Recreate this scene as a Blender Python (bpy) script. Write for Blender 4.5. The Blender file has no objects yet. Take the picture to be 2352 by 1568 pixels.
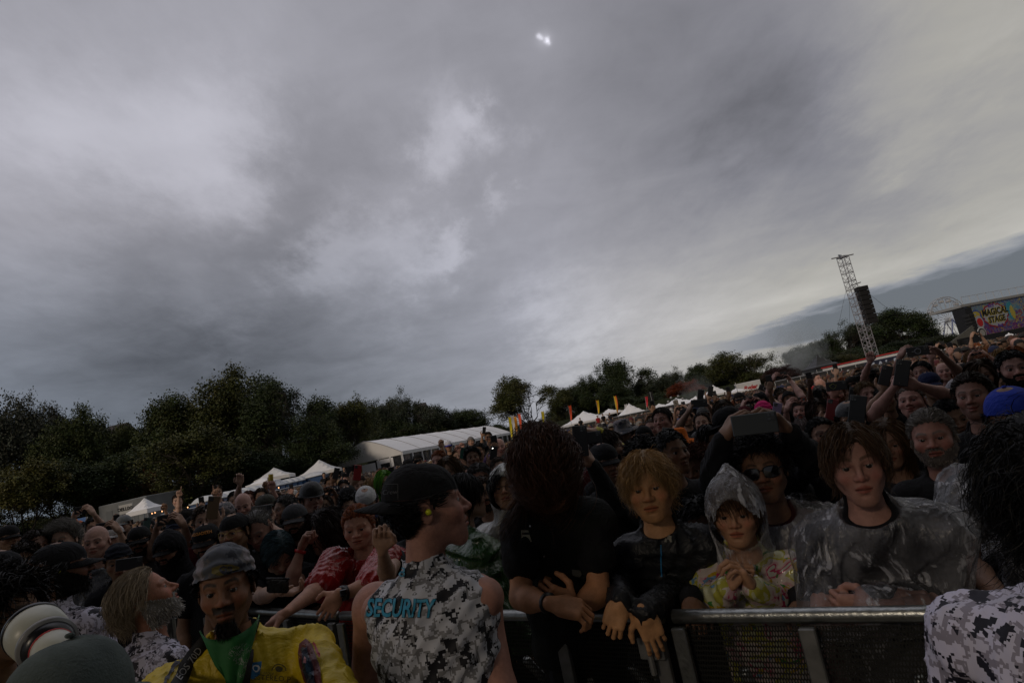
import bpy, math, random
import numpy as np
from mathutils import Vector, Matrix
from mathutils.bvhtree import BVHTree
S = bpy.context.scene
COL = S.collection
# ------------------------------------------------------------------ camera
FPX, CX, CY, CAMH = 1437.0, 1176.0, 784.0, 1.8        # focal length and centre on a 2352 x 1568 picture
ROLL = math.atan(.212)
PITCH = math.atan(226.0 * math.cos(ROLL) / FPX)
cF = np.array([0, math.cos(PITCH), math.sin(PITCH)])
_R0 = np.array([1.0, 0, 0]); _U0 = np.cross(_R0, cF)
cR = _R0 * math.cos(ROLL) - _U0 * math.sin(ROLL)
cU = _U0 * math.cos(ROLL) + _R0 * math.sin(ROLL)
cam_d = bpy.data.cameras.new('camera'); cam = bpy.data.objects.new('camera', cam_d); COL.objects.link(cam)
cam_d.sensor_width = 36.0; cam_d.lens = FPX / 2352 * 36
cam_d.clip_start = .05; cam_d.clip_end = 5000
m = Matrix.Identity(4)
for i in range(3):
    m[i][0], m[i][1], m[i][2] = cR[i], cU[i], -cF[i]
m[2][3] = CAMH
cam.matrix_world = m
S.camera = cam
C0 = np.array([0, 0, CAMH])
def ray(px, py): return cF + cR * (px - CX) / FPX - cU * (py - CY) / FPX
KS = 1.0; FAR = False
def kd(D): return D if D >= 9 else D * KS * (1 + (.30 * min(max(D - 3.3, 0) / 1.7, 1) if FAR else 0))
def at(px, py, D): return C0 + ray(px, py) * kd(D) * (1.2 if FAR and px < 470 and D < 9 else 1)          # a point seen at (px, py), D metres deep
def onz(px, py, z):
    v = ray(px, py); return C0 + v * ((z - CAMH) / v[2])
# ------------------------------------------------------------------ node helper
class NT:
    def __init__(s, nt): s.nt = nt
    def n(s, typ, out=0, attrs=None, **ins):
        nd = s.nt.nodes.new(typ)
        for k, v in (attrs or {}).items(): setattr(nd, k, v)
        for k, v in ins.items():
            key = int(k[1:]) if (k[0] == 'i' and k[1:].isdigit()) else k.replace('_', ' ')
            sk = nd.inputs[key]
            if isinstance(v, bpy.types.NodeSocket): s.nt.links.new(v, sk)
            else: sk.default_value = tuple(v)[:3] if sk.type == 'VECTOR' and not isinstance(v, (int, float)) else v
        return nd if out is None else nd.outputs[out]
    def math(s, op, a, b=0.0, c=0.0, clamp=False):
        return s.n('ShaderNodeMath', attrs={'operation': op, 'use_clamp': clamp}, i0=a, i1=b, i2=c)
    def vm(s, op, a, b=(0, 0, 0), out=0):
        return s.n('ShaderNodeVectorMath', out=out, attrs={'operation': op}, i0=a, i1=b)
    def mix(s, f, a, b, blend='MIX'):
        nd = s.nt.nodes.new('ShaderNodeMix'); nd.data_type = 'RGBA'; nd.blend_type = blend
        for k, v in ((0, f), (6, a), (7, b)):
            if isinstance(v, bpy.types.NodeSocket): s.nt.links.new(v, nd.inputs[k])
            else: nd.inputs[k].default_value = v
        return nd.outputs[2]
    def ramp(s, f, stops, interp='LINEAR'):
        nd = s.nt.nodes.new('ShaderNodeValToRGB'); s.nt.links.new(f, nd.inputs[0])
        cr = nd.color_ramp; cr.interpolation = interp
        while len(cr.elements) < len(stops): cr.elements.new(.5)
        for e, (p, c) in zip(cr.elements, stops):
            e.position = p; e.color = (c, c, c, 1) if isinstance(c, (int, float)) else (*c[:3], 1)
        return nd.outputs[0]
    def noise(s, vec, scale, detail=4, rough=.55, dist=0.0, out=0):
        return s.n('ShaderNodeTexNoise', out=out, Vector=vec, Scale=scale, Detail=detail, Roughness=rough, Distortion=dist)
def rgb(c): return (*c[:3], 1.0)
def srgb(r, g, b):
    f = lambda v: (v / 255) / 12.92 if v <= 10 else ((v / 255 + .055) / 1.055) ** 2.4
    return (f(r), f(g), f(b))
# ------------------------------------------------------------------ sky (overcast evening)
w = bpy.data.worlds.new('World'); S.world = w; w.use_nodes = True
nt = w.node_tree; nt.nodes.clear(); T = NT(nt)
SUN_EL, SUN_AZ = math.radians(27), math.radians(216)
gen = T.n('ShaderNodeTexCoord', out=0)
d = T.vm('NORMALIZE', gen)
sep = T.n('ShaderNodeSeparateXYZ', out=None, Vector=d)
dx, dy, dz = sep.outputs
zz = T.math('ADD', T.math('MAXIMUM', dz, 0.0), .16)
cl = T.n('ShaderNodeCombineXYZ', X=T.math('DIVIDE', dx, zz), Y=T.math('DIVIDE', dy, zz), Z=0.0)
map1 = T.n('ShaderNodeMapping', Vector=cl, Rotation=(0, 0, .5), Scale=(1.0, .55, 1))
n1 = T.noise(map1, .75, 7, .5, .35)
n2 = T.noise(T.n('ShaderNodeMapping', Vector=cl, Rotation=(0, 0, -.35), Scale=(1, 1.5, 1), Location=(3, 7, 0)), 2.3, 6, .56, .4)
n3 = T.noise(T.n('ShaderNodeMapping', Vector=cl, Rotation=(0, 0, .9), Scale=(1, .6, 1), Location=(1, 4, 0)), 7.0, 8, .6, .6)
warp = T.vm('SCALE', T.vm('SUBTRACT', T.noise(map1, 2.6, 8, .66, 0, out=1), (.5, .5, .5)))
warp.node.inputs[3].default_value = .34
dw = T.vm('NORMALIZE', T.vm('ADD', d, warp))
# broad brightness of the cloud sheet, patch by patch: (px, py, radius in radians, gain, detail)
PATCH = [(60, 330, .20, .10, 1), (250, 330, .10, .07, 1), (200, 380, .05, .05, 1), (470, 400, .09, .13, 1), (530, 260, .07, .10, 1), (330, 330, .12, .07, 1), (60, 500, .10, .05, 1), (380, 200, .20, .05, 1), (660, 440, .11, -.05, 1), (580, 540, .13, -.05, 1), (740, 330, .07, -.035, 1), (150, 760, .3, -.02, 0),
         (250, 930, .30, -.14, 0), (720, 860, .26, -.14, 0), (480, 800, .09, -.03, 1), (1040, 320, .060, .08, 1), (1060, 300, .030, .09, 1), (1080, 280, .026, .09, 1), (1005, 355, .045, .11, 1), (975, 385, .035, .10, 1), (1130, 320, .03, .08, 1), (980, 240, .05, .09, 1), (860, 600, .09, .12, 1), (1040, 575, .04, .20, 1), (960, 580, .04, .12, 1), (720, 600, .045, .14, 1), (830, 560, .05, .08, 1), (480, 690, .06, .09, 1), (620, 660, .05, .05, 1),
         (1170, 455, .024, .13, 1), (1237, 83, .0032, .4, 2), (1244, 88, .0032, .45, 2), (1256, 93, .0042, .7, 2), (1262, 100, .003, .3, 2), (1250, 90, .011, .12, 0), (1250, 95, .05, .04, 0), (1250, 400, .09, .05, 1), (1320, 690, .13, .06, 1), (1330, 740, .07, .08, 1), (1160, 790, .14, .0, 0), (1480, 700, .12, .07, 1), (1300, 800, .06, .07, 1),
         (1800, 600, .20, .03, 1), (1560, 130, .24, -.09, 0), (1790, 300, .10, -.09, 1), (1760, 200, .2, -.06, 0), (2280, 40, .13, .10, 1), (2050, 300, .08, .06, 1), (2180, 370, .10, .05, 1), (2070, 450, .09, -.09, 1), (2330, 200, .08, -.08, 1), (1900, 480, .16, -.03, 1), (1450, 480, .18, -.035, 0),
         (20, 20, .14, -.04, 0), (1100, 120, .2, -.03, 0), (300, 640, .16, -.04, 1)]
lum = T.math('ADD', .385, T.math('MULTIPLY', T.math('SUBTRACT', n1, .5), .06))
lum = T.math('ADD', lum, T.math('MULTIPLY', T.math('SUBTRACT', n2, .5), .13))
lum = T.math('ADD', lum, T.math('MULTIPLY', T.math('SUBTRACT', n3, .5), .07))
def lobe(px, py, rad, vec):
    v = ray(px, py); v = v / np.linalg.norm(v)
    dt = T.vm('DOT_PRODUCT', vec, tuple(v), out=1)
    a = T.math('DIVIDE', T.math('SUBTRACT', dt, 1.0), rad * rad * .5)
    return T.math('EXPONENT', a)
for px, py, rad, gain, det in PATCH:
    g = lobe(px, py, rad, dw if det == 1 else d)
    if det == 2: g = T.math('MULTIPLY', g, T.n('ShaderNodeMapRange', Value=T.noise(d, 90, 4), i1=.35, i2=.6, i3=.3, i4=1.2))
    lum = T.math('ADD', lum, T.math('MULTIPLY', g, gain * (.85 if det == 1 else 1)))
# long dark cloud bank low on the right, with a bright slot under it
az = T.math('ARCTAN2', dx, dy); el = T.math('ARCSINE', dz)
nb = T.math('MULTIPLY', T.math('SUBTRACT', T.noise(T.n('ShaderNodeCombineXYZ', X=T.math('MULTIPLY', az, 1.0), Y=T.math('MULTIPLY', el, 5.0), Z=0.0), 5.0, 6, .6), .5), .07)
def ae(px, py):
    v = ray(px, py); v = v / np.linalg.norm(v); return math.atan2(v[0], v[1]), math.asin(v[2])
a0, e0 = ae(1700, 790); a1, e1 = ae(2352, 625)
slope = (e1 - e0) / (a1 - a0)
mid = T.math('ADD', T.math('MULTIPLY', T.math('SUBTRACT', az, a0), slope), e0)
dist = T.math('ADD', T.math('SUBTRACT', el, mid), nb)
half = T.math('ADD', .010, T.math('MULTIPLY', T.math('MAXIMUM', T.math('SUBTRACT', az, a0), 0), .07))
band = T.math('SUBTRACT', 1.0, T.n('ShaderNodeMapRange', Value=T.math('DIVIDE', T.math('ABSOLUTE', dist), half), i1=.75, i2=1.5, i3=0.0, i4=1.0))
band = T.math('MULTIPLY', band, T.n('ShaderNodeMapRange', Value=az, i1=a0 - .08, i2=a0 + .10, i3=0.0, i4=1.0))
edge = T.math('MULTIPLY', T.math('EXPONENT', T.math('MULTIPLY', T.math('ABSOLUTE', T.math('SUBTRACT', el, T.math('ADD', mid, .05))), -22.0)), T.n('ShaderNodeMapRange', Value=az, i1=0.05, i2=.3, i3=0.0, i4=1.0))
lum = T.math('ADD', lum, T.math('MULTIPLY', edge, .15))
lum = T.math('SUBTRACT', lum, T.math('MULTIPLY', band, T.math('SUBTRACT', lum, .17)))
lum = T.math('MAXIMUM', lum, .04)
# sky out of view behind the camera dimmed, to darken surfaces facing it
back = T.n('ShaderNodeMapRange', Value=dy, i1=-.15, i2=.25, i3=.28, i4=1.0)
low = T.math('MULTIPLY', T.n('ShaderNodeMapRange', Value=az, i1=-.7, i2=.2, i3=1.0, i4=0.0), T.n('ShaderNodeMapRange', Value=el, i1=.05, i2=.40, i3=1.0, i4=0.0))
warmth = T.n('ShaderNodeMapRange', Value=T.math('ADD', lum, T.math('MULTIPLY', az, .05)), i1=.28, i2=.46, i3=0.0, i4=1.0)
rt = T.n('ShaderNodeMapRange', Value=T.math('ADD', az, T.math('MULTIPLY', el, -.8)), i1=-.15, i2=.35, i3=0.0, i4=1.0)
tint = T.mix(T.math('MULTIPLY', warmth, rt), (.98, .97, 1.085, 1), (1.035, 1.0, .925, 1))
tint = T.mix(low, tint, (.80, .955, 1.19, 1))
tint = T.mix(band, tint, (.90, .99, 1.14, 1))
lc = T.n('ShaderNodeCombineXYZ', X=lum, Y=lum, Z=lum)
colr = T.vm('MULTIPLY', lc, tint)
back = T.math('MULTIPLY', back, T.n('ShaderNodeMapRange', Value=el, i1=.80, i2=1.15, i3=1.0, i4=1.9))  # zenith above the frame brightened, to light upward surfaces more
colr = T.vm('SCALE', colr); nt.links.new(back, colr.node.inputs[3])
sky = T.n('ShaderNodeTexSky', attrs={'sky_type': 'NISHITA', 'sun_disc': False, 'sun_elevation': SUN_EL, 'sun_rotation': SUN_AZ})
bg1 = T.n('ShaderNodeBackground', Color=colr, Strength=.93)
bg2 = T.n('ShaderNodeBackground', Color=sky, Strength=.05)
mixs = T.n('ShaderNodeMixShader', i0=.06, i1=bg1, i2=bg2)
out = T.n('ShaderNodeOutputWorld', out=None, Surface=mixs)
# ------------------------------------------------------------------ sun lamp standing in for warm stage light from behind left
sd = bpy.data.lights.new('sun', 'SUN'); sd.energy = 1.1; sd.angle = math.radians(13); sd.color = (1.0, .83, .64)
sun = bpy.data.objects.new('sun', sd); COL.objects.link(sun)
sv = Vector((math.sin(SUN_AZ) * math.cos(SUN_EL), math.cos(SUN_AZ) * math.cos(SUN_EL), math.sin(SUN_EL)))
sun.rotation_euler = sv.to_track_quat('Z', 'Y').to_euler()
S.view_settings.view_transform = 'Standard'; S.view_settings.look = 'None'
S.view_settings.exposure = 0; S.view_settings.gamma = 1
S.cycles.max_bounces = 6; S.cycles.transparent_max_bounces = 16; S.cycles.diffuse_bounces = 2; S.cycles.glossy_bounces = 2
S.cycles.volume_bounces = 0; S.cycles.volume_step_rate = 2
# ------------------------------------------------------------------ mesh helpers
RNG = np.random.default_rng(7)
def raw_mesh(name, V, F, mat=None, smooth=True, col=None, uv=None):
    me = bpy.data.meshes.new(name)
    V = np.asarray(V, dtype=np.float32)
    if isinstance(F, np.ndarray):
        n, k = F.shape
        me.vertices.add(len(V)); me.vertices.foreach_set('co', V.ravel())
        me.loops.add(n * k); me.loops.foreach_set('vertex_index', F.astype(np.int32).ravel())
        me.polygons.add(n); me.polygons.foreach_set('loop_start', np.arange(0, n * k, k, dtype=np.int32))
        me.update(calc_edges=True)
    else:
        me.from_pydata(V.tolist(), [], [list(map(int, f)) for f in F]); me.update()
    me.polygons.foreach_set('use_smooth', [smooth] * len(me.polygons))
    if col is not None:
        a = me.color_attributes.new('tint', 'FLOAT_COLOR', 'POINT')
        c = np.ones((len(V), 4), dtype=np.float32); c[:, :3] = col; a.data.foreach_set('color', c.ravel())
    if mat is not None: me.materials.append(mat)
    return me
class MB:                                          # collects shapes into one mesh
    def __init__(s): s.V = []; s.F = []; s.C = []; s.n = 0
    def add(s, V, F, c=None):
        V = np.asarray(V, float).reshape(-1, 3)
        s.V.append(V); s.F += [[int(i) + s.n for i in f] for f in F]; s.n += len(V)
        s.C.append(np.tile(np.array(c if c is not None else (1, 1, 1), float), (len(V), 1)) if (c is None or np.ndim(c) == 1) else np.asarray(c))
        return s
    def box(s, c, h, X=(1, 0, 0), Y=(0, 1, 0), Z=(0, 0, 1), col=None, bev=0.0):
        c = np.array(c, float); A = [np.array(a, float) * k for a, k in zip((X, Y, Z), h)]
        if bev <= 0:
            V = [c + A[0] * i + A[1] * j + A[2] * k for k in (-1, 1) for j in (-1, 1) for i in (-1, 1)]
            F = [(0, 2, 3, 1), (4, 5, 7, 6), (0, 1, 5, 4), (2, 6, 7, 3), (0, 4, 6, 2), (1, 3, 7, 5)]
            return s.add(V, F, col)
        U = [np.array(a, float) for a in (X, Y, Z)]; V = []; idx = {}
        for k in (-1, 1):
            for j in (-1, 1):
                for i in (-1, 1):
                    for ax in range(3):
                        q = [i * (h[0] - bev), j * (h[1] - bev), k * (h[2] - bev)]; q[ax] = (i, j, k)[ax] * h[ax]
                        idx[(i, j, k, ax)] = len(V); V.append(c + U[0] * q[0] + U[1] * q[1] + U[2] * q[2])
        F = []
        for ax in range(3):
            o = [a for a in range(3) if a != ax]
            for sg in (-1, 1):
                f = []
                for a, b in ((-1, -1), (1, -1), (1, 1), (-1, 1)):
                    t = [0, 0, 0]; t[ax] = sg; t[o[0]] = a; t[o[1]] = b; f.append(idx[(*t, ax)])
                if (sg > 0) == (ax == 1): f = f[::-1]
                F.append(f)
        for ax in range(3):
            o = [a for a in range(3) if a != ax]
            for a in (-1, 1):
                for b in (-1, 1):
                    t0 = [0, 0, 0]; t1 = [0, 0, 0]; t0[ax] = -1; t1[ax] = 1
                    for t in (t0, t1): t[o[0]] = a; t[o[1]] = b
                    F.append([idx[(*t0, o[0])], idx[(*t1, o[0])], idx[(*t1, o[1])], idx[(*t0, o[1])]])
        for k in (-1, 1):
            for j in (-1, 1):
                for i in (-1, 1): F.append([idx[(i, j, k, 0)], idx[(i, j, k, 1)], idx[(i, j, k, 2)]])
        return s.add(V, F, col)
    def tube(s, P, r, n=8, col=None, cap=True):
        P = [np.array(p, float) for p in P]; r = [r] * len(P) if np.ndim(r) == 0 else r
        V = []; F = []; prev = None
        for i, p in enumerate(P):
            t = P[min(i + 1, len(P) - 1)] - P[max(i - 1, 0)]; t = t / (np.linalg.norm(t) + 1e-9)
            a = prev if prev is not None else np.cross(t, (0, 0, 1) if abs(t[2]) < .9 else (1, 0, 0))
            a = a - t * (a @ t); a = a / (np.linalg.norm(a) + 1e-9); b = np.cross(t, a); prev = a
            for k in range(n):
                an = 2 * math.pi * k / n; V.append(p + (a * math.cos(an) + b * math.sin(an)) * r[i])
        for i in range(len(P) - 1):
            for k in range(n): F.append((i * n + k, i * n + (k + 1) % n, (i + 1) * n + (k + 1) % n, (i + 1) * n + k))
        if cap: F.append(tuple(range(n))[::-1]); F.append(tuple((len(P) - 1) * n + k for k in range(n)))
        return s.add(V, F, col)
    def ell(s, c, r, nu=16, nv=10, R=None, col=None, z0=-1.0):
        V = []; F = []; c = np.array(c, float)
        for j in range(nv + 1):
            th = math.acos(1 - (1 - z0) * j / nv) if z0 > -1 else math.pi * j / nv
            for i in range(nu):
                ph = 2 * math.pi * i / nu
                v = np.array([math.sin(th) * math.cos(ph) * r[0], math.sin(th) * math.sin(ph) * r[1], math.cos(th) * r[2]])
                V.append(c + (R @ v if R is not None else v))
        for j in range(nv):
            for i in range(nu): F.append((j * nu + i, (j + 1) * nu + i, (j + 1) * nu + (i + 1) % nu, j * nu + (i + 1) % nu))
        return s.add(V, F, col)
    def prism(s, poly, z0, z1, O=(0, 0, 0), X=(1, 0, 0), Y=(0, 1, 0), Z=(0, 0, 1), col=None):
        O = np.array(O, float); X, Y, Z = (np.array(a, float) for a in (X, Y, Z)); n = len(poly)
        V = [O + X * a + Y * b + Z * z for z in (z0, z1) for a, b in poly]
        F = [tuple(range(n))[::-1], tuple(range(n, 2 * n))] + [(i, (i + 1) % n, n + (i + 1) % n, n + i) for i in range(n)]
        return s.add(V, F, col)
    def obj(s, name, mat, parent=None, smooth=False, base=None):
        V = np.concatenate(s.V); 
        q_ = parent
        while q_ is not None: V = V - np.array(q_.location); q_ = q_.parent
        if parent is None and base is not None: V = V - np.array(base)
        me = raw_mesh(name, V, s.F, mat, smooth, np.concatenate(s.C))
        o = bpy.data.objects.new(name, me); COL.objects.link(o)
        if parent is not None: o.parent = parent
        elif base is not None: o.location = base
        return o
def link(name, me, parent=None, color=None, loc=None):
    o = bpy.data.objects.new(name, me); COL.objects.link(o)
    if parent is not None: o.parent = parent
    if loc is not None: o.location = loc
    if color is not None: o.color = rgb(color)
    return o
def tag(o, label, cat, group=None, kind=None):
    if label: o['label'] = label
    if cat: o['category'] = cat
    if group: o['group'] = group
    if kind: o['kind'] = kind
    return o
def thing(name, loc, label=None, cat=None, group=None):
    o = bpy.data.objects.new(name, None); COL.objects.link(o); o.location = tuple(float(v) for v in loc); o.empty_display_size = .1
    return tag(o, label, cat, group)
def unit(v): v = np.array(v, float); return v / (np.linalg.norm(v) + 1e-12)
# ------------------------------------------------------------------ materials
MATS = {}
def mat(name, color=(.5, .5, .5), rough=.6, metal=0.0, spec=.5, var=.0, vscale=8.0, bump=0.0, bscale=40.0, objcol=False, tint=False, emit=None, sheen=0.0):
    if name in MATS: return MATS[name]
    m = bpy.data.materials.new(name); m.use_nodes = True; MATS[name] = m
    t = NT(m.node_tree); bs = m.node_tree.nodes['Principled BSDF']
    co = t.n('ShaderNodeTexCoord', out=3)
    c = rgb(color)
    if objcol: c = t.n('ShaderNodeObjectInfo', out=1)
    if tint: c = t.mix(1.0, c, t.n('ShaderNodeAttribute', attrs={'attribute_name': 'tint'}), 'MULTIPLY')
    if var > 0:
        nz = t.noise(co, vscale, 5, .6)
        k = t.n('ShaderNodeMapRange', Value=nz, i1=.3, i2=.7, i3=1 - var, i4=1 + var)
        c = t.vm('SCALE', c); m.node_tree.links.new(k, c.node.inputs[3])
    if isinstance(c, bpy.types.NodeSocket): m.node_tree.links.new(c, bs.inputs['Base Color'])
    else: bs.inputs['Base Color'].default_value = c
    bs.inputs['Roughness'].default_value = rough; bs.inputs['Metallic'].default_value = metal
    bs.inputs['Specular IOR Level'].default_value = spec
    if sheen: bs.inputs['Sheen Weight'].default_value = sheen
    if emit:
        bs.inputs['Emission Color'].default_value = rgb(emit[:3]); bs.inputs['Emission Strength'].default_value = emit[3]
    if bump > 0:
        nz = t.noise(co, bscale, 4, .6)
        b = t.n('ShaderNodeBump', Strength=bump, Distance=.01, Height=nz)
        m.node_tree.links.new(b, bs.inputs['Normal'])
    return m
# ================================================================== the setting
gm = mat('ground_mud_grass', (.05, .045, .03), .9, var=.5, vscale=.8, bump=.6, bscale=9)
V = [(-900, -300, 0), (900, -300, 0), (900, 1500, 0), (-900, 1500, 0)]
tag(link('ground', raw_mesh('ground', V, [(0, 1, 2, 3)], gm, False)), None, None, None, 'structure')
# ---- trees
leaf_m = bpy.data.materials.new('foliage'); leaf_m.use_nodes = True
t = NT(leaf_m.node_tree); bs = leaf_m.node_tree.nodes['Principled BSDF']
c = t.mix(1.0, t.n('ShaderNodeObjectInfo', out=1), t.n('ShaderNodeAttribute', attrs={'attribute_name': 'tint'}), 'MULTIPLY')
leaf_m.node_tree.links.new(c, bs.inputs['Base Color']); bs.inputs['Roughness'].default_value = .6; bs.inputs['Specular IOR Level'].default_value = .25
bark_m = mat('bark', (.035, .028, .022), .9, var=.4, vscale=5)
def make_tree(seed, style='round', tips=400, per=58, leaf=.0115):
    rg = np.random.default_rng(seed)
    b = MB()
    crown_z = .53 if style != 'open' else .62
    rz = .47 if style != 'open' else .38
    lean = rg.normal(0, .02, 2)
    fork = np.array([lean[0], lean[1], .24 + rg.random() * .06])
    b.tube([(0, 0, -.02), (0, 0, .03), fork * [1, 1, .5], fork], [.034, .024, .02, .018], 8)
    limbs = []
    for i in range(8):
        a = 2 * math.pi * (i + rg.random() * .6) / 8; e = rg.uniform(.35, .8)
        end = np.array([math.cos(a) * e * .75, math.sin(a) * e * .75, crown_z + rz * rg.uniform(-.35, .75)])
        if i == 0: end = np.array([0, 0, crown_z + rz * .7])
        m1 = fork + (end - fork) * .35 + np.array([math.cos(a), math.sin(a), 0]) * .05 + rg.normal(0, .02, 3)
        m2 = fork + (end - fork) * .7 + rg.normal(0, .04, 3)
        pts = [fork, m1, m2, end]; limbs.append(pts)
        b.tube(pts, [.013, .009, .006, .003], 6)
    lobes = []
    for i in range(11 if style != 'open' else 9):
        v = unit(rg.normal(0, 1, 3)); v[2] = abs(v[2]) * .9 if rg.random() < .7 else v[2] * .6
        rr = rg.uniform(.45, .72)
        lobes.append((np.array([v[0] * rr, v[1] * rr, crown_z + v[2] * rz * .68]), rg.uniform(.28, .46)))
    LV = []; LC = []
    T_ = []
    for i in range(tips):
        c0, r0 = lobes[rg.integers(len(lobes))]
        v = unit(rg.normal(0, 1, 3)); v[2] = v[2] if v[2] > -.6 else -v[2] * .6
        p = c0 + v * [r0, r0, r0 * .62] * (rg.random() ** (.28)) * .95
        p[2] = max(p[2], .08 + .1 * rg.random())
        T_.append(p)
        li = limbs[int(np.argmin([np.linalg.norm(l[3] - p) + .3 * rg.random() for l in limbs]))]
        q = li[2] + (li[3] - li[2]) * rg.random() if rg.random() < .6 else li[1] + (li[2] - li[1]) * rg.random()
        if i % 2 == 0 or style == 'open': b.tube([q, (q + p) / 2 + rg.normal(0, .015, 3), p], [.0032, .0022, .001], 4, cap=False)
    sp = .062 if style != 'open' else .055
    for p in T_:
        k = int(per * 1.35 * rg.uniform(.5, 1.4)); tone = rg.uniform(.72, 1.25); hue = rg.uniform(-.12, .12)
        pos = (p + rg.normal(0, 1, (k, 3)) * [sp, sp, sp * .45]) * [.42, .42, 1]
        n = rg.normal(0, 1, (k, 3)); n[:, 2] += .6; n /= np.linalg.norm(n, axis=1)[:, None]
        a = np.cross(n, rg.normal(0, 1, (k, 3))); a /= np.linalg.norm(a, axis=1)[:, None]; bb = np.cross(n, a)
        s_ = leaf * .8 * rg.uniform(.6, 1.3, (k, 1))
        q = np.stack([pos - a * s_, pos - bb * s_ * .6, pos + a * s_, pos + bb * s_ * .6], 1)
        LV.append(q.reshape(-1, 3))
        cc = np.array([1 + hue, 1, 1 - hue * .3]) * tone * rg.uniform(.85, 1.15, (k, 1))
        LC.append(np.repeat(cc, 4, 0))
    LV = np.concatenate(LV); LC = np.concatenate(LC)
    crown = raw_mesh('crown', LV, np.arange(len(LV)).reshape(-1, 4), leaf_m, False, LC)
    tr = raw_mesh('trunk', np.concatenate(b.V) * [.42, .42, 1], b.F, bark_m, True)
    return crown, tr
TP = [make_tree(11), make_tree(12), make_tree(13, 'round', 460, 58, .0105), make_tree(14, 'open', 300, 50, .0105), make_tree(15, 'open', 330, 55, .010), make_tree(16, 'round', 400, 60, .012)]
G1, G2, G3, G4 = (.046, .062, .018), (.032, .048, .016), (.062, .070, .020), (.042, .054, .032)
YG, RED, PUR, ORG, GRY = (.075, .075, .016), (.16, .035, .012), (.045, .022, .022), (.09, .055, .015), (.05, .055, .04)
TREES = [  # px, top py, half-width px, depth, prototype, colour, label
 (-98, 735, 50, 20, 3, G2, 'leafy branch tips of a near tree reaching in at the left edge of the sky'),
 (22, 898, 75, 62, 0, GRY, 'grey-green tree filling the far left edge'),
 (95, 925, 48, 66, 3, GRY, 'thin-leaved pale tree second from the left edge'),
 (165, 938, 70, 60, 2, G1, 'bright green bushy tree left of the dark roof'),
 (235, 945, 45, 64, 5, G1, 'green tree just left of the gabled roof'),
 (40, 1060, 85, 46, 1, YG, 'yellowish low tree above the left crowd edge'),
 (150, 1045, 90, 50, 0, G2, 'dark tree behind the big white trailer, at its left'),
 (250, 1030, 70, 52, 5, G2, 'dark tree behind the trailer under the roof gap'),
 (325, 950, 50, 66, 0, G1, 'green tree right beside the gabled roof'),
 (322, 1068, 30, 56, 5, RED, 'small rust-red autumn tree behind the small white tent'),
 (365, 1095, 38, 52, 1, ORG, 'brown-orange bush tree right of the red one'),
 (400, 905, 78, 64, 1, G1, 'tall tree forming the left shoulder of the big tree mass'),
 (490, 853, 90, 66, 2, G3, 'tallest broad tree at left with an open feathery top'),
 (560, 900, 60, 70, 3, G1, 'tree filling the dip between the two tall crowns'),
 (640, 864, 88, 62, 4, G2, 'spreading dark tree with bare forks over the tented stalls'),
 (440, 978, 92, 50, 5, G3, 'round dense green tree in front of the tall ones'),
 (560, 1020, 80, 55, 0, G2, 'dark tree behind the printed banner wall'),
 (700, 960, 60, 60, 4, G2, 'open dark tree with sky showing through beside the grey tents'),
 (785, 913, 58, 72, 5, G3, 'yellow-green topped tree left of the marquee'),
 (720, 1010, 70, 58, 1, G2, 'dark tree right behind the two grey peaked tents'),
 (860, 915, 48, 85, 0, G4, 'dull green tree behind the marquee gable'),
 (905, 906, 40, 90, 3, G4, 'loose-topped tree behind the marquee roof'),
 (960, 918, 52, 88, 2, G4, 'broad olive tree behind the middle of the marquee'),
 (880, 965, 62, 80, 1, G2, 'low dark tree right above the marquee gable'),
 (1060, 933, 46, 95, 5, G2, 'dark round tree near the far end of the marquee'),
 (1010, 960, 40, 88, 0, G2, 'small dark tree above the marquee ridge'),
 (1190, 863, 68, 105, 4, G3, 'lone wide elm standing clear against the sky right of the marquee'),
 (1128, 975, 30, 110, 1, G2, 'low shrub tree at the far end of the marquee'),
 (1285, 893, 32, 120, 1, G3, 'yellow-green tree left of the central wood'),
 (1335, 862, 38, 125, 0, G2, 'dark tree at the left of the central wood'),
 (1420, 824, 62, 130, 4, G2, 'high flat-topped tree over the orange feather flags'),
 (1375, 880, 50, 122, 2, G2, 'dark tree under the flat-topped one'),
 (1490, 862, 42, 128, 0, G4, 'tree right of the flat-topped one'),
 (1540, 850, 30, 135, 3, G4, 'narrow tree in the middle of the central wood'),
 (1590, 838, 36, 130, 1, G2, 'tree left of the big dome-shaped tree'),
 (1450, 905, 55, 115, 5, G2, 'low dark tree behind the row of white stalls'),
 (1570, 875, 36, 118, 1, RED, 'brownish-red tree in the central wood'),
 (1640, 850, 36, 120, 0, G4, 'tree touching the left of the dome-shaped tree'),
 (1695, 801, 64, 112, 2, G3, 'big dome-shaped tree above the long box trailer'),
 (1620, 890, 50, 108, 5, G3, 'low green tree left of the long box trailer'),
 (1790, 840, 36, 105, 1, PUR, 'small dark purple-leaved tree in front of the smoke'),
 (1835, 792, 40, 150, 0, G2, 'tree behind the drifting smoke'),
 (1875, 775, 40, 150, 5, G2, 'tree right of the smoke'),
 (1935, 746, 46, 150, 3, G4, 'loose tree left of the lattice tower'),
 (1900, 800, 55, 140, 2, G2, 'low dark tree left of the tower foot'),
 (1990, 745, 40, 150, 4, G4, 'tree directly behind the lattice tower'),
 (2052, 707, 68, 150, 1, G2, 'large dark tree right of the lattice tower'),
 (2110, 752, 42, 150, 0, G4, 'tree between the large dark tree and the ferris wheel'),
 (2165, 778, 40, 210, 1, G4, 'distant tree seen through the spokes of the ferris wheel'),
 (2000, 800, 60, 135, 5, G2, 'low tree behind the tower foot'),
 (2090, 790, 50, 130, 1, ORG, 'low autumn-brown tree near the ferris wheel')]
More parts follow.
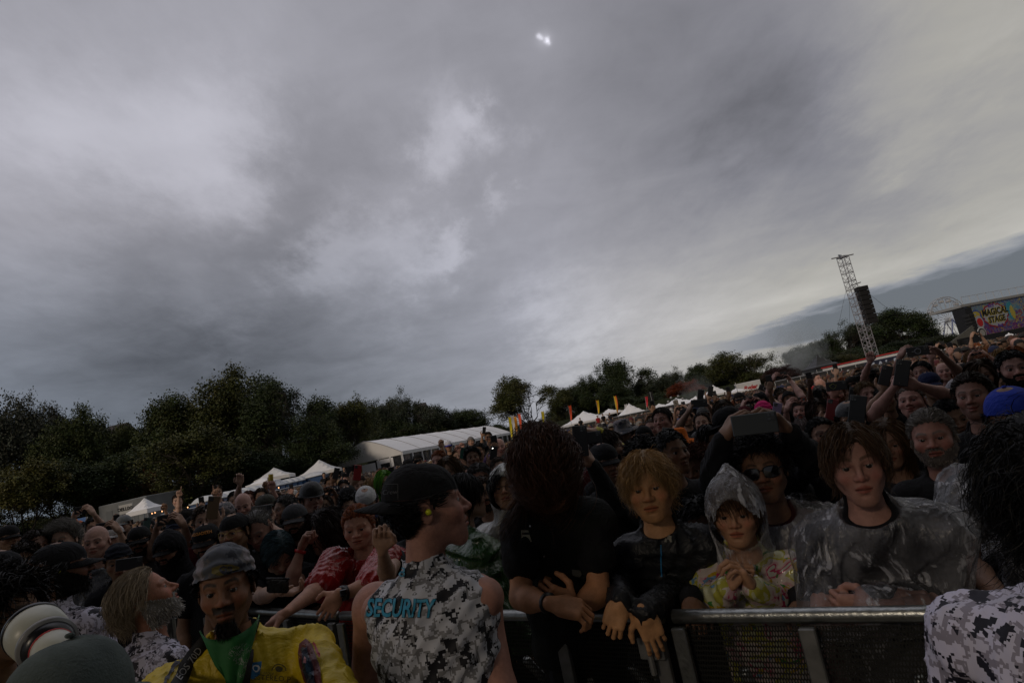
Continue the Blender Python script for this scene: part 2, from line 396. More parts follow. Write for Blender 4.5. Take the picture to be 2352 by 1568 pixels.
for px, py, hw, D, pr, cl_, lab in TREES:
    if 835 < px < 1100: D += 22
    top = at(px, py, D); hgt = top[2] / (1.0 if pr not in (3, 4) else .98); r = hw * D / FPX / .42 * 1.5
    g = thing('tree', (top[0], top[1], 0), lab, 'tree', 'trees around the park')
    g.rotation_euler.z = RNG.uniform(0, 6.28); g.scale = (r, r, hgt)
    k = link('crown', TP[pr][0], g, cl_); link('trunk', TP[pr][1], g)
for nm_, rng_, lab in (('left', (-60, 1120, 24), 'dense dark wood filling in behind the trees on the left and behind the marquee'), ('right', (1270, 2180, 30), 'dense dark wood filling in behind the central and right trees')):
    VV, CC = [], []
    for k in range(rng_[2]):
        px = rng_[0] + (rng_[1] - rng_[0]) * (k + .5) / rng_[2] + RNG.uniform(-12, 12); D = (78 if px < 800 else 122) if nm_ == 'left' else 155
        if nm_ == 'left' and 225 < px < 310: continue
        base_y = np.interp(px, [-60, 60, 250, 300, 420, 680, 780, 1000, 1120, 1270, 1400, 1500, 1600, 1700, 1770, 1800, 1900, 2050, 2180], [950, 955, 985, 985, 915, 900, 945, 945, 975, 925, 870, 875, 870, 850, 860, 835, 790, 745, 790])
        top = at(px, base_y + RNG.uniform(0, 18), D); cr_ = TP[int(RNG.integers(6))][0]; n_v = len(cr_.vertices); co_ = np.empty(n_v * 3, np.float32); cr_.vertices.foreach_get('co', co_); co_ = co_.reshape(-1, 4, 3); cl_ = np.empty(n_v * 4, np.float32); cr_.color_attributes[0].data.foreach_get('color', cl_); cl_ = cl_.reshape(-1, 4, 4)[..., :3]
        pick = RNG.random(len(co_)) < .5; r = RNG.uniform(38, 52) * D / FPX / .42
        ca_, sa_ = math.cos(k * 1.7), math.sin(k * 1.7); q = co_[pick]; q = np.stack([q[..., 0] * ca_ - q[..., 1] * sa_, q[..., 0] * sa_ + q[..., 1] * ca_, q[..., 2]], -1)
        VV.append((q * [r, r, top[2]] + [top[0], top[1], 0]).reshape(-1, 3)); CC.append((cl_[pick] * (1, 1, .9)).reshape(-1, 3))
    VV = np.concatenate(VV); tag(link('woodland', raw_mesh('woodland', VV, np.arange(len(VV)).reshape(-1, 4), leaf_m, False, np.concatenate(CC)), None, (.034, .046, .018)), lab, 'wood', None, 'stuff')
for k in range(40):
    px = 20 + k * 55 + RNG.uniform(-15, 15)
    if px > 2150: break
    D = (58 if px < 760 else (112 if px < 1120 else 128)) + RNG.uniform(-4, 4); hz = 1010 - .212 * (px - 1176)
    ORD = ['first', 'second', 'third', 'fourth', 'fifth', 'sixth', 'seventh', 'eighth', 'ninth', 'tenth', 'eleventh', 'twelfth', 'thirteenth', 'fourteenth', 'fifteenth', 'sixteenth', 'seventeenth', 'eighteenth', 'nineteenth', 'twentieth']
    T0 = at(px, hz - RNG.uniform(40, 62) * (60 / D) ** .5, D); g = thing('bush', (T0[0], T0[1], 0), ORD[k % 20] + (' low bush from the left edge' if k < 20 else ' low bush counting right from the marquee end') + ' in the row under the trees', 'bush', 'bushes under the trees')
    r = RNG.uniform(3.0, 4.6) * D / 90 / .42; g.rotation_euler.z = RNG.uniform(0, 6); g.scale = (r, r, T0[2] * 1.12); link('crown', TP[(0, 1, 5)[k % 3]][0], g, (G2, (.018, .03, .010), (.030, .038, .014), (.045, .045, .014))[k % 4])
tag(None or MB().box(at(800, 1090, 95) * [1, 1, 0] + [-10, 0, 1.5], (70, .6, 1.6)).obj('hedge', mat('hedge', (.02, .028, .012), .9, var=.6, vscale=2, bump=1, bscale=6)), 'long dark hedge line under the trees behind the marquee', 'hedge')
tag(MB().box(at(1700, 960, 150) * [1, 1, 0] + [0, 0, 1.8], (110, .8, 2.4), X=unit((1, -.06, 0)), Y=unit((.06, 1, 0))).obj('hedge', mat('hedge')), 'long dark hedge line under the trees on the right', 'hedge')
# ---- white fabrics
def fabric_white(name, c=(.84, .85, .90)):
    return mat(name, c, .55, spec=.3, var=.05, vscale=.7, bump=.15, bscale=3)
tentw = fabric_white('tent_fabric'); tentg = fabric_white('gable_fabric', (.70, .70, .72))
steel = mat('galvanised_steel', (.55, .56, .58), .38, .85, var=.15, vscale=12)
dark = mat('dark_panel', (.012, .012, .014), .5)
clearw = mat('window_vinyl', (.03, .032, .038), .12, spec=.8, var=.5, vscale=3, bump=.5, bscale=5)
# ---- marquee
ph = math.radians(17); N0 = at(922, 1037, 60); sdir = np.array([math.sin(ph), math.cos(ph), 0]); gdir = np.array([-math.cos(ph), math.sin(ph), 0])
L, Wd, EH, RH = 33.0, 7.8, N0[2], N0[2] + 1.75
base = np.array([N0[0], N0[1], 0])
mq = thing('marquee', base, 'long white marquee tent with dark see-through side walls left of centre', 'tent')
NB = 8
prof = []
for i in range(13):
    u = i / 12; prof.append((u * Wd, EH + (RH - EH) * (1 - abs(2 * u - 1) ** 1.35)))
V = []; F = []
for j in range(NB + 1):
    for u, z in prof: V.append(base + gdir * u + sdir * (L * j / NB) + [0, 0, z])
    if j < NB:
        for q in range(1, 3):
            for (u, z) in prof: V.append(base + gdir * u + sdir * (L * (j + q / 3) / NB) + [0, 0, z - .02])
rows = len(V) // 13
for j in range(rows - 1):
    for i in range(12): F.append((j * 13 + i, j * 13 + i + 1, (j + 1) * 13 + i + 1, (j + 1) * 13 + i))
b = MB(); b.add(V, F); b.obj('roof', tentw, mq, True)
b = MB()
for j in range(NB + 1):
    o = base + sdir * (L * j / NB)
    b.tube([o + gdir * u + [0, 0, z + .01] for u, z in prof], .035, 5)
b.obj('roof_seam', mat('seam_grey', (.30, .30, .32), .6), mq)
b = MB(); b.box(base + sdir * L / 2 - gdir * .05 + [0, 0, EH - .12], (L / 2, .03, .16), X=sdir, Y=gdir); b.obj('valance', tentw, mq)
for o, nm in ((base, 'near'), (base + sdir * L, 'far')):
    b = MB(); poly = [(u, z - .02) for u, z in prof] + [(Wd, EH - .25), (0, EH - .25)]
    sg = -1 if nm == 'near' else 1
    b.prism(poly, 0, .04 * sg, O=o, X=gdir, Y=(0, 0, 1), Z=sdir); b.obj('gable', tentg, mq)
for k in range(2 * NB + 1):
    b = MB(); b.box(base + sdir * (L * k / (2 * NB)) + [0, 0, (EH - .25) / 2], (.09 if k % 2 else .06, .09, (EH - .25) / 2), X=sdir, Y=gdir); b.obj('post', tentw, mq)
    if k < 2 * NB:
        b = MB(); b.box(base + sdir * (L * (k + .5) / (2 * NB)) + gdir * .05 + [0, 0, (EH - .3) / 2], (L / (4 * NB) - .1, .02, (EH - .3) / 2), X=sdir, Y=gdir)
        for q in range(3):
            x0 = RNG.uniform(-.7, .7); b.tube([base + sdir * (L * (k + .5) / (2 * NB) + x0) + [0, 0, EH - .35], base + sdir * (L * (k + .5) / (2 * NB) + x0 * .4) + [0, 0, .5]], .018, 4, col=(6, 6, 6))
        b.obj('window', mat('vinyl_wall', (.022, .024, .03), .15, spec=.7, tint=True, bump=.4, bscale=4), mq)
for k in range(6):
    if k == 3: 
        b = MB(); b.box(base - sdir * .06 + gdir * (Wd * 3.5 / 6 - .8) + [0, 0, 1.2], (.75, .03, 1.2), X=gdir, Y=sdir); d_ = b.obj('door', tentw, mq)
        continue
    b = MB(); b.box(base + gdir * (Wd * (k + .5) / 6) + [0, 0, (EH - .3) / 2], (Wd / 12 - .08, .02, (EH - .3) / 2), X=gdir, Y=sdir); b.obj('window', clearw, mq)
    b = MB(); b.box(base + gdir * (Wd * k / 6) + [0, 0, (EH - .25) / 2], (.07, .06, (EH - .25) / 2), X=gdir, Y=sdir); b.obj('post', tentw, mq)
b = MB(); b.box(base - sdir * .03 + gdir * 1.9 + [0, 0, 1.25], (.9, .03, 1.3), X=gdir, Y=sdir); b.obj('door_surround', tentw, mq)
b = MB(); b.box(base - sdir * .075 + gdir * 1.9 + [0, 0, 1.3], (.5, .02, .85), X=gdir, Y=sdir); b.obj('door_glass', clearw, mq)
# ---- peaked canopies
def canopy(px, py_eave, D, hw_px, peak_px, label, c=None, rot=0.0, h=None, name='canopy_tent', valance=.25):
    e = at(px, py_eave, D); w_ = hw_px * D / FPX; pk = peak_px * D / FPX; zz_ = e[2] if h is None else h
    g = thing(name, (e[0], e[1], 0), label, 'tent', 'canopy tents')
    X = np.array([math.cos(rot), math.sin(rot), 0]); Y = np.array([-X[1], X[0], 0]); o = np.array([e[0], e[1], 0])
    n = 8; V = []; F = []
    for j in range(n + 1):
        for i in range(n + 1):
            a, b_ = 2 * i / n - 1, 2 * j / n - 1; rr = max(abs(a), abs(b_)); V.append(o + X * a * w_ + Y * b_ * w_ + [0, 0, zz_ + pk * (1 - rr) ** 1.35 + .02 * math.sin(i * 3 + j)])
    for j in range(n):
        for i in range(n): F.append((j * (n + 1) + i, j * (n + 1) + i + 1, (j + 1) * (n + 1) + i + 1, (j + 1) * (n + 1) + i))
    m_ = c or tentw
    q = MB(); q.add(V, F)
    for sx, sy, U in ((0, -1, X), (0, 1, X), (-1, 0, Y), (1, 0, Y)):
        q.box(o + X * sx * w_ + Y * sy * w_ + [0, 0, zz_ - valance / 2 + .01], (w_, .012, valance / 2), X=U, Y=np.cross((0, 0, 1), U))
    q.obj('roof', m_, g, False)
    for sx in (-1, 1):
        for sy in (-1, 1):
            q = MB(); q.tube([o + X * sx * w_ * .97 + Y * sy * w_ * .97 + [0, 0, 0], o + X * sx * w_ * .97 + Y * sy * w_ * .97 + [0, 0, zz_]], .03, 6); q.obj('leg', steel, g)
    return g
canopy(334, 1169, 38, 27, 26, 'small bright white peaked canopy beside the DELUXE banner', rot=-.15)
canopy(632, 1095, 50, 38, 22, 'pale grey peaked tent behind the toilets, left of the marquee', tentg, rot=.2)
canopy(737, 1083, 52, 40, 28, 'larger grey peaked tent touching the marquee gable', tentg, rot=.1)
canopy(605, 1108, 44, 30, 12, 'low white canopy at the end of the printed banner wall', rot=.1)
canopy(1450, 951, 85, 32, 26, 'white peaked canopy below the yellow and red feather flags', rot=.1)
canopy(1516, 938, 88, 30, 12, 'white low canopy, first in the row right of the tall peak', rot=.1)
canopy(1556, 927, 88, 34, 14, 'white canopy in the row next to the sticker-covered pole', rot=.1)
canopy(1600, 921, 86, 30, 12, 'white canopy right of the sticker-covered pole', rot=.1)
canopy(1643, 905, 84, 26, 22, 'white peaked canopy left of the black banner fence', rot=.1)
canopy(1692, 899, 90, 20, 8, 'small white canopy below the box trailer', rot=.1)
canopy(1345, 967, 90, 50, 24, 'wide white tent behind the long-haired head', rot=.15)
canopy(1400, 948, 95, 26, 10, 'white tent roof behind the people on the platform', rot=.1)
canopy(1885, 842, 70, 30, 30, 'black peaked canopy with a round white emblem', mat('black_canopy', (.02, .02, .022), .5, var=.2), rot=.1)
canopy(2320, 775, 62, 16, 12, 'little white peaked canopy below the painted stage wall', rot=.1)
canopy(1955, 842, 80, 28, 8, 'white low canopy behind the black fence near the tower', rot=.1)
# ---- generic oriented box by two bottom pixels
def slab(name, pA, DA, pB, DB, z0, z1, th, m_, label, cat, group=None):
    A = at(*pA, DA); B = at(*pB, DB); X = B - A; X[2] = 0; Lh = np.linalg.norm(X) / 2; X = unit(X); Y = np.cross((0, 0, 1), X)
    o = (A + B) / 2; o[2] = 0
    g = thing(name, (o[0], o[1], 0), label, cat, group)
    return g, o, X, Y, Lh
def text_mesh(s, size, mt, ext=.01, bold=0.0, shear=0.0, align='CENTER'):
    cu = bpy.data.curves.new('lettering', 'FONT'); cu.body = s; cu.size = size; cu.extrude = ext; cu.offset = bold; cu.shear = shear
    cu.align_x = align; cu.align_y = 'CENTER'; cu.resolution_u = 3
    o = bpy.data.objects.new('tmp', cu); COL.objects.link(o)
    me = bpy.data.meshes.new_from_object(o.evaluated_get(bpy.context.evaluated_depsgraph_get()))
    bpy.data.objects.remove(o); me.materials.clear(); me.materials.append(mt); me.name = 'lettering'
    return me
def text(s, size, mt, parent, pos, X, Y, name='lettering', **k):
    me = text_mesh(s, size, mt, **k); X = unit(X); Y = unit(Y); Z = np.cross(X, Y)
    M = Matrix(((X[0], Y[0], Z[0], 0), (X[1], Y[1], Z[1], 0), (X[2], Y[2], Z[2], 0), (0, 0, 0, 1)))
    p = np.array(pos) - np.array(parent.location)
    M.translation = Vector(p); me.transform(M)
    o = bpy.data.objects.new(name, me); COL.objects.link(o); o.parent = parent
    return o
UP = np.array([0, 0, 1.0])
whitep = mat('white_paint', (.62, .63, .65), .4, var=.12, vscale=2)
whitet = mat('white_ink', (.75, .75, .75), .6); blackt = mat('black_ink', (.01, .01, .012), .6); redt = mat('red_ink', (.45, .02, .02), .5)
# DELUXE trailer + banner
g, o, X, Y, Lh = slab('trailer', (228, 1190), 46, (338, 1166), 44, 0, 0, 0, None, 'big pale trailer behind the DELUXE banner at left', 'trailer')
b = MB(); b.box(o + Y * 1.3 + UP * 1.95, (Lh, 1.3, 1.35), X=X, Y=Y, bev=.05); b.obj('body', mat('trailer_grey', (.16, .17, .18), .5, var=.2, vscale=1), g)
for sx in (-.55, .1, .5):
    b = MB(); b.box(o + X * Lh * sx - Y * .01 + UP * 1.9, (.35, .01, .9), X=X, Y=Y); b.obj('door', mat('trailer_door', (.12, .13, .14), .5), g)
for sx in (-.6, .6):
    b = MB(); c_ = o + X * Lh * sx + UP * .4; b.tube([c_, c_ + Y * .3], .38, 14); b.obj('wheel', blackt, g)
bo = at(289, 1168, 38); g = thing('banner', (bo[0], bo[1], 0), 'white DELUXE banner with black capitals on two poles', 'banner')
b = MB(); b.box(bo, (.42, .015, .27), X=(1, 0, 0), Y=(0, 1, 0)); b.obj('sheet', mat('banner_white', (.42, .42, .42), .6), g)
text('DELUXE', .27, blackt, g, bo + [0, -.03, 0], (1, 0, 0), UP, bold=.012, ext=.004)
for s_ in (-.42, .42):
    b = MB(); b.tube([bo * [1, 1, 0] + [s_, 0, 0], bo + [s_, 0, .3]], .02, 6); b.obj('pole', steel, g)
# small lights on the string under the canopies
bulbm = mat('bulb_glow', (1, .6, .3), .4, emit=(1, .5, .22, 1.6))
lampst = [(349, 1177), (356, 1175), (372, 1172), (400, 1170), (431, 1163), (460, 1156), (489, 1150), (510, 1146), (520, 1145), (540, 1141), (566, 1134), (600, 1125), (640, 1118)]
sg_ = at(349, 1176, 36); g = thing('string_light', sg_, 'string of small warm bulbs hanging by the fence left of the toilets', 'string light')
P_ = [at(a, b_, 36) for a, b_ in lampst]; b = MB(); b.tube(P_, .01, 4); b.obj('wire', blackt, g)
for p in P_: q = MB(); q.ell(p - UP * .04, (.035, .035, .045), 8, 6); q.obj('bulb', bulbm, g, True)
# printed banner wall
g, o, X, Y, Lh = slab('banner_wall', (503, 1127), 44, (607, 1097), 50, 0, 0, 0, None, 'grey banner wall printed with rows of small logos', 'banner')
bwm = bpy.data.materials.new('printed_banner'); bwm.use_nodes = True; t = NT(bwm.node_tree); bs = bwm.node_tree.nodes['Principled BSDF']
co = t.n('ShaderNodeTexCoord', out=3); sc = t.vm('MULTIPLY', co, (3.2, 3.2, 2.2)); fr = t.vm('FRACTION', sc); fl = t.vm('FLOOR', sc)
sp_ = t.n('ShaderNodeSeparateXYZ', out=None, Vector=fr)
wn = t.n('ShaderNodeTexWhiteNoise', out=1, Vector=fl)
k = t.math('MULTIPLY', t.math('GREATER_THAN', t.noise(co, 26, 2), .52), t.math('LESS_THAN', t.math('ABSOLUTE', t.math('SUBTRACT', sp_.outputs[2], .5)), .2))
cc = t.mix(k, (.20, .20, .20, 1), t.mix(t.math('GREATER_THAN', t.noise(fl, 3.3, 0), .55), (.03, .03, .05, 1), (.25, .03, .03, 1)))
bwm.node_tree.links.new(cc, bs.inputs['Base Color'])
b = MB(); b.box(o + UP * 1.15 + UP * at(555, 1112, 47)[2] * 0 + UP * .0, (Lh, .02, 1.15), X=X, Y=Y); b.obj('sheet', bwm, g)
for k in range(5):
    b = MB(); b.tube([o + X * Lh * (k / 2 - 1) + Y * .05, o + X * Lh * (k / 2 - 1) + Y * .05 + UP * 2.35], .03, 6); b.obj('post', steel, g)
# portable toilets in a row: white domed roofs on blue bodies
A = at(470, 1139, 34); B = at(713, 1089, 52); dirv = B - A; dirv[2] = 0; tot = np.linalg.norm(dirv); dirv = unit(dirv); nrm = np.cross(UP, dirv)
rot = math.atan2(dirv[1], dirv[0]); nT = int(tot / 1.25)
bluep = mat('toilet_blue', (.02, .06, .16), .4, var=.15, vscale=2); roofm = mat('toilet_roof', (.55, .57, .60), .35, var=.08)
pos = ['leftmost', 'second', 'third', 'fourth', 'fifth', 'sixth', 'seventh', 'eighth', 'ninth', 'tenth', 'eleventh', 'twelfth', 'thirteenth', 'fourteenth', 'fifteenth', 'sixteenth', 'seventeenth', 'eighteenth', 'nineteenth', 'twentieth']
def toilet_meshes():
    b = MB(); b.box((0, 0, 1.0), (.56, .56, 1.0), bev=.03); body = raw_mesh('body', np.concatenate(b.V), b.F, bluep, False)
    b = MB()
    V = []; F = []
    for j in range(7):
        for i in range(7):
            x, y = (i / 3 - 1), (j / 3 - 1); V.append((x * .6, y * .6, 2.0 + .30 * (1 - abs(x) ** 3) * (1 - abs(y) ** 3.0) ** .8))
    for j in range(6):
        for i in range(6): F.append((j * 7 + i, j * 7 + i + 1, (j + 1) * 7 + i + 1, (j + 1) * 7 + i))
    b.add(V, F); b.box((0, 0, 1.985), (.6, .6, .03)); roof = raw_mesh('roof', np.concatenate(b.V), b.F, roofm, True)
    b = MB(); b.box((0, -.57, 1.0), (.38, .02, .9)); door = raw_mesh('door', np.concatenate(b.V), b.F, mat('toilet_door', (.03, .09, .22), .4), False)
    return body, roof, door
tm = toilet_meshes()
for k in range(nT):
    p = A + dirv * 1.25 * k; g = thing('portable_toilet', (p[0], p[1], 0), ('nearest portable toilet with a big white curved roof at the row\'s left end' if k == 0 else f'{pos[k] if k < 20 else "far"} portable toilet from the left in the white-roofed row, blue walled'), 'toilet', 'portable toilets in a row')
    g.rotation_euler.z = rot
    if k >= 20: g['label'] = 'far portable toilet at the marquee end of the row'
    for me in tm: link(me.name.split('.')[0], me, g)
    g.scale = (1, 1, (A[2] + (B[2] - A[2]) * k / nT) / 2.28)
p = at(722, 1090, 50); g = thing('portable_toilet', (p[0], p[1], 0), 'larger grey-green arched portable toilet with a white sign beside the grey tents', 'toilet', 'portable toilets in a row'); g.rotation_euler.z = rot
for me in tm: link(me.name.split('.')[0], me, g)
g.scale = (1.8, 1.6, p[2] / 2.1)
# crowd fence in front of them
def fence(P, h, label, n, m_=dark):
    o = P[0] * [1, 1, 0]; g = thing('fence', o, label, 'fence')
    P = [p * [1, 1, 0] for p in P]
    for i in range(len(P) - 1):
        X = unit(P[i + 1] - P[i]); Ln = np.linalg.norm(P[i + 1] - P[i]) / 2
        b = MB(); b.box((P[i] + P[i + 1]) / 2 + UP * h / 2, (Ln, .02, h / 2), X=X, Y=np.cross(UP, X)); b.obj('panel', m_, g)
        b = MB(); b.tube([P[i] + UP * (h + .03), P[i + 1] + UP * (h + .03)], .03, 6); b.obj('rail', steel, g)
        for k in range(n + 1):
            q = P[i] + (P[i + 1] - P[i]) * k / n; b = MB(); b.tube([q, q + UP * (h + .1)], .03, 6); b.obj('post', steel, g)
    return g
fence([at(370, 1170, 30), at(720, 1100, 46)], 1.75, 'long black fabric fence between the crowd and the toilets', 12)
fence([at(1780, 880, 60), at(2110, 815, 52)], 2.0, 'black fabric fence on the right in front of the trees', 10)
fence([at(1290, 985, 75), at(1560, 940, 72)], 1.9, 'black rail platform fence under the feather flags', 10)
# colourful side banner at the left
g, o, X, Y, Lh = slab('painted_banner', (123, 1215), 24, (200, 1197), 24, 0, 0, 0, None, 'orange and blue skyline banner at the left edge', 'banner')
pm = bpy.data.materials.new('skyline_paint'); pm.use_nodes = True; t = NT(pm.node_tree); bs = pm.node_tree.nodes['Principled BSDF']
co = t.n('ShaderNodeTexCoord', out=3)
cc = t.ramp(t.noise(co, 2.2, 3, .6), [(.3, (.3, .05, .01)), (.45, (.4, .12, .02)), (.5, (.05, .15, .4)), (.6, (.35, .3, .4)), (.7, (.02, .02, .05))], 'CONSTANT')
pm.node_tree.links.new(cc, bs.inputs['Base Color'])
b = MB(); b.box(o + UP * 1.85, (Lh, .03, .45), X=X, Y=Y); b.obj('sheet', pm, g)
for k in (-1, 1): b = MB(); b.tube([o + X * Lh * k, o + X * Lh * k + UP * 2.3], .04, 6); b.obj('post', steel, g)
# roofs and brick houses behind the trees
brick = mat('brick', (.085, .042, .034), .85, var=.2, vscale=1.5)
def house(px, py_top, D, hw, label, roofc=(.04, .028, .026), gable=True):
    t0 = at(px, py_top, D); w_ = hw * D / FPX; h = t0[2]; o = np.array([t0[0], t0[1], 0]); g = thing('brick_house', o, label, 'building', 'brick houses behind the trees')
    b = MB(); b.box(o + UP * (h - 3.0) / 2, (w_, 5, (h - 3.0) / 2)); b.obj('wall', brick, g)
    b = MB(); b.prism([(-5.4, h - 3.1), (5.4, h - 3.1), (0, h)], -w_ * 1.02, w_ * 1.02, O=o, X=(0, 1, 0), Y=UP, Z=(1, 0, 0)); b.obj('roof', mat('slate', (.035, .028, .028), .8), g)
    for k in range(3):
        for z in (h - 4.6, h - 7.6):
            b = MB(); b.box(o + np.array([w_ * (k - 1) * .6, -5.03, z]), (.5, .04, .8)); wn_ = b.obj('window', dark, g)
            b = MB(); b.box(o + np.array([w_ * (k - 1) * .6, -5.1, z - .86]), (.6, .08, .06)); b.obj('sill', whitep, wn_); bpy.context.view_layer.update()
    return g
for o_ in []: pass
house(272, 974, 95, 22, 'brick house whose dark gabled roof shows in the gap between the left trees')
house(575, 985, 110, 40, 'brick house glimpsed through the spreading dark tree')
house(966, 926, 140, 12, 'tall brick block peeking over the trees behind the marquee')
# ---- feather flags
def feather(px, py_top, py_bot, D, c1, c2, label, lean=3):
    a = at(px, py_top, D); q = at(px + lean, py_bot, D); o = np.array([q[0], q[1], 0]); g = thing('feather_flag', o, label, 'flag', 'feather flags over the crowd')
    top = a; H_ = top[2]; X = cR * 1.0; X[2] = 0; X = unit(X)
    b = MB(); b.tube([o, o + UP * H_ * .6, o * [1, 1, 0] + (top - o) * [1, 1, 0] * .6 + UP * H_], [.03, .025, .012], 6); b.obj('pole', steel, g)
    n = 12; V = []; F = []; wid = 6.5 * D / FPX
    z1 = H_; z0 = q[2]
    for i in range(n + 1):
        u = i / n; z = z1 + (z0 - z1) * u; ww = wid * (1 - u ** 2 * .75) * (1 if i else .9); off = (top - o) * [1, 1, 0] * (1 - u) * .6
        wv = math.sin(u * 5 + px) * .12
        for k in (0, .5, 1): V.append(o + off + X * (ww * k) + UP * (z + (.14 if (i == 0 and k != .5) else 0)) + np.array([0, wv, 0]) * k)
    for i in range(n):
        for k in range(2): F.append((i * 3 + k, i * 3 + k + 1, i * 3 + 3 + k + 1, i * 3 + 3 + k))
    cols = np.array([c1, (np.array(c1) + c2) / 2, c2] * (n + 1))
    b = MB(); b.add(V, F, cols); b.obj('sail', mat('flag_cloth', (1, 1, 1), .7, tint=True), g, True)
Yw, Or, Rd = (.75, .62, .02), (.85, .35, .02), (.75, .09, .03)
feather(1169, 959, 1008, 75, Yw, Yw, 'lemon yellow feather flag, left of the trio at the marquee end', 6)
feather(1181, 958, 1000, 76, Or, Or, 'amber feather flag, middle of the trio at the marquee end', 6)
feather(1190, 952, 990, 78, Rd, Rd, 'red feather flag, right of the trio at the marquee end', 6)
feather(1244, 946, 975, 80, Yw, Yw, 'yellow feather flag showing just left of the long-haired head', 3)
feather(1307, 933, 966, 80, Rd, Rd, 'red-orange feather flag just right of the long-haired head', 4)
feather(1370, 921, 950, 82, Or, Yw, 'amber feather flag beside the people on the platform', 4)
feather(1410, 911, 951, 80, Yw, Rd, 'half yellow half red feather flag left of the white peaked canopy', 8)
feather(1483, 912, 935, 90, (.5, .02, .03), (.5, .02, .03), 'small dark red flag behind the row of canopies', 2)
feather(1435, 930, 950, 85, (.5, .5, .52), (.5, .5, .52), 'thin white feather flag behind the half yellow one', 2)
feather(1176, 955, 995, 79, (.6, .6, .62), (.6, .6, .62), 'thin white flag between the yellow and amber ones', 4)
b0 = at(1501, 935, 80); g = thing('feather_flag', b0 * [1, 1, 0], 'black feather flag with white lettering above the canopy row', 'flag', 'feather flags over the crowd')
b = MB(); b.box(b0 + UP * 1.0, (.28, .02, 1.0)); b.obj('sail', blackt, g)
b = MB(); b.tube([b0 * [1, 1, 0], b0 + UP * 2], .03, 6); b.obj('pole', steel, g)
# sticker pole with lamps
b0 = at(1556, 940, 60); g = thing('light_mast', b0 * [1, 1, 0], 'sticker-covered lighting mast with small round lamps', 'mast')
stm = mat('sticker_wrap', (.16, .14, .12), .6, var=.9, vscale=6); b = MB(); b.box(b0 * [1, 1, .5] + UP * 0, (.2, .2, b0[2] / 2 + .9)); o_ = b.obj('mast', stm, g)
ptop = b0 + UP * .9
for k in range(5):
    b = MB(); b.ell(ptop + [(k - 2) * .35, -.1, .3 * (k % 2)], (.12, .12, .12), 10, 8); b.obj('lamp', mat('lamp_glass', (.3, .3, .32), .2, spec=.8), g, True)
b = MB(); b.tube([ptop + [-.8, 0, .1], ptop + [.8, 0, .1]], .03, 6); b.obj('crossbar', dark, g)
# Ryder trailer
A = at(1687, 903, 95); B = at(1750, 889, 95); A[2] = B[2] = 0; X = unit(B - A); Y = np.cross(UP, X); Lh = np.linalg.norm(B - A) / 2; o = (A + B) / 2
zt = at(1715, 877, 95)[2]
g = thing('truck_trailer', o, 'long white box trailer with a red Ryder sign in front of the dome-shaped tree', 'trailer')
b = MB(); b.box(o + Y * 1.2 + UP * (zt / 2 + .5), (Lh, 1.25, zt / 2 - .5), X=X, Y=Y, bev=.05); b.obj('box', whitep, g)
text('Ryder', .85, redt, g, o - Y * .08 + UP * (zt - .9) + X * .4, X, UP, bold=.03, shear=.3)
text('Truck Rental', .22, blackt, g, o - Y * .08 + UP * (zt - 1.45) + X * .7, X, UP)
for s_ in (-.7, -.5, .6): b = MB(); b.tube([o + X * Lh * s_ + UP * .5, o + X * Lh * s_ + UP * .5 + Y * .3], .5, 14); b.obj('wheel', blackt, g)
# black banner fence with lettering
A = at(1640, 935, 70); B = at(1700, 921, 70); A[2] = B[2] = 0; X = unit(B - A); o = (A + B) / 2; zt = at(1670, 908, 70)[2]; Lh = np.linalg.norm(B - A) / 2; Y = np.cross(UP, X)
g = thing('banner_fence', o, 'black banner with rough white BLOOD lettering below the box trailer', 'banner')
b = MB(); b.box(o + UP * (zt - .6), (Lh, .03, .65), X=X, Y=Y); b.obj('sheet', blackt, g)
text('BLOOD', .7, whitet, g, o - Y * .06 + UP * (zt - .55), X, UP, bold=.03, ext=.01)
for s_ in (-1, 1): b = MB(); b.tube([o + X * Lh * s_, o + X * Lh * s_ + UP * (zt + 1.2)], .04, 6); b.obj('post', steel, g)
# long white roofed bar with red trim, right; GWAR like lettering wall
A = at(1893, 862, 62); B = at(2112, 812, 56); A[2] = B[2] = 0; X = unit(B - A); o = (A + B) / 2; Lh = np.linalg.norm(B - A) / 2; Y = np.cross(UP, X)
zt = at(2000, 822, 60)[2]
g = thing('trailer', o, 'long white trailer with red roof trim right behind the lattice tower foot', 'trailer')
b = MB(); b.box(o + Y * 1.2 + UP * (zt / 2 + .2), (Lh, 1.2, zt / 2 - .2), X=X, Y=Y); b.obj('body', whitep, g)
b = MB(); b.box(o + Y * 1.15 + UP * (zt + .04), (Lh + .05, 1.3, .05), X=X, Y=Y); b.obj('roof_trim', redt, g)
for s_ in (-.6, -.5, .5): b = MB(); b.tube([o + X * Lh * s_ + UP * .4 - Y * .02, o + X * Lh * s_ + UP * .4 + Y * .3], .4, 14); b.obj('wheel', blackt, g)
A = at(1988, 845, 48); B = at(2060, 828, 46); A[2] = B[2] = 0; X = unit(B - A); o = (A + B) / 2; Lh = np.linalg.norm(B - A) / 2; Y = np.cross(UP, X); zt = at(2025, 826, 47)[2]
g = thing('banner_fence', o, 'navy banner with spiky pale graffiti lettering in front of the red-trimmed trailer', 'banner')
b = MB(); b.box(o + UP * (zt - .5), (Lh, .03, .55), X=X, Y=Y); b.obj('sheet', mat('navy_sheet', (.012, .016, .04), .6), g)
for q, s_ in enumerate(('M', 'A', 'N', 'C', 'E')):
    text(s_, .85, mat('pale_blue_ink', (.42, .48, .6), .6), g, o - Y * (.06 + .004 * q) + UP * (zt - .5 + .08 * (-1) ** q) + X * Lh * (q - 2) * .4, X, UP, name='letter', shear=.5 * (-1) ** q, bold=.02)
# black canopy emblem
b0 = at(1918, 845, 66)
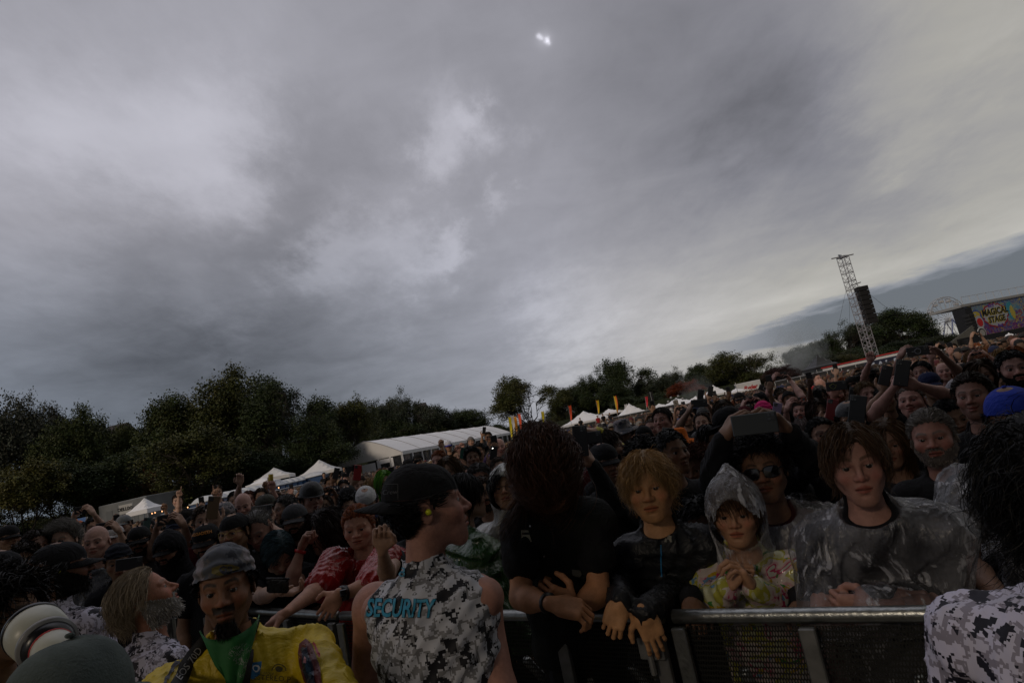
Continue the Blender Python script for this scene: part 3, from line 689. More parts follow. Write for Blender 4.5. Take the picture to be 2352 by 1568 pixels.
# ---- lattice tower with speaker array
tb = at(2003, 815, 62); tt = at(1945, 582, 62); o = np.array([tb[0], tb[1], 0]); Ht = tt[2]
g = thing('lattice_tower', o, 'tall silver lattice tower carrying a black speaker column', 'tower')
hw = .40; ang = .5; X = np.array([math.cos(ang), math.sin(ang), 0]); Y = np.array([-X[1], X[0], 0])
cor = [X * a * hw + Y * b_ * hw for a, b_ in ((-1, -1), (1, -1), (1, 1), (-1, 1))]
lat = mat('tower_metal', (.42, .43, .46), .45, .5)
for c_ in cor: b = MB(); b.tube([o + c_, o + c_ + UP * Ht], .035, 5); b.obj('chord', lat, g)
nS = 15
for k in range(nS):
    b = MB(); z0, z1 = Ht * k / nS, Ht * (k + 1) / nS
    for i in range(4):
        a, c_ = cor[i], cor[(i + 1) % 4]; zm = (z0 + z1) / 2
        b.tube([o + a + UP * z0, o + c_ + UP * zm], .018, 4); b.tube([o + c_ + UP * zm, o + a + UP * z1], .018, 4)
        b.tube([o + c_ + UP * z0, o + a + UP * zm], .018, 4); b.tube([o + a + UP * z1, o + c_ + UP * z1], .024, 4)
    b.obj('bracing', lat, g)
b = MB(); tp = o + UP * Ht
b.box(tp + UP * .06, (1.15, .07, .05), X=unit(cR * [1, 1, 0])); b.box(tp + UP * .18 - X * .35, (.45, .1, .07), X=unit(-X + [0, -.4, .0])); b.box(tp, (.42, .42, .08), X=X, Y=Y); b.obj('headframe', lat, g)
for (za, zb) in ((.44, .74),):
    for k in range(8):
        z = Ht * .44 + (Ht * .30) * (k + .5) / 8; c_ = o + unit(cR * [1, 1, 0]) * .78 + np.array([0, -.2, 0]) + UP * z
        b = MB(); b.box(c_, (.55, .35, Ht * .30 / 16 - .02), X=unit((1, .12, 0)), Y=unit((-.12, 1, 0)), bev=.02); b.obj('speaker', mat('speaker_black', (.014, .014, .015), .6), g)
b = MB(); b.tube([o + UP * Ht * .765, o + unit(cR * [1, 1, 0]) * 1.05 + UP * Ht * .775], .05, 6); b.obj('hoist_arm', dark, g)
for ex, ez, z in ((-4.2, 3, .83), (-1.6, 2.5, .83), (6.5, -2, .83), (5.0, -2, .62)):
    b = MB(); b.tube([o + UP * Ht * z, o + np.array([ex, ez, 0])], .012, 4); b.obj('guy_wire', dark, g)
# ---- ferris wheel
fc = at(2179, 735, 170); R_ = 54 * 170 / FPX
g = thing('ferris_wheel', fc * [1, 1, 0], 'ferris wheel with hanging white cabins behind the painted stage', 'ferris wheel')
fm = mat('wheel_steel', (.42, .44, .48), .5); wx = unit((1, .25, 0))
for off in (-.6, .6):
    wy = np.cross(UP, wx) * off; n = 48
    b = MB(); b.tube([fc + wy + wx * R_ * math.cos(2 * math.pi * k / n) + UP * R_ * math.sin(2 * math.pi * k / n) for k in range(n + 1)], .09, 5, cap=False); b.obj('rim', fm, g)
for k in range(16):
    a = 2 * math.pi * k / 16 + .1; e = fc + wx * R_ * math.cos(a) + UP * R_ * math.sin(a); wy = np.cross(UP, wx) * .6
    b = MB(); b.tube([fc + wy, e + wy], .06, 4); b.tube([fc - wy, e - wy], .06, 4); b.tube([e - wy * 1.6, e + wy * 1.6], .05, 4); b.obj('spoke', fm, g)
    b = MB(); cc_ = e - UP * .95; b.box(cc_ - UP * .15, (.55, .5, .33), bev=.1); b.box(cc_ + UP * .55, (.6, .55, .05))
    for sx in (-.5, .5): b.tube([cc_ + [sx, 0, 0], cc_ + [sx, 0, .6]], .04, 4)
    b.tube([cc_ + UP * .6, e], .04, 4); b.obj('cabin', mat('cabin_white', (.45, .46, .5), .5, var=.3, vscale=2), g)
for s_ in (-1, 1):
    for y_ in (-1, 1):
        b = MB(); wy = np.cross(UP, wx) * 1.1 * y_; b.tube([fc + wy, fc * [1, 1, 0] + wx * s_ * 4 + wy * 1.5], .16, 6); b.obj('leg', mat('leg_blue', (.12, .16, .35), .5, var=.6, vscale=1.5), g)
b = MB(); b.ell(fc, (.6, .9, .6), 12, 8); b.obj('hub', fm, g, True)
# ---- painted stage at the right edge
A = at(2214, 706, 78); B = at(2420, 655, 84); A2 = A * [1, 1, 0]; X = unit((B - A) * [1, 1, 0]); Y = np.cross(UP, X); Lh = np.linalg.norm((B - A)[:2]) / 2
zt = A[2]; zb = at(2231, 776, 78)[2]; zm = (zt + zb) / 2; o = A2 + X * Lh
g = thing('stage', o, 'big stage with a painted graffiti wall reading Magical Stage at the right edge', 'stage')
mm = bpy.data.materials.new('graffiti_wall'); mm.use_nodes = True; t = NT(mm.node_tree); bs = mm.node_tree.nodes['Principled BSDF']
co = t.n('ShaderNodeTexCoord', out=3)
n_a = t.noise(co, .55, 6, .62, 1.2); zc = t.n('ShaderNodeSeparateXYZ', out=None, Vector=co).outputs[2]
v_ = t.math('ADD', n_a, t.math('MULTIPLY', t.math('SUBTRACT', zc, zm), .07))
c_ = t.ramp(v_, [(.18, (.03, .01, .06)), (.3, (.14, .02, .14)), (.4, (.03, .06, .25)), (.48, (.22, .03, .05)), (.53, (.05, .22, .38)), (.6, (.16, .20, .26)), (.68, (.03, .08, .3)), (.8, (.3, .26, .05))])
sp_ = t.math('GREATER_THAN', t.noise(co, 9, 3), .66); c_ = t.mix(sp_, c_, (.3, .3, .35, 1))
ln_ = t.math('LESS_THAN', t.math('ABSOLUTE', t.math('SUBTRACT', t.noise(co, .8, 3, .5, 2.0), .5)), .012); c_ = t.mix(ln_, c_, (.42, .36, .05, 1))
mm.node_tree.links.new(c_, bs.inputs['Base Color'])
b = MB(); b.box(o + UP * zm, (Lh, .05, (zt - zb) / 2), X=X, Y=Y); b.obj('painted_wall', mm, g)
def blob(cx_, cz_, rx, rz, m_, off, jag=.1, n=40, name='painted_cloud', seed=1):
    rg = np.random.default_rng(seed); poly = [(cx_ + rx * math.cos(2 * math.pi * k / n) * (1 + jag * math.sin(k * 2.3) + rg.normal(0, jag * .25)), cz_ + rz * math.sin(2 * math.pi * k / n) * (1 + jag * math.sin(k * 2.9))) for k in range(n)]
    b = MB(); b.prism(poly, 0, .02, O=A2 - Y * off, X=X, Y=UP, Z=-Y); return b.obj(name, m_, g)
sH = (zt - zb); cx0 = 4.9
blob(cx0, zm + .25, 2.35, sH * .40, mat('crimson_paint', (.25, .02, .04), .6), .06, seed=2)
blob(cx0, zm + .27, 2.15, sH * .35, mat('pale_paint', (.34, .36, .42), .6), .085, seed=3)
gy, gk, gb = mat('ochre_paint', (.40, .34, .06), .6), blackt, mat('violet_paint', (.10, .05, .30), .6)
for wd, zz2, sz, xx in (('MAGICAL', .75, 1.12, 0), ('STAGE', -.25, 1.05, -.05)):
    text(wd, sz, gy, g, A2 + X * (cx0 + xx - .05) + UP * (zm + zz2 - .04) - Y * .115, X, UP, bold=.075, shear=.15)
    text(wd, sz, gk, g, A2 + X * (cx0 + xx) + UP * (zm + zz2) - Y * .145, X, UP, bold=.03, shear=.15)
text('RIOT', .5, gb, g, A2 + X * (cx0 - .3) + UP * (zm + 1.5) - Y * .12, X, UP, bold=.02)
text('Fest', .55, gb, g, A2 + X * (cx0 + .2) + UP * (zm - 1.1) - Y * .12, X, UP, bold=.02, shear=.2)
# painted shouting head, generic
blob(1.55, zm + .35, .95, 1.0, mat('blue_paint', (.03, .07, .3), .6), .06, .08, name='painted_hair', seed=5)
blob(1.45, zm + .75, .75, .42, gy, .085, .04, name='painted_brow', seed=6); blob(1.7, zm - .25, .75, .85, mat('pale_paint'), .088, .05, name='painted_jaw', seed=7)
blob(1.75, zm - .25, .5, .52, redt, .115, .05, name='painted_mouth', seed=8); blob(1.35, zm + .82, .14, .1, mat('pale_paint'), .115, .02, name='painted_eye', seed=9)
blob(7.9, zm + .5, .7, 1.1, mat('teal_paint', (.04, .25, .35), .6), .06, .25, name='painted_shape', seed=10); blob(8.1, zm + .2, .4, .8, gy, .09, .3, name='painted_shape', seed=11)
b = MB(); b.box(o + Y * 2 + UP * (zt + .22), (Lh + .6, 2.2, .16), X=X, Y=Y); b.box(o - Y * .15 + UP * (zt + .20), (Lh + .6, .06, .10), X=X, Y=Y); b.obj('roof_beam', mat('beam_grey', (.30, .31, .32), .5), g)
for k in range(13):
    q = A2 + X * (Lh * 2 * k / 12) + UP * (zt + .38); b = MB(); b.tube([q, q + UP * .95], .04, 4)
    if k < 12: b.tube([q + UP * .95, q + X * Lh / 6 + UP * .95], .03, 4); b.tube([q, q + X * Lh / 6 + UP * .9], .012, 4)
    b.obj('rail', fm, g)
b = MB(); b.box(A2 - X * .55 + UP * (zt + 1.4) / 2 - UP * .7, (.6, .8, (zt - .3) / 2), X=X, Y=Y); b.obj('side_drape', dark, g)
for k in range(6): b = MB(); b.box(A2 - X * 1.0 - Y * .9 + UP * (zt - 1.2 - .42 * k), (.45, .4, .18), X=X, Y=Y, bev=.03); b.obj('speaker', mat('speaker_black'), g)
b = MB(); b.box(A2 + X * 5 - Y * 1.2 + UP * (zb - .6), (9.5, 1.2, .55), X=X, Y=Y); b.obj('deck', dark, g)
b = MB(); b.prism([(-6.6, .4), (-1.2, .4), (-1.2, zb + 1.5), (-6.6, 2.1)], 0, .1, O=A2 - Y * 1.3, X=X, Y=UP, Z=Y); b.obj('side_tarp', mat('tarp_grey', (.12, .12, .11), .7, var=.2), g)
b = MB(); b.box(A2 - X * 2.9 - Y * 1.5 + UP * 1.75, (2.0, .1, .75), X=X, Y=Y); b.obj('side_opening', blackt, g)
b = MB(); q = A2 - X * .9 - Y * 1.7 + UP * (zb + .3); b.tube([q, q - Y * .05], .72, 28, col=(.55, .57, .6)); b.tube([q - Y * .06, q - Y * .09], .6, 28, col=(.03, .03, .03)); b.tube([q - Y * .1, q - Y * .12], .42, 28, col=(.3, .3, .3)); b.obj('round_emblem', mat('emblem_ink', (1, 1, 1), .6, tint=True), g)
text('SMOKE CLUB 5/8', .45, whitet, g, A2 - X * .4 - Y * 1.75 + UP * (zb - .75), X, UP, ext=.005)
# emblem on black canopy
q = at(1933, 848, 64)
# smoke
def smoke(px, py, D, r, dens, label):
    p = at(px, py, D); b = MB(); b.ell((0, 0, 0), (r, r * .7, r * 1.2), 16, 12); o = b.obj('smoke', None, None, True, base=None); o.location = p
    mt = bpy.data.materials.new('smoke'); mt.use_nodes = True; mt.node_tree.nodes.clear(); t = NT(mt.node_tree)
    co = t.n('ShaderNodeTexCoord', out=3); rr = t.vm('LENGTH', t.vm('MULTIPLY', co, (1 / r, 1 / r / .7, 1 / r / 1.2)), out=1)
    f = t.math('MULTIPLY', t.n('ShaderNodeMapRange', Value=rr, i1=.15, i2=1.0, i3=1.0, i4=0.0), t.n('ShaderNodeMapRange', Value=t.noise(co, 1.6 / r, 4, .6, .6), i1=.38, i2=.65, i3=0.0, i4=dens))
    vol = t.n('ShaderNodeVolumePrincipled', Color=(.86, .94, 1.0, 1), Density=f); t.n('ShaderNodeOutputMaterial', out=None, Volume=vol)
    o.data.materials.append(mt); tag(o, label, 'smoke', None, 'stuff')
smoke(1828, 805, 118, 6.5, .30, 'blue-grey smoke drifting among the trees left of the lattice tower')
smoke(1600, 905, 90, 3.0, .2, 'faint smoke rising above the row of canopies')
# ================================================================== people: surfaces from distance fields
def nets(V, o, h):
    ins = V < 0
    c = [(i, j, k) for i in (0, 1) for j in (0, 1) for k in (0, 1)]
    sl = lambda a, d: a[d[0]:a.shape[0] - 1 + d[0], d[1]:a.shape[1] - 1 + d[1], d[2]:a.shape[2] - 1 + d[2]]
    cnt = sum(sl(ins, d).astype(np.int8) for d in c)
    act = (cnt > 0) & (cnt < 8); ids = -np.ones(act.shape, dtype=np.int64)
    I = np.argwhere(act); ids[act] = np.arange(len(I))
    val = {d: V[I[:, 0] + d[0], I[:, 1] + d[1], I[:, 2] + d[2]] for d in c}
    P = np.zeros((len(I), 3)); n = np.zeros(len(I))
    for ax in range(3):
        for d in c:
            if d[ax]: continue
            e = list(d); e[ax] = 1; e = tuple(e); a, b = val[d], val[e]; cr = (a < 0) != (b < 0)
            t = np.where(cr, a / np.where(a == b, 1, a - b), 0); q = np.tile(np.array(d, float), (len(I), 1)); q[:, ax] += t
            P[cr] += q[cr]; n[cr] += 1
    P = (I + P / n[:, None]) * h + o
    F = []
    for ax in range(3):
        a, b = [x for x in range(3) if x != ax]
        s0 = [slice(1, -1)] * 3; s1 = [slice(1, -1)] * 3; s0[ax] = slice(0, -1); s1[ax] = slice(1, None)
        A_, B_ = ins[tuple(s0)], ins[tuple(s1)]
        for flip in (0, 1):
            E = np.argwhere((A_ & ~B_) if not flip else (~A_ & B_))
            if not len(E): continue
            off = np.array([1, 1, 1]); off[ax] = 0; E = E + off
            def cid(da, db):
                q = E.copy(); q[:, a] += da; q[:, b] += db; return ids[q[:, 0], q[:, 1], q[:, 2]]
            f = np.stack([cid(-1, -1), cid(0, -1), cid(0, 0), cid(-1, 0)], 1)
            if (ax == 1) != bool(flip): f = f[:, ::-1]
            F.append(f)
    F = np.concatenate(F); return P, F[(F >= 0).all(1)]
def grid(lo, hi, h):
    lo = np.array(lo, float); n = np.ceil((np.array(hi) - lo) / h).astype(int) + 1
    ax = [lo[i] + h * np.arange(n[i]) for i in range(3)]
    return np.meshgrid(*[a.astype(np.float32) for a in ax], indexing='ij', sparse=False), lo
def smin(a, b, k):
    h = np.clip(.5 + .5 * (b - a) / k, 0, 1); return b + (a - b) * h - k * h * (1 - h)
def smax(a, b, k): return -smin(-a, -b, k)
def s_ell(X, c, r, R=None):
    x, y, z = X[0] - c[0], X[1] - c[1], X[2] - c[2]
    if R is not None: x, y, z = (R[0][0] * x + R[0][1] * y + R[0][2] * z, R[1][0] * x + R[1][1] * y + R[1][2] * z, R[2][0] * x + R[2][1] * y + R[2][2] * z)
    k0 = np.sqrt((x / r[0]) ** 2 + (y / r[1]) ** 2 + (z / r[2]) ** 2); k1 = np.sqrt((x / r[0] ** 2) ** 2 + (y / r[1] ** 2) ** 2 + (z / r[2] ** 2) ** 2)
    return k0 * (k0 - 1) / (k1 + 1e-6)
def s_cap(X, a, b, ra, rb=None):
    rb = ra if rb is None else rb; a = np.array(a, float); b = np.array(b, float); d = b - a; L2 = d @ d + 1e-9
    x, y, z = X[0] - a[0], X[1] - a[1], X[2] - a[2]
    t = np.clip((x * d[0] + y * d[1] + z * d[2]) / L2, 0, 1)
    return np.sqrt((x - d[0] * t) ** 2 + (y - d[1] * t) ** 2 + (z - d[2] * t) ** 2) - (ra + (rb - ra) * t)
# ---- head: face towards -Y, z = 0 at the eyes
def head_sdf(X, sm=0):
    d = s_ell(X, (0, .014, .030), (.074, .096, .086))
    d = smin(d, s_ell(X, (0, -.026, -.018), (.063, .062, .075)), .03)
    for s in (-1, 1):
        d = smin(d, s_cap(X, (s * .052, .008, -.052), (s * .020, -.064, -.096), .019, .015), .03)
    d = smin(d, s_ell(X, (0, -.072, -.100), (.022, .017, .016)), .018)
    d = smin(d, s_ell(X, (0, -.062, -.062), (.036, .033, .034)), .03)
    for s in (-1, 1):
        d = smin(d, s_ell(X, (s * .040, -.058, -.026), (.024, .026, .022)), .022)
        d = smin(d, s_cap(X, (s * .010, -.081, .021), (s * .044, -.069, .020), .0095, .008), .014)
        d = smax(d, -s_ell(X, (s * .031, -.096, .000), (.019, .017, .0115)), .010)
    d = smin(d, s_cap(X, (0, -.085, .012), (0, -.1085, -.026), .0062, .0105), .012)
    for s in (-1, 1): d = smin(d, s_ell(X, (s * .0125, -.096, -.030), (.0085, .011, .0075)), .008)
    for s in (-1, 1): d = smax(d, -s_ell(X, (s * .0065, -.1045, -.0385), (.0036, .006, .004)), .003)
    # lips
    d = smin(d, s_cap(X, (-.018, -.0885, -.0575), (0, -.0955, -.0545), .0055, .0062), .006)
    d = smin(d, s_cap(X, (.018, -.0885, -.0575), (0, -.0955, -.0545), .0055, .0062), .006)
    d = smin(d, s_cap(X, (-.014, -.0885, -.066), (0, -.0945, -.068), .0055, .0072), .006)
    d = smin(d, s_cap(X, (.014, -.0885, -.066), (0, -.0945, -.068), .0055, .0072), .006)
    for s in (-1, 1): d = smax(d, -s_cap(X, (s * .0245, -.090, -.0625), (0, -.1015, -.0608), .0022, .0030), .003)
    d = smax(d, -s_ell(X, (0, -.099, -.080), (.018, .007, .0055)), .006)
    for s in (-1, 1):                                              # eyeball hole filled by lids, ears
        ec = (s * .0312, -.0735, -.0005)
        ball = s_ell(X, ec, (.0138, .0138, .0138))
        up = smax(ball, (ec[2] + .0017 + (X[1] + .0735) * -.15) - X[2], .002); lo = smax(ball, X[2] - (ec[2] - .0045), .002)
        d = smin(d, up, .004); d = smin(d, lo, .004)
        ca, sa = math.cos(.25), math.sin(.25)
        R = ((ca, s * sa, 0), (-s * sa, ca, -.2), (0, .2, 1))
        e = s_ell(X, (s * .0775, .018, -.008), (.0075, .0195, .031), R)
        e = smax(e, -s_ell(X, (s * .0865, .012, -.006), (.0075, .0115, .019), R), .005)
        d = smin(d, e, .007)
    d = smin(d, s_cap(X, (0, .020, -.060), (0, .040, -.150), .050, .053), .03)
    return d
_hc = {}
def head_base(h):
    if h in _hc: return _hc[h]
    X, o = grid((-.10, -.128, -.165), (.10, .122, .128), h)
    V, F = nets(head_sdf(X), o, h)
    keep = V[:, 2] > -.158                                         # open stump of the neck sits inside the torso
    m_ = -np.ones(len(V), int); m_[keep] = np.arange(keep.sum()); F = m_[F]; F = F[(F >= 0).all(1)]; V = V[keep]
    Fn = np.cross(V[F[:, 1]] - V[F[:, 0]], V[F[:, 2]] - V[F[:, 0]]); N = np.zeros_like(V)
    for i in range(4): np.add.at(N, F[:, i], Fn)
    N /= np.linalg.norm(N, axis=1)[:, None] + 1e-9
    _hc[h] = (V, F, N); return _hc[h]
def sst(e0, e1, x): t = np.clip((x - e0) / (e1 - e0), 0, 1); return t * t * (3 - 2 * t)
def masks(V):
    x, y, z = V.T; ax = np.abs(x)
    front = sst(-.045, -.065, y)
    lipz = -.0612 + .0015 * (ax < .008)
    lips = sst(1.15, .8, np.sqrt((x / .024) ** 2 + ((z - lipz) / .0115) ** 2)) * (y < -.078)
    line = sst(.0028, .0012, np.abs(z + .0612 - ax * -.03)) * (ax < .024) * (y < -.078)
    bz = .0235 + .005 * np.sin(np.clip((ax - .012) / .038, 0, 1) * 2.6) - .006 * sst(.04, .052, ax)
    brow = sst(.0068, .003, np.abs(z - bz)) * sst(.008, .013, ax) * sst(.053, .047, ax) * (y < -.05)
    jawline = sst(.006, -.006, z + .008 - (y + .01) * .58) * sst(.045, .02, y) * (z > -.125)
    must = sst(.014, .006, np.abs(z + .044)) * (ax < .032) * (y < -.075)
    beard = np.clip(np.maximum(jawline * (1 - (ax < .016) * (z > -.052) * (y < -.07) * .0), must), 0, 1)
    beard = beard * (1 - lips) * (1 - sst(-.035, -.028, z) * (ax < .02)) * (1 - sst(-.06, -.03, z) * sst(.058, .040, ax) * sst(.03, .038, ax) * 0)
    chk = np.exp(-(((ax - .042) / .018) ** 2 + ((z + .028) / .018) ** 2)) * (y < -.03) + np.exp(-((x / .013) ** 2 + ((z + .030) / .012) ** 2)) * (y < -.09)
    lash = sst(.0022, .0008, np.abs(z - .0032)) * (np.abs(ax - .031) < .015) * (y < -.07)
    hl = np.interp(y, [-.095, -.07, -.05, -.035, -.02, -.005, .005, .03, .045, .075, .12], [.073, .068, .056, .030, .000, -.012, .026, .022, -.045, -.070, -.075])
    hair = z - hl + .004 * np.sin(x * 300) * (y < -.02)
    ear = (ax > .0735) & (z < .026) & (z > -.045) & (y > -.005) & (y < .045)
    hair = np.where(ear, -1, hair)
    socket = np.exp(-(((ax - .031) / .02) ** 2 + ((z - .004) / .012) ** 2)) * (y < -.06)
    return dict(lips=lips, line=line, brow=brow, beard=beard, chk=chk, lash=lash, hair=hair, socket=socket, must=must)
def warp(V, f):                     # individual faces: wide, jaw, nose, long, smile
    V = V.copy(); x, y, z = V.T
    V[:, 0] *= 1 + f.get('wide', 0) + f.get('jaw', 0) * sst(-.01, -.09, z) * (z > -.13) + f.get('jaw', 0) * (z <= -.13)
    V[:, 2] = np.where(z < 0, z * (1 + f.get('long', 0)), z)
    V[:, 1] -= f.get('nose', 0) * np.exp(-((x / .014) ** 2 + ((z + .022) / .022) ** 2)) * (y < -.085)
    sm = f.get('smile', 0); g_ = np.exp(-(((np.abs(x) - .024) / .009) ** 2 + ((z + .06) / .012) ** 2)) * (y < -.07)
    V[:, 2] += sm * g_ * .008; V[:, 1] += sm * g_ * .004
    ft = f.get('fat', 0); g_ = sst(.02, -.08, z) * (z > -.125); V[:, 0] *= 1 + ft * g_; V[:, 1] -= ft * .05 * np.exp(-((z + .07) / .04) ** 2) * (y < 0)
    return V
def skin_tint(M, V, f, hair_c, skin_c, rg):
    t = np.ones((len(V), 3)); hc = np.clip(np.array(hair_c) / np.array(skin_c), 0, 3)
    t *= 1 - (.10 * M['chk'])[:, None] * np.array([-.35, .9, .8]) * 2
    t *= 1 - (.22 * M['socket'])[:, None] * np.array([.7, 1, .9])
    t = t * (1 - M['lips'][:, None]) + M['lips'][:, None] * np.array([.80, .48, .46]) * t
    t *= 1 - .75 * M['line'][:, None]
    b = np.clip(f.get('brow', .8) * M['brow'] * rg.uniform(.7, 1.1, len(V)), 0, 1)[:, None]; t = t * (1 - b) + b * np.minimum(hc, .9) * .8
    l = np.clip(.8 * M['lash'], 0, 1)[:, None]; t = t * (1 - l) + l * .1
    bd = np.clip(f.get('stubble', 0) * M['beard'] * rg.uniform(.6, 1.2, len(V)) + f.get('must', 0) * M['must'] * rg.uniform(.5, 1.1, len(V)), 0, .95)[:, None]
    t = t * (1 - bd) + bd * np.array(f.get('beardc', hc) if 'beardc' not in f else np.array(f['beardc']) / np.array(skin_c))
    if f.get('bald', 1) == 0: pass
    return t * rg.normal(1, .02, (len(V), 1))
# ---- materials for people
def skin_mat():
    m = bpy.data.materials.new('skin'); m.use_nodes = True; t = NT(m.node_tree); bs = m.node_tree.nodes['Principled BSDF']
    co = t.n('ShaderNodeTexCoord', out=3)
    c = t.mix(1.0, t.n('ShaderNodeObjectInfo', out=1), t.n('ShaderNodeAttribute', attrs={'attribute_name': 'tint'}), 'MULTIPLY')
    n = t.n('ShaderNodeMapRange', Value=t.noise(co, 30, 8, .7), i1=.32, i2=.68, i3=.78, i4=1.16)
    c = t.vm('SCALE', c); m.node_tree.links.new(n, c.node.inputs[3]); m.node_tree.links.new(c, bs.inputs['Base Color'])
    bs.inputs['Roughness'].default_value = .55; bs.inputs['Specular IOR Level'].default_value = .35
    b = t.n('ShaderNodeBump', Strength=.5, Distance=.003, Height=t.noise(co, 170, 4, .7)); m.node_tree.links.new(b, bs.inputs['Normal'])
    return m
SKINM = skin_mat()
def cloth_mat(name, rough=.85, spec=.2, bscale=9, bump=.8, clear=0.0, fold=.03):
    m = bpy.data.materials.new(name); m.use_nodes = True; t = NT(m.node_tree); bs = m.node_tree.nodes['Principled BSDF']
    co = t.n('ShaderNodeTexCoord', out=3)
    c = t.mix(1.0, t.n('ShaderNodeObjectInfo', out=1), t.n('ShaderNodeAttribute', attrs={'attribute_name': 'tint'}), 'MULTIPLY')
    n = t.n('ShaderNodeMapRange', Value=t.noise(co, 6, 5, .6), i1=.3, i2=.7, i3=.8, i4=1.15)
    c = t.vm('SCALE', c); m.node_tree.links.new(n, c.node.inputs[3]); m.node_tree.links.new(c, bs.inputs['Base Color'])
    bs.inputs['Roughness'].default_value = rough; bs.inputs['Specular IOR Level'].default_value = spec; bs.inputs['Coat Weight'].default_value = clear
    hgt = t.math('ABSOLUTE', t.math('SUBTRACT', t.noise(co, bscale, 4, .55, 1.2), .5))
    b = t.n('ShaderNodeBump', Strength=bump, Distance=fold, Height=hgt); m.node_tree.links.new(b, bs.inputs['Normal'])
    return m
CLOTH = cloth_mat('cloth'); NYLON = cloth_mat('nylon', .5, .4, 10, .6); VINYL = cloth_mat('shiny_vinyl', .22, .6, 9, .7, .5, .03)
def plastic_mat(name, color, op=.35, rough=.18):
    m = bpy.data.materials.new(name); m.use_nodes = True; t = NT(m.node_tree); t.nt.nodes.clear()
    co = t.n('ShaderNodeTexCoord', out=3)
    wv_ = t.vm('ADD', co, t.vm('SCALE', t.noise(co, 3.0, 2, .5, 0, out=1))); wv_.node.inputs[1].links[0].from_node.inputs[3].default_value = .22
    ra = t.noise(t.n('ShaderNodeMapping', Vector=wv_, Rotation=(0, .5, 0), Scale=(22, 22, 3)), 1.0, 4, .6)
    rb = t.noise(t.n('ShaderNodeMapping', Vector=wv_, Rotation=(0, -.9, .4), Scale=(26, 26, 4)), 1.0, 4, .6)
    crease = t.math('MAXIMUM', t.n('ShaderNodeMapRange', Value=ra, i1=.58, i2=.66, i3=0.0, i4=1.0), t.n('ShaderNodeMapRange', Value=rb, i1=.60, i2=.68, i3=0.0, i4=.9))
    h = t.math('ADD', ra, rb)
    patch = t.n('ShaderNodeMapRange', Value=t.noise(co, 4, 4, .6, .6), i1=.38, i2=.66, i3=-.12, i4=.22)
    alpha = t.math('ADD', t.math('ADD', t.math('MULTIPLY', crease, .62), op), patch, clamp=True)
    bmp = t.n('ShaderNodeBump', Strength=.8, Distance=.02, Height=h)
    bs = t.n('ShaderNodeBsdfPrincipled', Base_Color=rgb(color), Roughness=rough, Normal=bmp); bs.node.inputs['Specular IOR Level'].default_value = .8
    gl = t.n('ShaderNodeBsdfGlossy', Color=(1, 1, 1, 1), Roughness=.22, Normal=bmp)
    tr = t.n('ShaderNodeBsdfTransparent', Color=(.93, .93, .95, 1))
    body = t.n('ShaderNodeMixShader', i0=alpha, i1=tr, i2=bs)
    fz = t.n('ShaderNodeFresnel', IOR=1.35, Normal=bmp)
    o = t.n('ShaderNodeMixShader', i0=t.math('MULTIPLY', fz, .55), i1=body, i2=gl)
    t.n('ShaderNodeOutputMaterial', out=None, Surface=o); return m
CLEARP = plastic_mat('clear_poncho_plastic', (.46, .47, .52), .17, .32); MILKP = plastic_mat('milky_poncho_plastic', (.50, .50, .45), .75); REDP = plastic_mat('red_poncho_plastic', (.36, .014, .014), 1.3, .3)
GREENP = plastic_mat('green_poncho_plastic', (.015, .060, .012), 1.3, .2); CLEARW = plastic_mat('clear_hood_plastic', (.66, .66, .70), .13, .32)
def camo_mat(name, px, cols, scale=9.0):
    m = bpy.data.materials.new(name); m.use_nodes = True; t = NT(m.node_tree); bs = m.node_tree.nodes['Principled BSDF']
    co = t.n('ShaderNodeTexCoord', out=3); q = t.vm('SCALE', t.vm('FLOOR', t.vm('SCALE', co))); q.node.inputs[3].default_value = px
    q.node.inputs[0].links[0].from_node.inputs[0].links[0].from_node.inputs[3].default_value = 1 / px
    n = t.noise(q, scale, 3, .6, .3); n2 = t.noise(t.vm('ADD', q, (3.3, 1.7, 9.1)), scale * 1.3, 3, .62, .3)
    c = t.ramp(n, [(0, cols[1]), (.45, cols[2]), (.53, cols[3])], 'CONSTANT')
    c = t.mix(t.math('GREATER_THAN', n2, .555), c, rgb(cols[0]))
    m.node_tree.links.new(c, bs.inputs['Base Color']); bs.inputs['Roughness'].default_value = .6; bs.inputs['Specular IOR Level'].default_value = .3
    hgt = t.math('ABSOLUTE', t.math('SUBTRACT', t.noise(co, 5, 3, .5, .8), .5)); b = t.n('ShaderNodeBump', Strength=.5, Distance=.03, Height=hgt); m.node_tree.links.new(b, bs.inputs['Normal'])
    return m
CAMO = camo_mat('grey_digital_camo', .0048, [(.014, .014, .018), (.47, .48, .53), (.20, .20, .21), (.52, .53, .58)], 19)
CAMO2 = camo_mat('violet_digital_camo', .0048, [(.014, .013, .022), (.50, .48, .58), (.25, .23, .28), (.55, .53, .66)], 19)
CAMOP = camo_mat('patch_camo', .002, [(.014, .016, .026), (.06, .065, .08), (.10, .09, .085), (.20, .17, .18)], 14)
def hair_mat():
    m = bpy.data.materials.new('hair'); m.use_nodes = True; t = NT(m.node_tree); bs = m.node_tree.nodes['Principled BSDF']
    c = t.mix(1.0, t.n('ShaderNodeObjectInfo', out=1), t.n('ShaderNodeAttribute', attrs={'attribute_name': 'tint'}), 'MULTIPLY')
    m.node_tree.links.new(c, bs.inputs['Base Color']); bs.inputs['Roughness'].default_value = .5; bs.inputs['Specular IOR Level'].default_value = .22
    return m
HAIRM = hair_mat()
BLK = mat('black_plastic', (.010, .010, .012), .3); LENS = mat('dark_glass', (.006, .006, .008), .06, spec=.9); SCR = mat('phone_screen', (.01, .01, .015), .15)
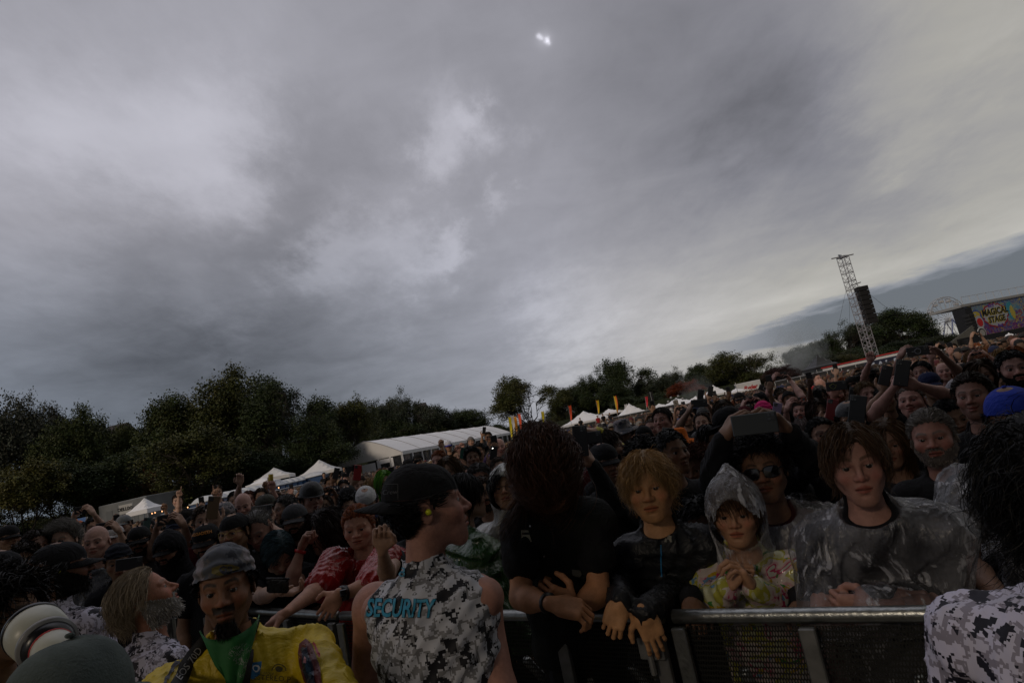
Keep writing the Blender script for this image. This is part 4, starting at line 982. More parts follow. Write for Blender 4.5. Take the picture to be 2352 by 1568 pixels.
# ---- hair made of strands
STYLES = {   # n, length, width, stiffness(up/out), gravity, curl, comb(x,y,z), fringe, clump
 'buzz':  dict(n=900, L=.010, w=.0016, out=.9, g=0, curl=.1, comb=(0, .0, 0), shell=.0025),
 'short': dict(n=2400, L=.028, w=.0017, out=.32, g=.15, curl=.25, comb=(.25, -.35, .1), shell=.006),
 'back':  dict(n=2400, L=.060, w=.0018, out=.25, g=.3, curl=.25, comb=(.1, .9, .1), shell=.008),
 'mop':   dict(n=3000, L=.105, w=.0018, out=.3, g=.75, curl=.75, comb=(.15, -.35, 0), shell=.014),
 'wetfringe': dict(n=1500, L=.10, w=.0024, out=.2, g=.75, curl=.35, comb=(.2, -.45, 0), shell=.010),
 'curly': dict(n=2300, L=.085, w=.0026, out=.75, g=.25, curl=1.5, comb=(0, -.1, 0), shell=.02),
 'afro':  dict(n=2600, L=.09, w=.003, out=1.0, g=.05, curl=1.8, comb=(0, 0, 0), shell=.035),
 'bob':   dict(n=2600, L=.20, w=.0019, out=.2, g=.9, curl=.25, comb=(.1, .15, 0), shell=.012),
 'long':  dict(n=3000, L=.38, w=.0020, out=.15, g=1.1, curl=.3, comb=(.05, .25, 0), shell=.012),
 'longcurl': dict(n=2500, L=.40, w=.0028, out=.5, g=.8, curl=.9, comb=(.05, .15, 0), shell=.03),
 'frizz': dict(n=2600, L=.16, w=.0020, out=.8, g=.12, curl=1.0, comb=(-.5, .2, .25), shell=.02),
 'mullet': dict(n=2100, L=.17, w=.0023, out=.3, g=.6, curl=.6, comb=(.05, .45, 0), shell=.012)}
def hair_mesh(f, style, h, seed, nmul=1.0, Lmul=1.0, wmul=1.0, hatz=None, part=None, hl_off=0.0, wind=None, over=None):
    rg = np.random.default_rng(seed); st = dict(STYLES[style]); st.update(over or {})
    V0, F0, N0 = head_base(h); M = masks(V0); V = warp(V0, f)
    hm = M['hair'] + hl_off
    if hatz is not None: hm = np.where(V0[:, 2] > hatz, -1, hm)
    on = hm > 0
    b_V, b_F, b_C = [], [], []
    # scalp shell
    k = np.clip(hm / .02, 0, 1) * st['shell'] * (.75 + .5 * rg.random(len(V)))
    P = V + N0 * k[:, None]; fm = on[F0].all(1); idx = np.unique(F0[fm]); mp = -np.ones(len(V), int); mp[idx] = np.arange(len(idx))
    if len(idx):
        b_V.append(P[idx]); b_F.append(mp[F0[fm]]); b_C.append(np.ones((len(idx), 3)) * rg.uniform(.35, .75, (len(idx), 1)))
    cand = np.argwhere(on)[:, 0]; n = int(st['n'] * nmul)
    if len(cand) == 0: cand = np.argwhere(M['hair'] > 0)[:, 0]
    r = rg.choice(cand, n); p = V[r] + N0[r] * (k[r][:, None] * .7); nr = N0[r]
    L = st['L'] * Lmul * rg.uniform(.65, 1.15, n); seg = 4 if st['L'] < .05 else (7 if st['L'] < .15 else 12)
    comb = np.tile(np.array(st['comb'], float), (n, 1)); side = np.sign(p[:, 0] - (part if part is not None else .01)); comb[:, 0] *= np.where(np.abs(comb[:, 0]) < .3, side * 2.2, 1)
    d = comb + np.array([0, 0, -.35]) * st['g']; d = d - nr * (d * nr).sum(1)[:, None]; d /= np.linalg.norm(d, axis=1)[:, None] + 1e-9; d = d * (1 - st['out'] * .6) + nr * st['out']
    d /= np.linalg.norm(d, axis=1)[:, None] + 1e-9
    step = (L / seg)[:, None]; pts = [p]; ph = rg.uniform(0, 6.28, (n, 3)); cl = rg.normal(0, 1, (n, 3)); wv = np.array(wind if wind is not None else (0, 0, 0), float)
    for i in range(seg):
        q = pts[-1]; fl = np.stack([np.sin(q[:, 1] * 55 + q[:, 2] * 45 + ph[:, 0]), np.sin(q[:, 2] * 50 + q[:, 0] * 60 + ph[:, 1]), np.sin(q[:, 0] * 55 + q[:, 1] * 45 + ph[:, 2])], 1)
        d = d + np.array([0, 0, -1.0]) * st['g'] * (.35 if i else .2) + (fl * .5 + cl * .12) * st['curl'] * .45 + comb * .12 + wv * (.25 + .12 * i)
        uu = (q - np.array([0, .014, .02])) / np.array([.084, .106, .096]); ur = np.linalg.norm(uu, axis=1)[:, None]; d = d - uu / ur * np.clip(ur - 1.0 - st['shell'] * 6, 0, .6) * (1.2 - st['out']) * 1.6 * (q[:, 2:3] > -.07)
        d /= np.linalg.norm(d, axis=1)[:, None] + 1e-9; q = q + d * step
        for c_, r_ in (((0, .014, .030), (.080, .102, .092)), ((0, -.018, -.03), (.064, .064, .085)), ((0, .05, -.36), (.20, .12, .18))):
            c_ = np.array(c_); r_ = np.array(r_) + (.004 + st['shell'] * .5 if c_[2] > 0 else .003); u = (q - c_) / r_; rr = np.linalg.norm(u, axis=1); ins = rr < 1
            q[ins] = c_ + (u[ins] / rr[ins, None]) * r_
        pts.append(q)
    Pn = np.stack(pts, 1); wd = st['w'] * wmul * rg.uniform(.6, 1.3, n)
    tg = np.gradient(Pn, axis=1); tg /= np.linalg.norm(tg, axis=2)[:, :, None] + 1e-9
    ref = rg.normal(0, 1, (n, 1, 3)) + np.array([1.2, 0, 0]); sd_ = np.cross(tg, ref); sd_ /= np.linalg.norm(sd_, axis=2)[:, :, None] + 1e-9
    tap = np.linspace(1, .25, seg + 1)[None, :, None] * wd[:, None, None]
    A_, B_ = Pn - sd_ * tap, Pn + sd_ * tap; W = np.stack([A_, B_], 2).reshape(-1, 3)
    base = np.arange(n)[:, None] * (seg + 1) * 2 + np.arange(seg)[None] * 2
    Fq = np.stack([base, base + 1, base + 3, base + 2], 2).reshape(-1, 4)
    off = sum(len(v) for v in b_V); b_V.append(W); b_F.append(Fq + off)
    tone = rg.lognormal(0, .28, n); b_C.append(np.repeat(tone, (seg + 1) * 2)[:, None] * np.ones((1, 3)))
    return np.concatenate(b_V), np.concatenate(b_F), np.concatenate(b_C)
def beard_mesh(f, h, seed, L=.03, n=1100, w=.0016, full=True, g=.5):
    rg = np.random.default_rng(seed); V0, F0, N0 = head_base(h); M = masks(V0); V = warp(V0, f)
    m_ = M['beard'] if full else M['beard'] * (np.abs(V0[:, 0]) < .03 - .25 * np.clip(V0[:, 2] + .085, 0, 1)) * (V0[:, 1] < -.05) * (V0[:, 2] < -.074)
    cand = np.argwhere(m_ > .5)[:, 0]; r = rg.choice(cand, n); p = V[r]; d = N0[r] * .7 + np.array([0, -.1, -.6 * g - .25]) + rg.normal(0, .25, (n, 3)); d /= np.linalg.norm(d, axis=1)[:, None]
    seg = 3; Ls = L * rg.uniform(.5, 1.2, n) * np.where(V0[r][:, 2] > -.056, min(1, .009 / L), np.where(V0[r][:, 2] > -.075, .6, 1)); pts = [p]
    for i in range(seg): d = d + np.array([0, 0, -.35]) * g + rg.normal(0, .15, (n, 3)); d /= np.linalg.norm(d, axis=1)[:, None]; pts.append(pts[-1] + d * (Ls / seg)[:, None])
    Pn = np.stack(pts, 1); s_ = rg.normal(0, 1, (n, 3)); s_ /= np.linalg.norm(s_, axis=1)[:, None]
    tap = np.linspace(1, .3, seg + 1)[None, :, None] * w; A_, B_ = Pn - s_[:, None] * tap, Pn + s_[:, None] * tap
    W = np.stack([A_, B_], 2).reshape(-1, 3); base = np.arange(n)[:, None] * (seg + 1) * 2 + np.arange(seg)[None] * 2
    # thin shell under the strands
    k = (m_ > .45) & (full or L > .05); P = V + N0 * (np.clip(m_ - .3, 0, 1) * min(.4 * L, .0035))[:, None]; fm = k[F0].all(1); idx = np.unique(F0[fm]); mp = -np.ones(len(V), int); mp[idx] = np.arange(len(idx))
    return np.concatenate([W, P[idx]]), np.concatenate([np.stack([base, base + 1, base + 3, base + 2], 2).reshape(-1, 4), mp[F0[fm]] + len(W)]), np.concatenate([np.repeat(rg.lognormal(0, .3, n), (seg + 1) * 2)[:, None] * np.ones((1, 3)), .55 * np.ones((len(idx), 3))])
# ---- hats in the head frame (face -Y)
def cap_mesh(back=False, flat=False, trucker=None, brimc=(.8, .8, .8), tilt=.13, scale=1.0, brim=.068, tall=0.0):
    C = MB(); V = []; nu, nv = 28, 9; cols = []
    for j in range(nv + 1):
        th = (math.pi / 2) * j / nv; z = math.sin(th); r = math.cos(th) ** .8
        for i in range(nu):
            a = 2 * math.pi * i / nu; ca, sa = math.cos(a), math.sin(a); front = max(0, -sa)
            rr = r * (1 + .012 * (abs(math.sin(3 * a)) ** .3 - 1)); zz_ = .026 + (.090 + tall) * z * (1 - .05 * (1 - front)) + .008 * front * (1 - z) * 1.0
            V.append((ca * .0845 * rr, .012 + sa * .106 * rr, zz_ + (.012 if j == 0 and sa > .5 else 0)))
            cols.append(trucker[1] if (trucker and sa > -.35) else (1, 1, 1))
    F = [(j * nu + i, j * nu + (i + 1) % nu, (j + 1) * nu + (i + 1) % nu, (j + 1) * nu + i) for j in range(nv) for i in range(nu)]
    C.add(V, F, np.array(cols)); C.ell((0, .012, .118 + tall), (.008, .008, .005), 8, 4)
    B = MB(); n, m_ = 16, 6; top = []; 
    for j in range(m_ + 1):
        for i in range(n + 1):
            a = math.pi * (i / n) ; u = j / m_; x = -math.cos(a) * (.074 + .004 * u); y0 = .012 - math.sin(a) * .102
            ext = brim * u * (math.sin(a) ** .55)
            drop = (0 if flat else 1) * (.020 * (x / .074) ** 2) * (.4 + .6 * u) + .012 * u * (0 if flat else 1)
            top.append((x, y0 - ext, .034 - drop))
    V = top + [(x, y, z - .0035) for x, y, z in top]; N_ = len(top); F = []
    for j in range(m_):
        for i in range(n):
            a = j * (n + 1) + i; F.append((a, a + 1, a + n + 2, a + n + 1)); F.append((a + N_, a + N_ + n + 1, a + N_ + n + 2, a + N_ + 1))
    e = [m_ * (n + 1) + i for i in range(n + 1)]; F += [(e[i], e[i + 1], e[i + 1] + N_, e[i] + N_) for i in range(n)]
    for i0 in (0, n): F += [(j * (n + 1) + i0, (j + 1) * (n + 1) + i0, (j + 1) * (n + 1) + i0 + N_, j * (n + 1) + i0 + N_) for j in range(m_)]
    B.add(V, F, brimc)
    out = []
    for mb in (C, B):
        W = np.concatenate(mb.V) * scale
        if back: W = W * [-1, -1, 1] + [0, .024 * scale, 0]
        ct, s_ = math.cos(tilt), math.sin(tilt); W = np.stack([W[:, 0], W[:, 1] * ct - (W[:, 2] - .03) * s_, W[:, 1] * s_ + (W[:, 2] - .03) * ct + .03], 1)
        out.append((W, mb.F, np.concatenate(mb.C)))
    return out
def dome_mesh(z0, puff=.008, seed=0, wr=.002, zf=None, bumpy=0.0, rear=0.0):      # beanie, bandana, hood-like skull covers
    V0, F0, N0 = head_base(.006); rg = np.random.default_rng(seed)
    X, Y, Z = V0.T; lim = z0 + (Y + .08) / .2 * ((zf if zf is not None else z0) - z0)
    on = (Z > lim) & ~((np.abs(X) > .0745) & (Z < .028) & (Y > -.01) & (Y < .05) & (rear == 0)); k = puff * (1 + .25 * np.sin(Z * 260 + np.abs(X) * 90 + np.sin(Y * 70))) + bumpy * rg.random(len(V0))
    P = V0 + N0 * k[:, None]; fm = on[F0].all(1); idx = np.unique(F0[fm]); mp = -np.ones(len(V0), int); mp[idx] = np.arange(len(idx))
    return P[idx], mp[F0[fm]], np.ones((len(idx), 3))
def bucket_mesh(wide=.075):
    C = MB(); nu = 30; prof = [(0, .125), (.05, .122), (.074, .112), (.082, .085), (.086, .035), (.10, .028), (.086 + wide * .6, .012), (.086 + wide, -.002), (.086 + wide, -.006), (.10, .022), (.084, .028)]
    V = [(math.cos(2 * math.pi * i / nu) * r * (1 + .03 * math.sin(4 * math.pi * i / nu)), .012 + math.sin(2 * math.pi * i / nu) * r * 1.2, z + (.012 * math.sin(4 * math.pi * i / nu + 1) if r > .1 else 0)) for r, z in prof for i in range(nu)]
    F = [(j * nu + i, j * nu + (i + 1) % nu, (j + 1) * nu + (i + 1) % nu, (j + 1) * nu + i) for j in range(len(prof) - 1) for i in range(nu)]
    C.add(V, F); return [(np.concatenate(C.V), C.F, np.concatenate(C.C))]
# ---- hands (right hand, wrist at origin, fingers +Y, palm -Z, thumb +X)
POSES = {'relaxed': ([25, 32, 30, 35], .35), 'hang': ([22, 18, 22, 30], .15), 'fist': ([80, 82, 84, 84], .9), 'grip': ([42, 46, 48, 46], .55), 'flat': ([8, 6, 8, 10], .1), 'claw': ([50, 48, 46, 42], .25),
         'point': ([4, 80, 82, 84], .9), 'horns': ([5, 82, 84, 5], .9), 'pinch': ([62, 30, 26, 22], .8), 'drape': ([55, 52, 50, 48], .3)}
_hnd = {}
def hand_base(pose, h=.0032):
    if (pose, h) in _hnd: return _hnd[(pose, h)]
    curls, opp = POSES[pose]; X, o = grid((-.07, -.045, -.11), (.095, .20, .045), h)
    d = s_ell(X, (0, .048, 0), (.041, .050, .0155)); d = smin(d, s_cap(X, (-.026, .03, 0), (-.030, .083, 0), .012), .014); d = smin(d, s_cap(X, (.020, .03, 0), (.029, .085, 0), .0125), .014)
    d = smin(d, s_cap(X, (0, -.010, 0), (0, .02, 0), .0225, .024), .02); d = smin(d, s_ell(X, (.026, .032, -.012), (.016, .028, .014)), .012)
    roots = [(.029, .088, 0), (.010, .093, .002), (-.010, .090, .001), (-.029, .082, -.001)]; lens = [(.040, .025, .021), (.044, .028, .022), (.041, .026, .021), (.032, .020, .018)]; rr = [.0088, .0090, .0085, .0075]
    nails = []
    for (c, rt, ln, r, sp) in zip(curls, roots, lens, rr, (.10, .02, -.06, -.14)):
        p = np.array(rt); a = 0
        for q in range(3):
            a += math.radians(c * (.75, 1.05, .7)[q]); dr = np.array([math.sin(sp) * math.cos(a), math.cos(a), -math.sin(a)]); e = p + dr * ln[q]
            d = smin(d, s_cap(X, p, e, r * (1 - .07 * q), r * (.93 - .07 * q)), .004 if q or 1 else .008); p = e
    p = np.array([.030, .020, -.006]); dirs = [unit((.80 - .3 * opp, .52, -.25 - .45 * opp)), unit((.40 - .6 * opp, .85, -.25 - .35 * opp)), unit((.25 - .9 * opp, .9, -.2 - .25 * opp))]
    for dr, ln, r0, r1 in zip(dirs, (.040, .030, .024), (.0135, .0112, .0102), (.0112, .0102, .0085)): e = p + dr * ln; d = smin(d, s_cap(X, p, e, r0, r1), .006); p = e
    _hnd[(pose, h)] = nets(d, o, h); return _hnd[(pose, h)]
def hand_at(w, dr, palm, pose, side, h=.0032, s=1.0):
    V, F = hand_base(pose, h); V = V * s
    if side == 'R': V = V * [-1, 1, 1]; F = F[:, ::-1]
    Yd = unit(dr); Z = -np.array(palm, float); Z = unit(Z - Yd * (Z @ Yd)); X = np.cross(Yd, Z)
    return np.array(w) + V[:, :1] * X + V[:, 1:2] * Yd + V[:, 2:] * Z, F
# ---- whole people
def frame(H, yaw, pitch=0.0, roll=0.0):
    c = -np.array([H[0], H[1]]); c = c / (np.linalg.norm(c) + 1e-9); rr = np.array([-c[1], c[0]]); yw = math.radians(yaw)
    f = c * math.cos(yw) + rr * math.sin(yw); X = np.array([-f[1], f[0], 0]); Y = np.array([-f[0], -f[1], 0]); Z = np.array([0, 0, 1.0])
    p = math.radians(pitch); Y2 = Y * math.cos(p) - Z * math.sin(p); Z2 = Z * math.cos(p) + Y * math.sin(p)
    r = math.radians(roll); X3 = X * math.cos(r) + Z2 * math.sin(r); Z3 = Z2 * math.cos(r) - X * math.sin(r)
    return np.stack([X3, Y2, Z3], 1)           # columns
def fold_noise(X, seed, amp, fr=34.0):
    rg = np.random.default_rng(seed); a = rg.normal(0, 1, (3, 3)); x, y, z = X
    q = np.sin(fr * .35 * (a[0][0] * x + a[0][1] * y + a[0][2] * z)); s1 = np.sin(fr * (a[1][0] * x + a[1][1] * y + a[1][2] * z * .5) + 2.2 * q); s2 = np.sin(fr * 1.9 * (a[2][0] * x + a[2][1] * y + a[2][2] * z * .5) - 2.5 * q)
    return amp * (np.abs(s1) + .5 * np.abs(s2) - .8)
SK = dict(pale=(.46, .29, .22), fair=(.40, .245, .175), tan=(.31, .175, .11), olive=(.26, .15, .095), brown=(.17, .088, .052), dark=(.09, .046, .028), pink=(.47, .26, .21), warm=(.46, .25, .12))
HC = dict(black=(.008, .007, .007), dbrown=(.022, .013, .008), brown=(.045, .026, .014), lbrown=(.085, .050, .026), blond=(.27, .165, .07), dblond=(.15, .095, .045), grey=(.16, .15, .14), dgrey=(.06, .055, .052), white=(.36, .35, .34), ginger=(.22, .065, .018), auburn=(.075, .024, .012), teal=(.02, .12, .11), green=(.12, .32, .03), red=(.2, .02, .02))
TORSO_FIX = {}; LAYER = {}
def person(head, label, yaw=0, pitch=0, roll=0, byaw=None, skin='fair', hair='short', hc='dbrown', face=None, hat=None, hatc=(.012, .012, .014), hatkw=None, glasses=None, beard=None,
           top=(.015, .015, .017), topm=None, sleeve='short', arms=None, size=1.0, fine=False, hood=None, group='people in the festival crowd', over=None, lean=(0, 0), hsh=.20, neck=True, hairkw=None,
           fatb=0.0, collar=True, name='person', extra=None, folds=.008, pants=(.012, .013, .018), sh=None, tight=1.0, torso_top=None, noleg=False, seed=None, legdrop=None, layers=None, armr=1.0):
    H = at(*head) if len(head) == 3 and not isinstance(head, np.ndarray) else np.array(head, float)
    seed = seed if seed is not None else int(abs(H[0] * 1000 + H[1] * 77 + H[2] * 13)) % 99991
    rg = np.random.default_rng(seed); f = dict(wide=rg.normal(0, .02), jaw=rg.normal(0, .05), nose=rg.uniform(-.002, .004), long=rg.normal(0, .03), fat=max(0, rg.normal(.01, .03)), stubble=0.0)
    f.update(face or {}); h = .0032 if fine else .0052
    sc = SK[skin] if isinstance(skin, str) else skin; hcol = HC[hc] if isinstance(hc, str) else hc
    R = frame(H, yaw, pitch, roll) * size; to = lambda V: H + V @ R.T
    by = yaw * .5 if byaw is None else byaw; B = frame(H, by)
    nb = H + R @ np.array([0, .035, -.14]) * 1.0 + np.array([0, 0, -.035 * size]) 
    sc_c = nb + np.array([0, 0, -.055 * size]) + B[:, 1] * (.015) + B[:, 0] * lean[0] * .2
    pel = sc_c + np.array([0, 0, -.50 * size]) + B[:, 0] * lean[0] + B[:, 1] * lean[1]
    base = np.array([pel[0], pel[1], 0]); g = thing(name, base, label, 'person', group)
    shl = (sh or (.165 + fatb * .3)) * size; SL = sc_c + B[:, 0] * shl - UP_ * .028; SR = sc_c - B[:, 0] * shl - UP_ * .028
    up = unit(sc_c - pel)
    A = {}
    for s in 'LR':
        S0 = SL if s == 'L' else SR; a = (arms or {}).get(s); sg = 1 if s == 'L' else -1
        if a is None: el = S0 + B[:, 0] * sg * .06 + np.array([0, 0, -.28 * size]); wr = el - B[:, 1] * .12 + np.array([0, 0, -.20 * size]) - B[:, 0] * sg * .03; A[s] = (S0, el, wr, None)
        elif a == 'none': A[s] = None
        else:
            S1 = at(*a['s']) if 's' in a else S0
            el = at(*a['e']) if not isinstance(a['e'], np.ndarray) else a['e']; wr = at(*a['w']) if not isinstance(a['w'], np.ndarray) else a['w']; A[s] = (S1, el, wr, a)
    # body surface: torso, neck and arms in one field, head and hands joined to the same mesh
    def field(X, infl, upto, armin, leg=False, nk=True):
        P_ = [(x - c) for x, c in zip(X, sc_c)]
        ax = [P_[0] * B[0, i] + P_[1] * B[1, i] for i in (0, 1)]
        sp = sc_c - pel; tt = np.clip(P_[2] / -sp[2], -.2, 1.3)          # shear the trunk towards the pelvis
        lx = ax[0] - tt * ((pel - sc_c) @ B[:, 0]); ly = ax[1] - tt * ((pel - sc_c) @ B[:, 1]); Q = (lx, ly, P_[2])
        k = size; vs_ = armin == 'vest'; d = s_ell(Q, (0, .01, -.10 * k), (shl * (.84 if vs_ else (.76 if sleeve == 'vest' else .93)) + infl, (.115 + fatb * .4) * k + infl, .17 * k + infl))
        d = smin(d, s_ell(Q, (0, -.005, -.32 * k), ((.155 + fatb) * k + infl, (.115 + fatb) * k + infl, .21 * k + infl)), .07)
        d = smin(d, s_ell(Q, (0, .0, -.50 * k), ((.165 + fatb * .8) * k + infl, (.125 + fatb * .6) * k + infl, .14 * k + infl)), .06)
        m9_ = .2 if vs_ else (.24 if sleeve == 'vest' and armin == 'none' else .1); d = smin(d, s_cap(X, SL * (1 - m9_) + SR * m9_ + UP_ * .01, SR * (1 - m9_) + SL * m9_ + UP_ * .01, .055 * k + infl), .05)
        if nk: d = smin(d, s_cap(X, H + R @ np.array([0, .028, -.085]), nb + [0, 0, -.03], .053 * k + min(infl, .008), .062 * k + infl), .035)
        for s in 'LR':
            if A[s] is None or vs_: continue
            S0, el, wr, a = A[s]; q = (1.0 + fatb * 1.5) * (armr if infl < .005 else (1 + armr) / 2)
            d = smin(d, s_ell(X, S0 - UP_ * .01, ((.052 * k + infl) * q,) * 3), .05)
            if armin == 'none': continue
            if armin in ('short', 'elbow'): e2 = S0 + (el - S0) * (.52 if armin == 'short' else .98); d = smin(d, s_cap(X, S0, e2, (.056 * k + infl) * q, (.052 * k + infl * 1.35) * q), .02); continue
            d = smin(d, s_cap(X, S0, el, (.052 * k + infl) * q, (.041 * k + infl) * q), .03)
            e2 = el + (wr - el) * (1 if armin == 'full' else .97)
            d2 = s_cap(X, el, el + (wr - el) * .3, (.042 * k + infl) * q, (.044 * k + infl) * q); d2 = smin(d2, s_cap(X, el + (wr - el) * .3, e2, (.044 * k + infl) * q, (.0265 * k + infl * 1.2) * q ** .5), .02); d = smin(d, d2, .02)
        return d
    pts = [SL, SR, pel, nb, H + R @ np.array([0, .03, -.1])] + [p for s in 'LR' if A[s] is not None for p in A[s][1:3]]
    vo = (.009 if fine else .0135)
    V0, F0, N0_ = head_base(h); M = masks(V0); VH = to(warp(V0, f)); ct = skin_tint(M, V0, f, hcol, sc, rg)
    PV, PF, PC = [VH], [F0], [ct]
    if neck:
        lo = np.min(pts, 0) - .12; hi = np.max(pts, 0) + .12; lo[2] = max(lo[2], pel[2] + .05)
        hi[2] = min(hi[2], max([nb[2] + .06] + [p[2] + .08 for s in 'LR' if A[s] is not None for p in A[s][1:3]]))
        X, o = grid(lo, hi, vo); V, F = nets(field(X, -.004, None, 'full' if sleeve != 'long' or True else 'none'), o, vo)
        PV.append(V); PF.append(F); PC.append(np.ones((len(V), 3)))
    for s in 'LR':
        if A[s] is None: continue
        S0, el, wr, a = A[s]; a = a or {}; dr = unit(wr - el) if 'd' not in a else unit(a['d']); sg = 1 if s == 'L' else -1
        palm = a.get('palm', -B[:, 0] * sg if a == {} else B[:, 1])
        V, F = hand_at(wr, dr, palm, a.get('pose', 'relaxed'), s, .0032 if fine else .0055, size * a.get('hs', 1.0)); PV.append(V); PF.append(F); PC.append(np.ones((len(V), 3)))
    n = 0; FF = []
    for v, fq in zip(PV, PF): FF.append(fq + n); n += len(v)
    body = raw_mesh('body', np.concatenate(PV) - base, np.concatenate(FF), SKINM, True, np.concatenate(PC)); link('body', body, g, sc)
    # eyes
    if abs(yaw) < 100:
        for s in (-1, 1):
            e = MB(); nu, nv = 16, 24; V = []; C = []
            for j in range(nv + 1):
                th = math.pi * j / nv
                for i in range(nu): V.append((math.sin(th) * math.cos(2 * math.pi * i / nu), -math.cos(th), math.sin(th) * math.sin(2 * math.pi * i / nu))); C.append((.005,) * 3 if j <= 2 else ((.028, .017, .012) if j <= 5 else (.33, .30, .28)))
            F = [(j * nu + i, (j + 1) * nu + i, (j + 1) * nu + (i + 1) % nu, j * nu + (i + 1) % nu) for j in range(nv) for i in range(nu)]
            V = warp(np.array(V) * .0126 + [s * .0312, -.0735, -.0005], {k_: f[k_] for k_ in ('wide', 'long')})
            link('eye', raw_mesh('eye', to(V) - base, F, mat('eyeball', (1, 1, 1), .15, tint=True), True, np.array(C)), g)
    # garment
    if topm != 'none':
        lo = np.min([SL, SR, pel, nb] + ([p for s in 'LR' if A[s] is not None for p in A[s][1:3]] if sleeve in ('long', 'elbow') else [A[s][0] + (A[s][1] - A[s][0]) * .6 for s in 'LR' if A[s] is not None]), 0) - .17
        hi = np.max([SL, SR, pel, nb] + ([p for s in 'LR' if A[s] is not None for p in A[s][1:3]] if sleeve in ('long', 'elbow') else [A[s][0] + (A[s][1] - A[s][0]) * .6 for s in 'LR' if A[s] is not None]), 0) + .13
        lo[2] = max(lo[2], pel[2] - .12)
        X, o = grid(lo, hi, vo); d = field(X, .013 * tight, None, {'long': 'long', 'short': 'short', 'elbow': 'elbow', 'none': 'none', 'vest': 'vest'}[sleeve], nk=collar)
        d = d + fold_noise(X, seed, folds); nbx = nb + np.array([0, 0, .035]); 
        cut = s_ell(X, nbx - B[:, 1] * .05, (.075, .075, .055)) if collar else s_ell(X, nbx - B[:, 1] * .03, (.10, .10, .07)); d = smax(d, -cut, .012)
        d = smax(d, -s_cap(X, nb + up * .135, nb + up * .45, .10, .16), .008)
        V, F = nets(d, o, vo)
        tc = None
        gm_ = topm or CLOTH; gme = raw_mesh('shirt', V - base, F, gm_, True, np.ones((len(V), 3))); go = link('jacket' if sleeve == 'long' else 'shirt', gme, g, top); TORSO_FIX[g.name] = go
    for ly in (layers or []):
        sl_ = ly.get('sleeve', 'none'); lo = np.min(pts, 0) - .2; hi = np.max(pts, 0) + .16; lo[2] = max(lo[2], pel[2] - ly.get('down', .05)); hi[2] = min(hi[2], max(nb[2] + .1, SL[2] + .16, SR[2] + .16) if sl_ != 'long' else 9)
        X, o = grid(lo, hi, vo); d = field(X, ly['infl'], None, sl_, nk=True) + fold_noise(X, seed + 5, ly.get('folds', .006), ly.get('fr', 26))
        cut = s_ell(X, nb + UP_ * .03 - B[:, 1] * .05, (.085, .085, .06)); d = smax(d, -cut, .012)
        d = smax(d, -s_cap(X, nb + up * .13, nb + up * .45, .10, .16), .008)
        if ly.get('open'):
            a0 = nb - B[:, 1] * .16 - UP_ * .02; a1 = pel - B[:, 1] * .2; d = smax(d, -s_cap(X, a0, a1, ly['open'], ly['open'] * .6), .01)
        V, F = nets(d, o, vo)
        if ly.get('above') is not None: m9 = V[F].mean(1)[:, 2] > ly['above']; F = F[m9]
        lo_ = link(ly['name'], raw_mesh(ly['name'], V - base, F, ly['m'], True, np.ones((len(V), 3))), g, ly.get('c', (1, 1, 1))); LAYER[g.name + ly['name']] = lo_
    # legs
    if not noleg:
        for s in (-1, 1):
            b = MB(); hp = pel + B[:, 0] * s * .09 * size; b.tube([hp + UP_ * .05, hp - UP_ * hp[2] * .5 - B[:, 1] * .02, np.array([hp[0], hp[1], .09])], [.085, .062, .05], 8); b.obj('trouser_leg', mat('trouser_cloth', pants, .85), g, True)
            b = MB(); ft = np.array([hp[0], hp[1], .045]) - B[:, 1] * .05; b.ell(ft, (.05, .05, .045), 8, 6); b.ell(ft - B[:, 1] * .08, (.048, .048, .035), 8, 6); b.obj('shoe', BLK, g, True)
    # hair, beard, hats
    hk = dict(hairkw or {})
    if hair:
        if hat and 'hatz' not in hk: hk['hatz'] = .030
        nm = 1.0 if fine else .33; V, F, C = hair_mesh(f, hair, .0052 if not fine else .0052, seed, nmul=hk.pop('nmul', 1.0) * nm, wmul=1.0 if fine else 2.0, over=over, **hk)
        link('hair', raw_mesh('hair', to(V) - base, F, HAIRM, True, C), g, hcol)
    if beard:
        V, F, C = beard_mesh(f, .0052, seed + 1, **{k_: v for k_, v in beard.items() if k_ != 'c'}); link('beard', raw_mesh('beard', to(V) - base, F, HAIRM, True, C), g, beard.get('c', hcol))
    hats = []
    if hat:
        kw = dict(hatkw or {})
        nm_, parts = {'cap': ('cap', None), 'bucket': ('hat', None), 'beanie': ('beanie', None), 'bandana': ('bandana', None)}[hat]
        if hat == 'cap': parts = cap_mesh(**{k_: v for k_, v in kw.items() if k_ != 'm'})
        elif hat == 'bucket': parts = bucket_mesh(**{k_: v for k_, v in kw.items() if k_ != 'm'})
        elif hat == 'beanie': parts = [dome_mesh(.042, .012, seed, zf=-.02)]
        else: parts = [dome_mesh(.040, .012, seed, zf=.0, bumpy=.0008)]
        V, F, C = parts[0]; o_ = link(nm_, raw_mesh(nm_, to(V) - base, F, kw.get('m', CLOTH), True, C), g, hatc); hats.append(o_)
        if len(parts) > 1: V, F, C = parts[1]; q = link('brim', raw_mesh('brim', to(V) - base, F, kw.get('m', CLOTH), True, C), o_, hatc); hats.append(q)
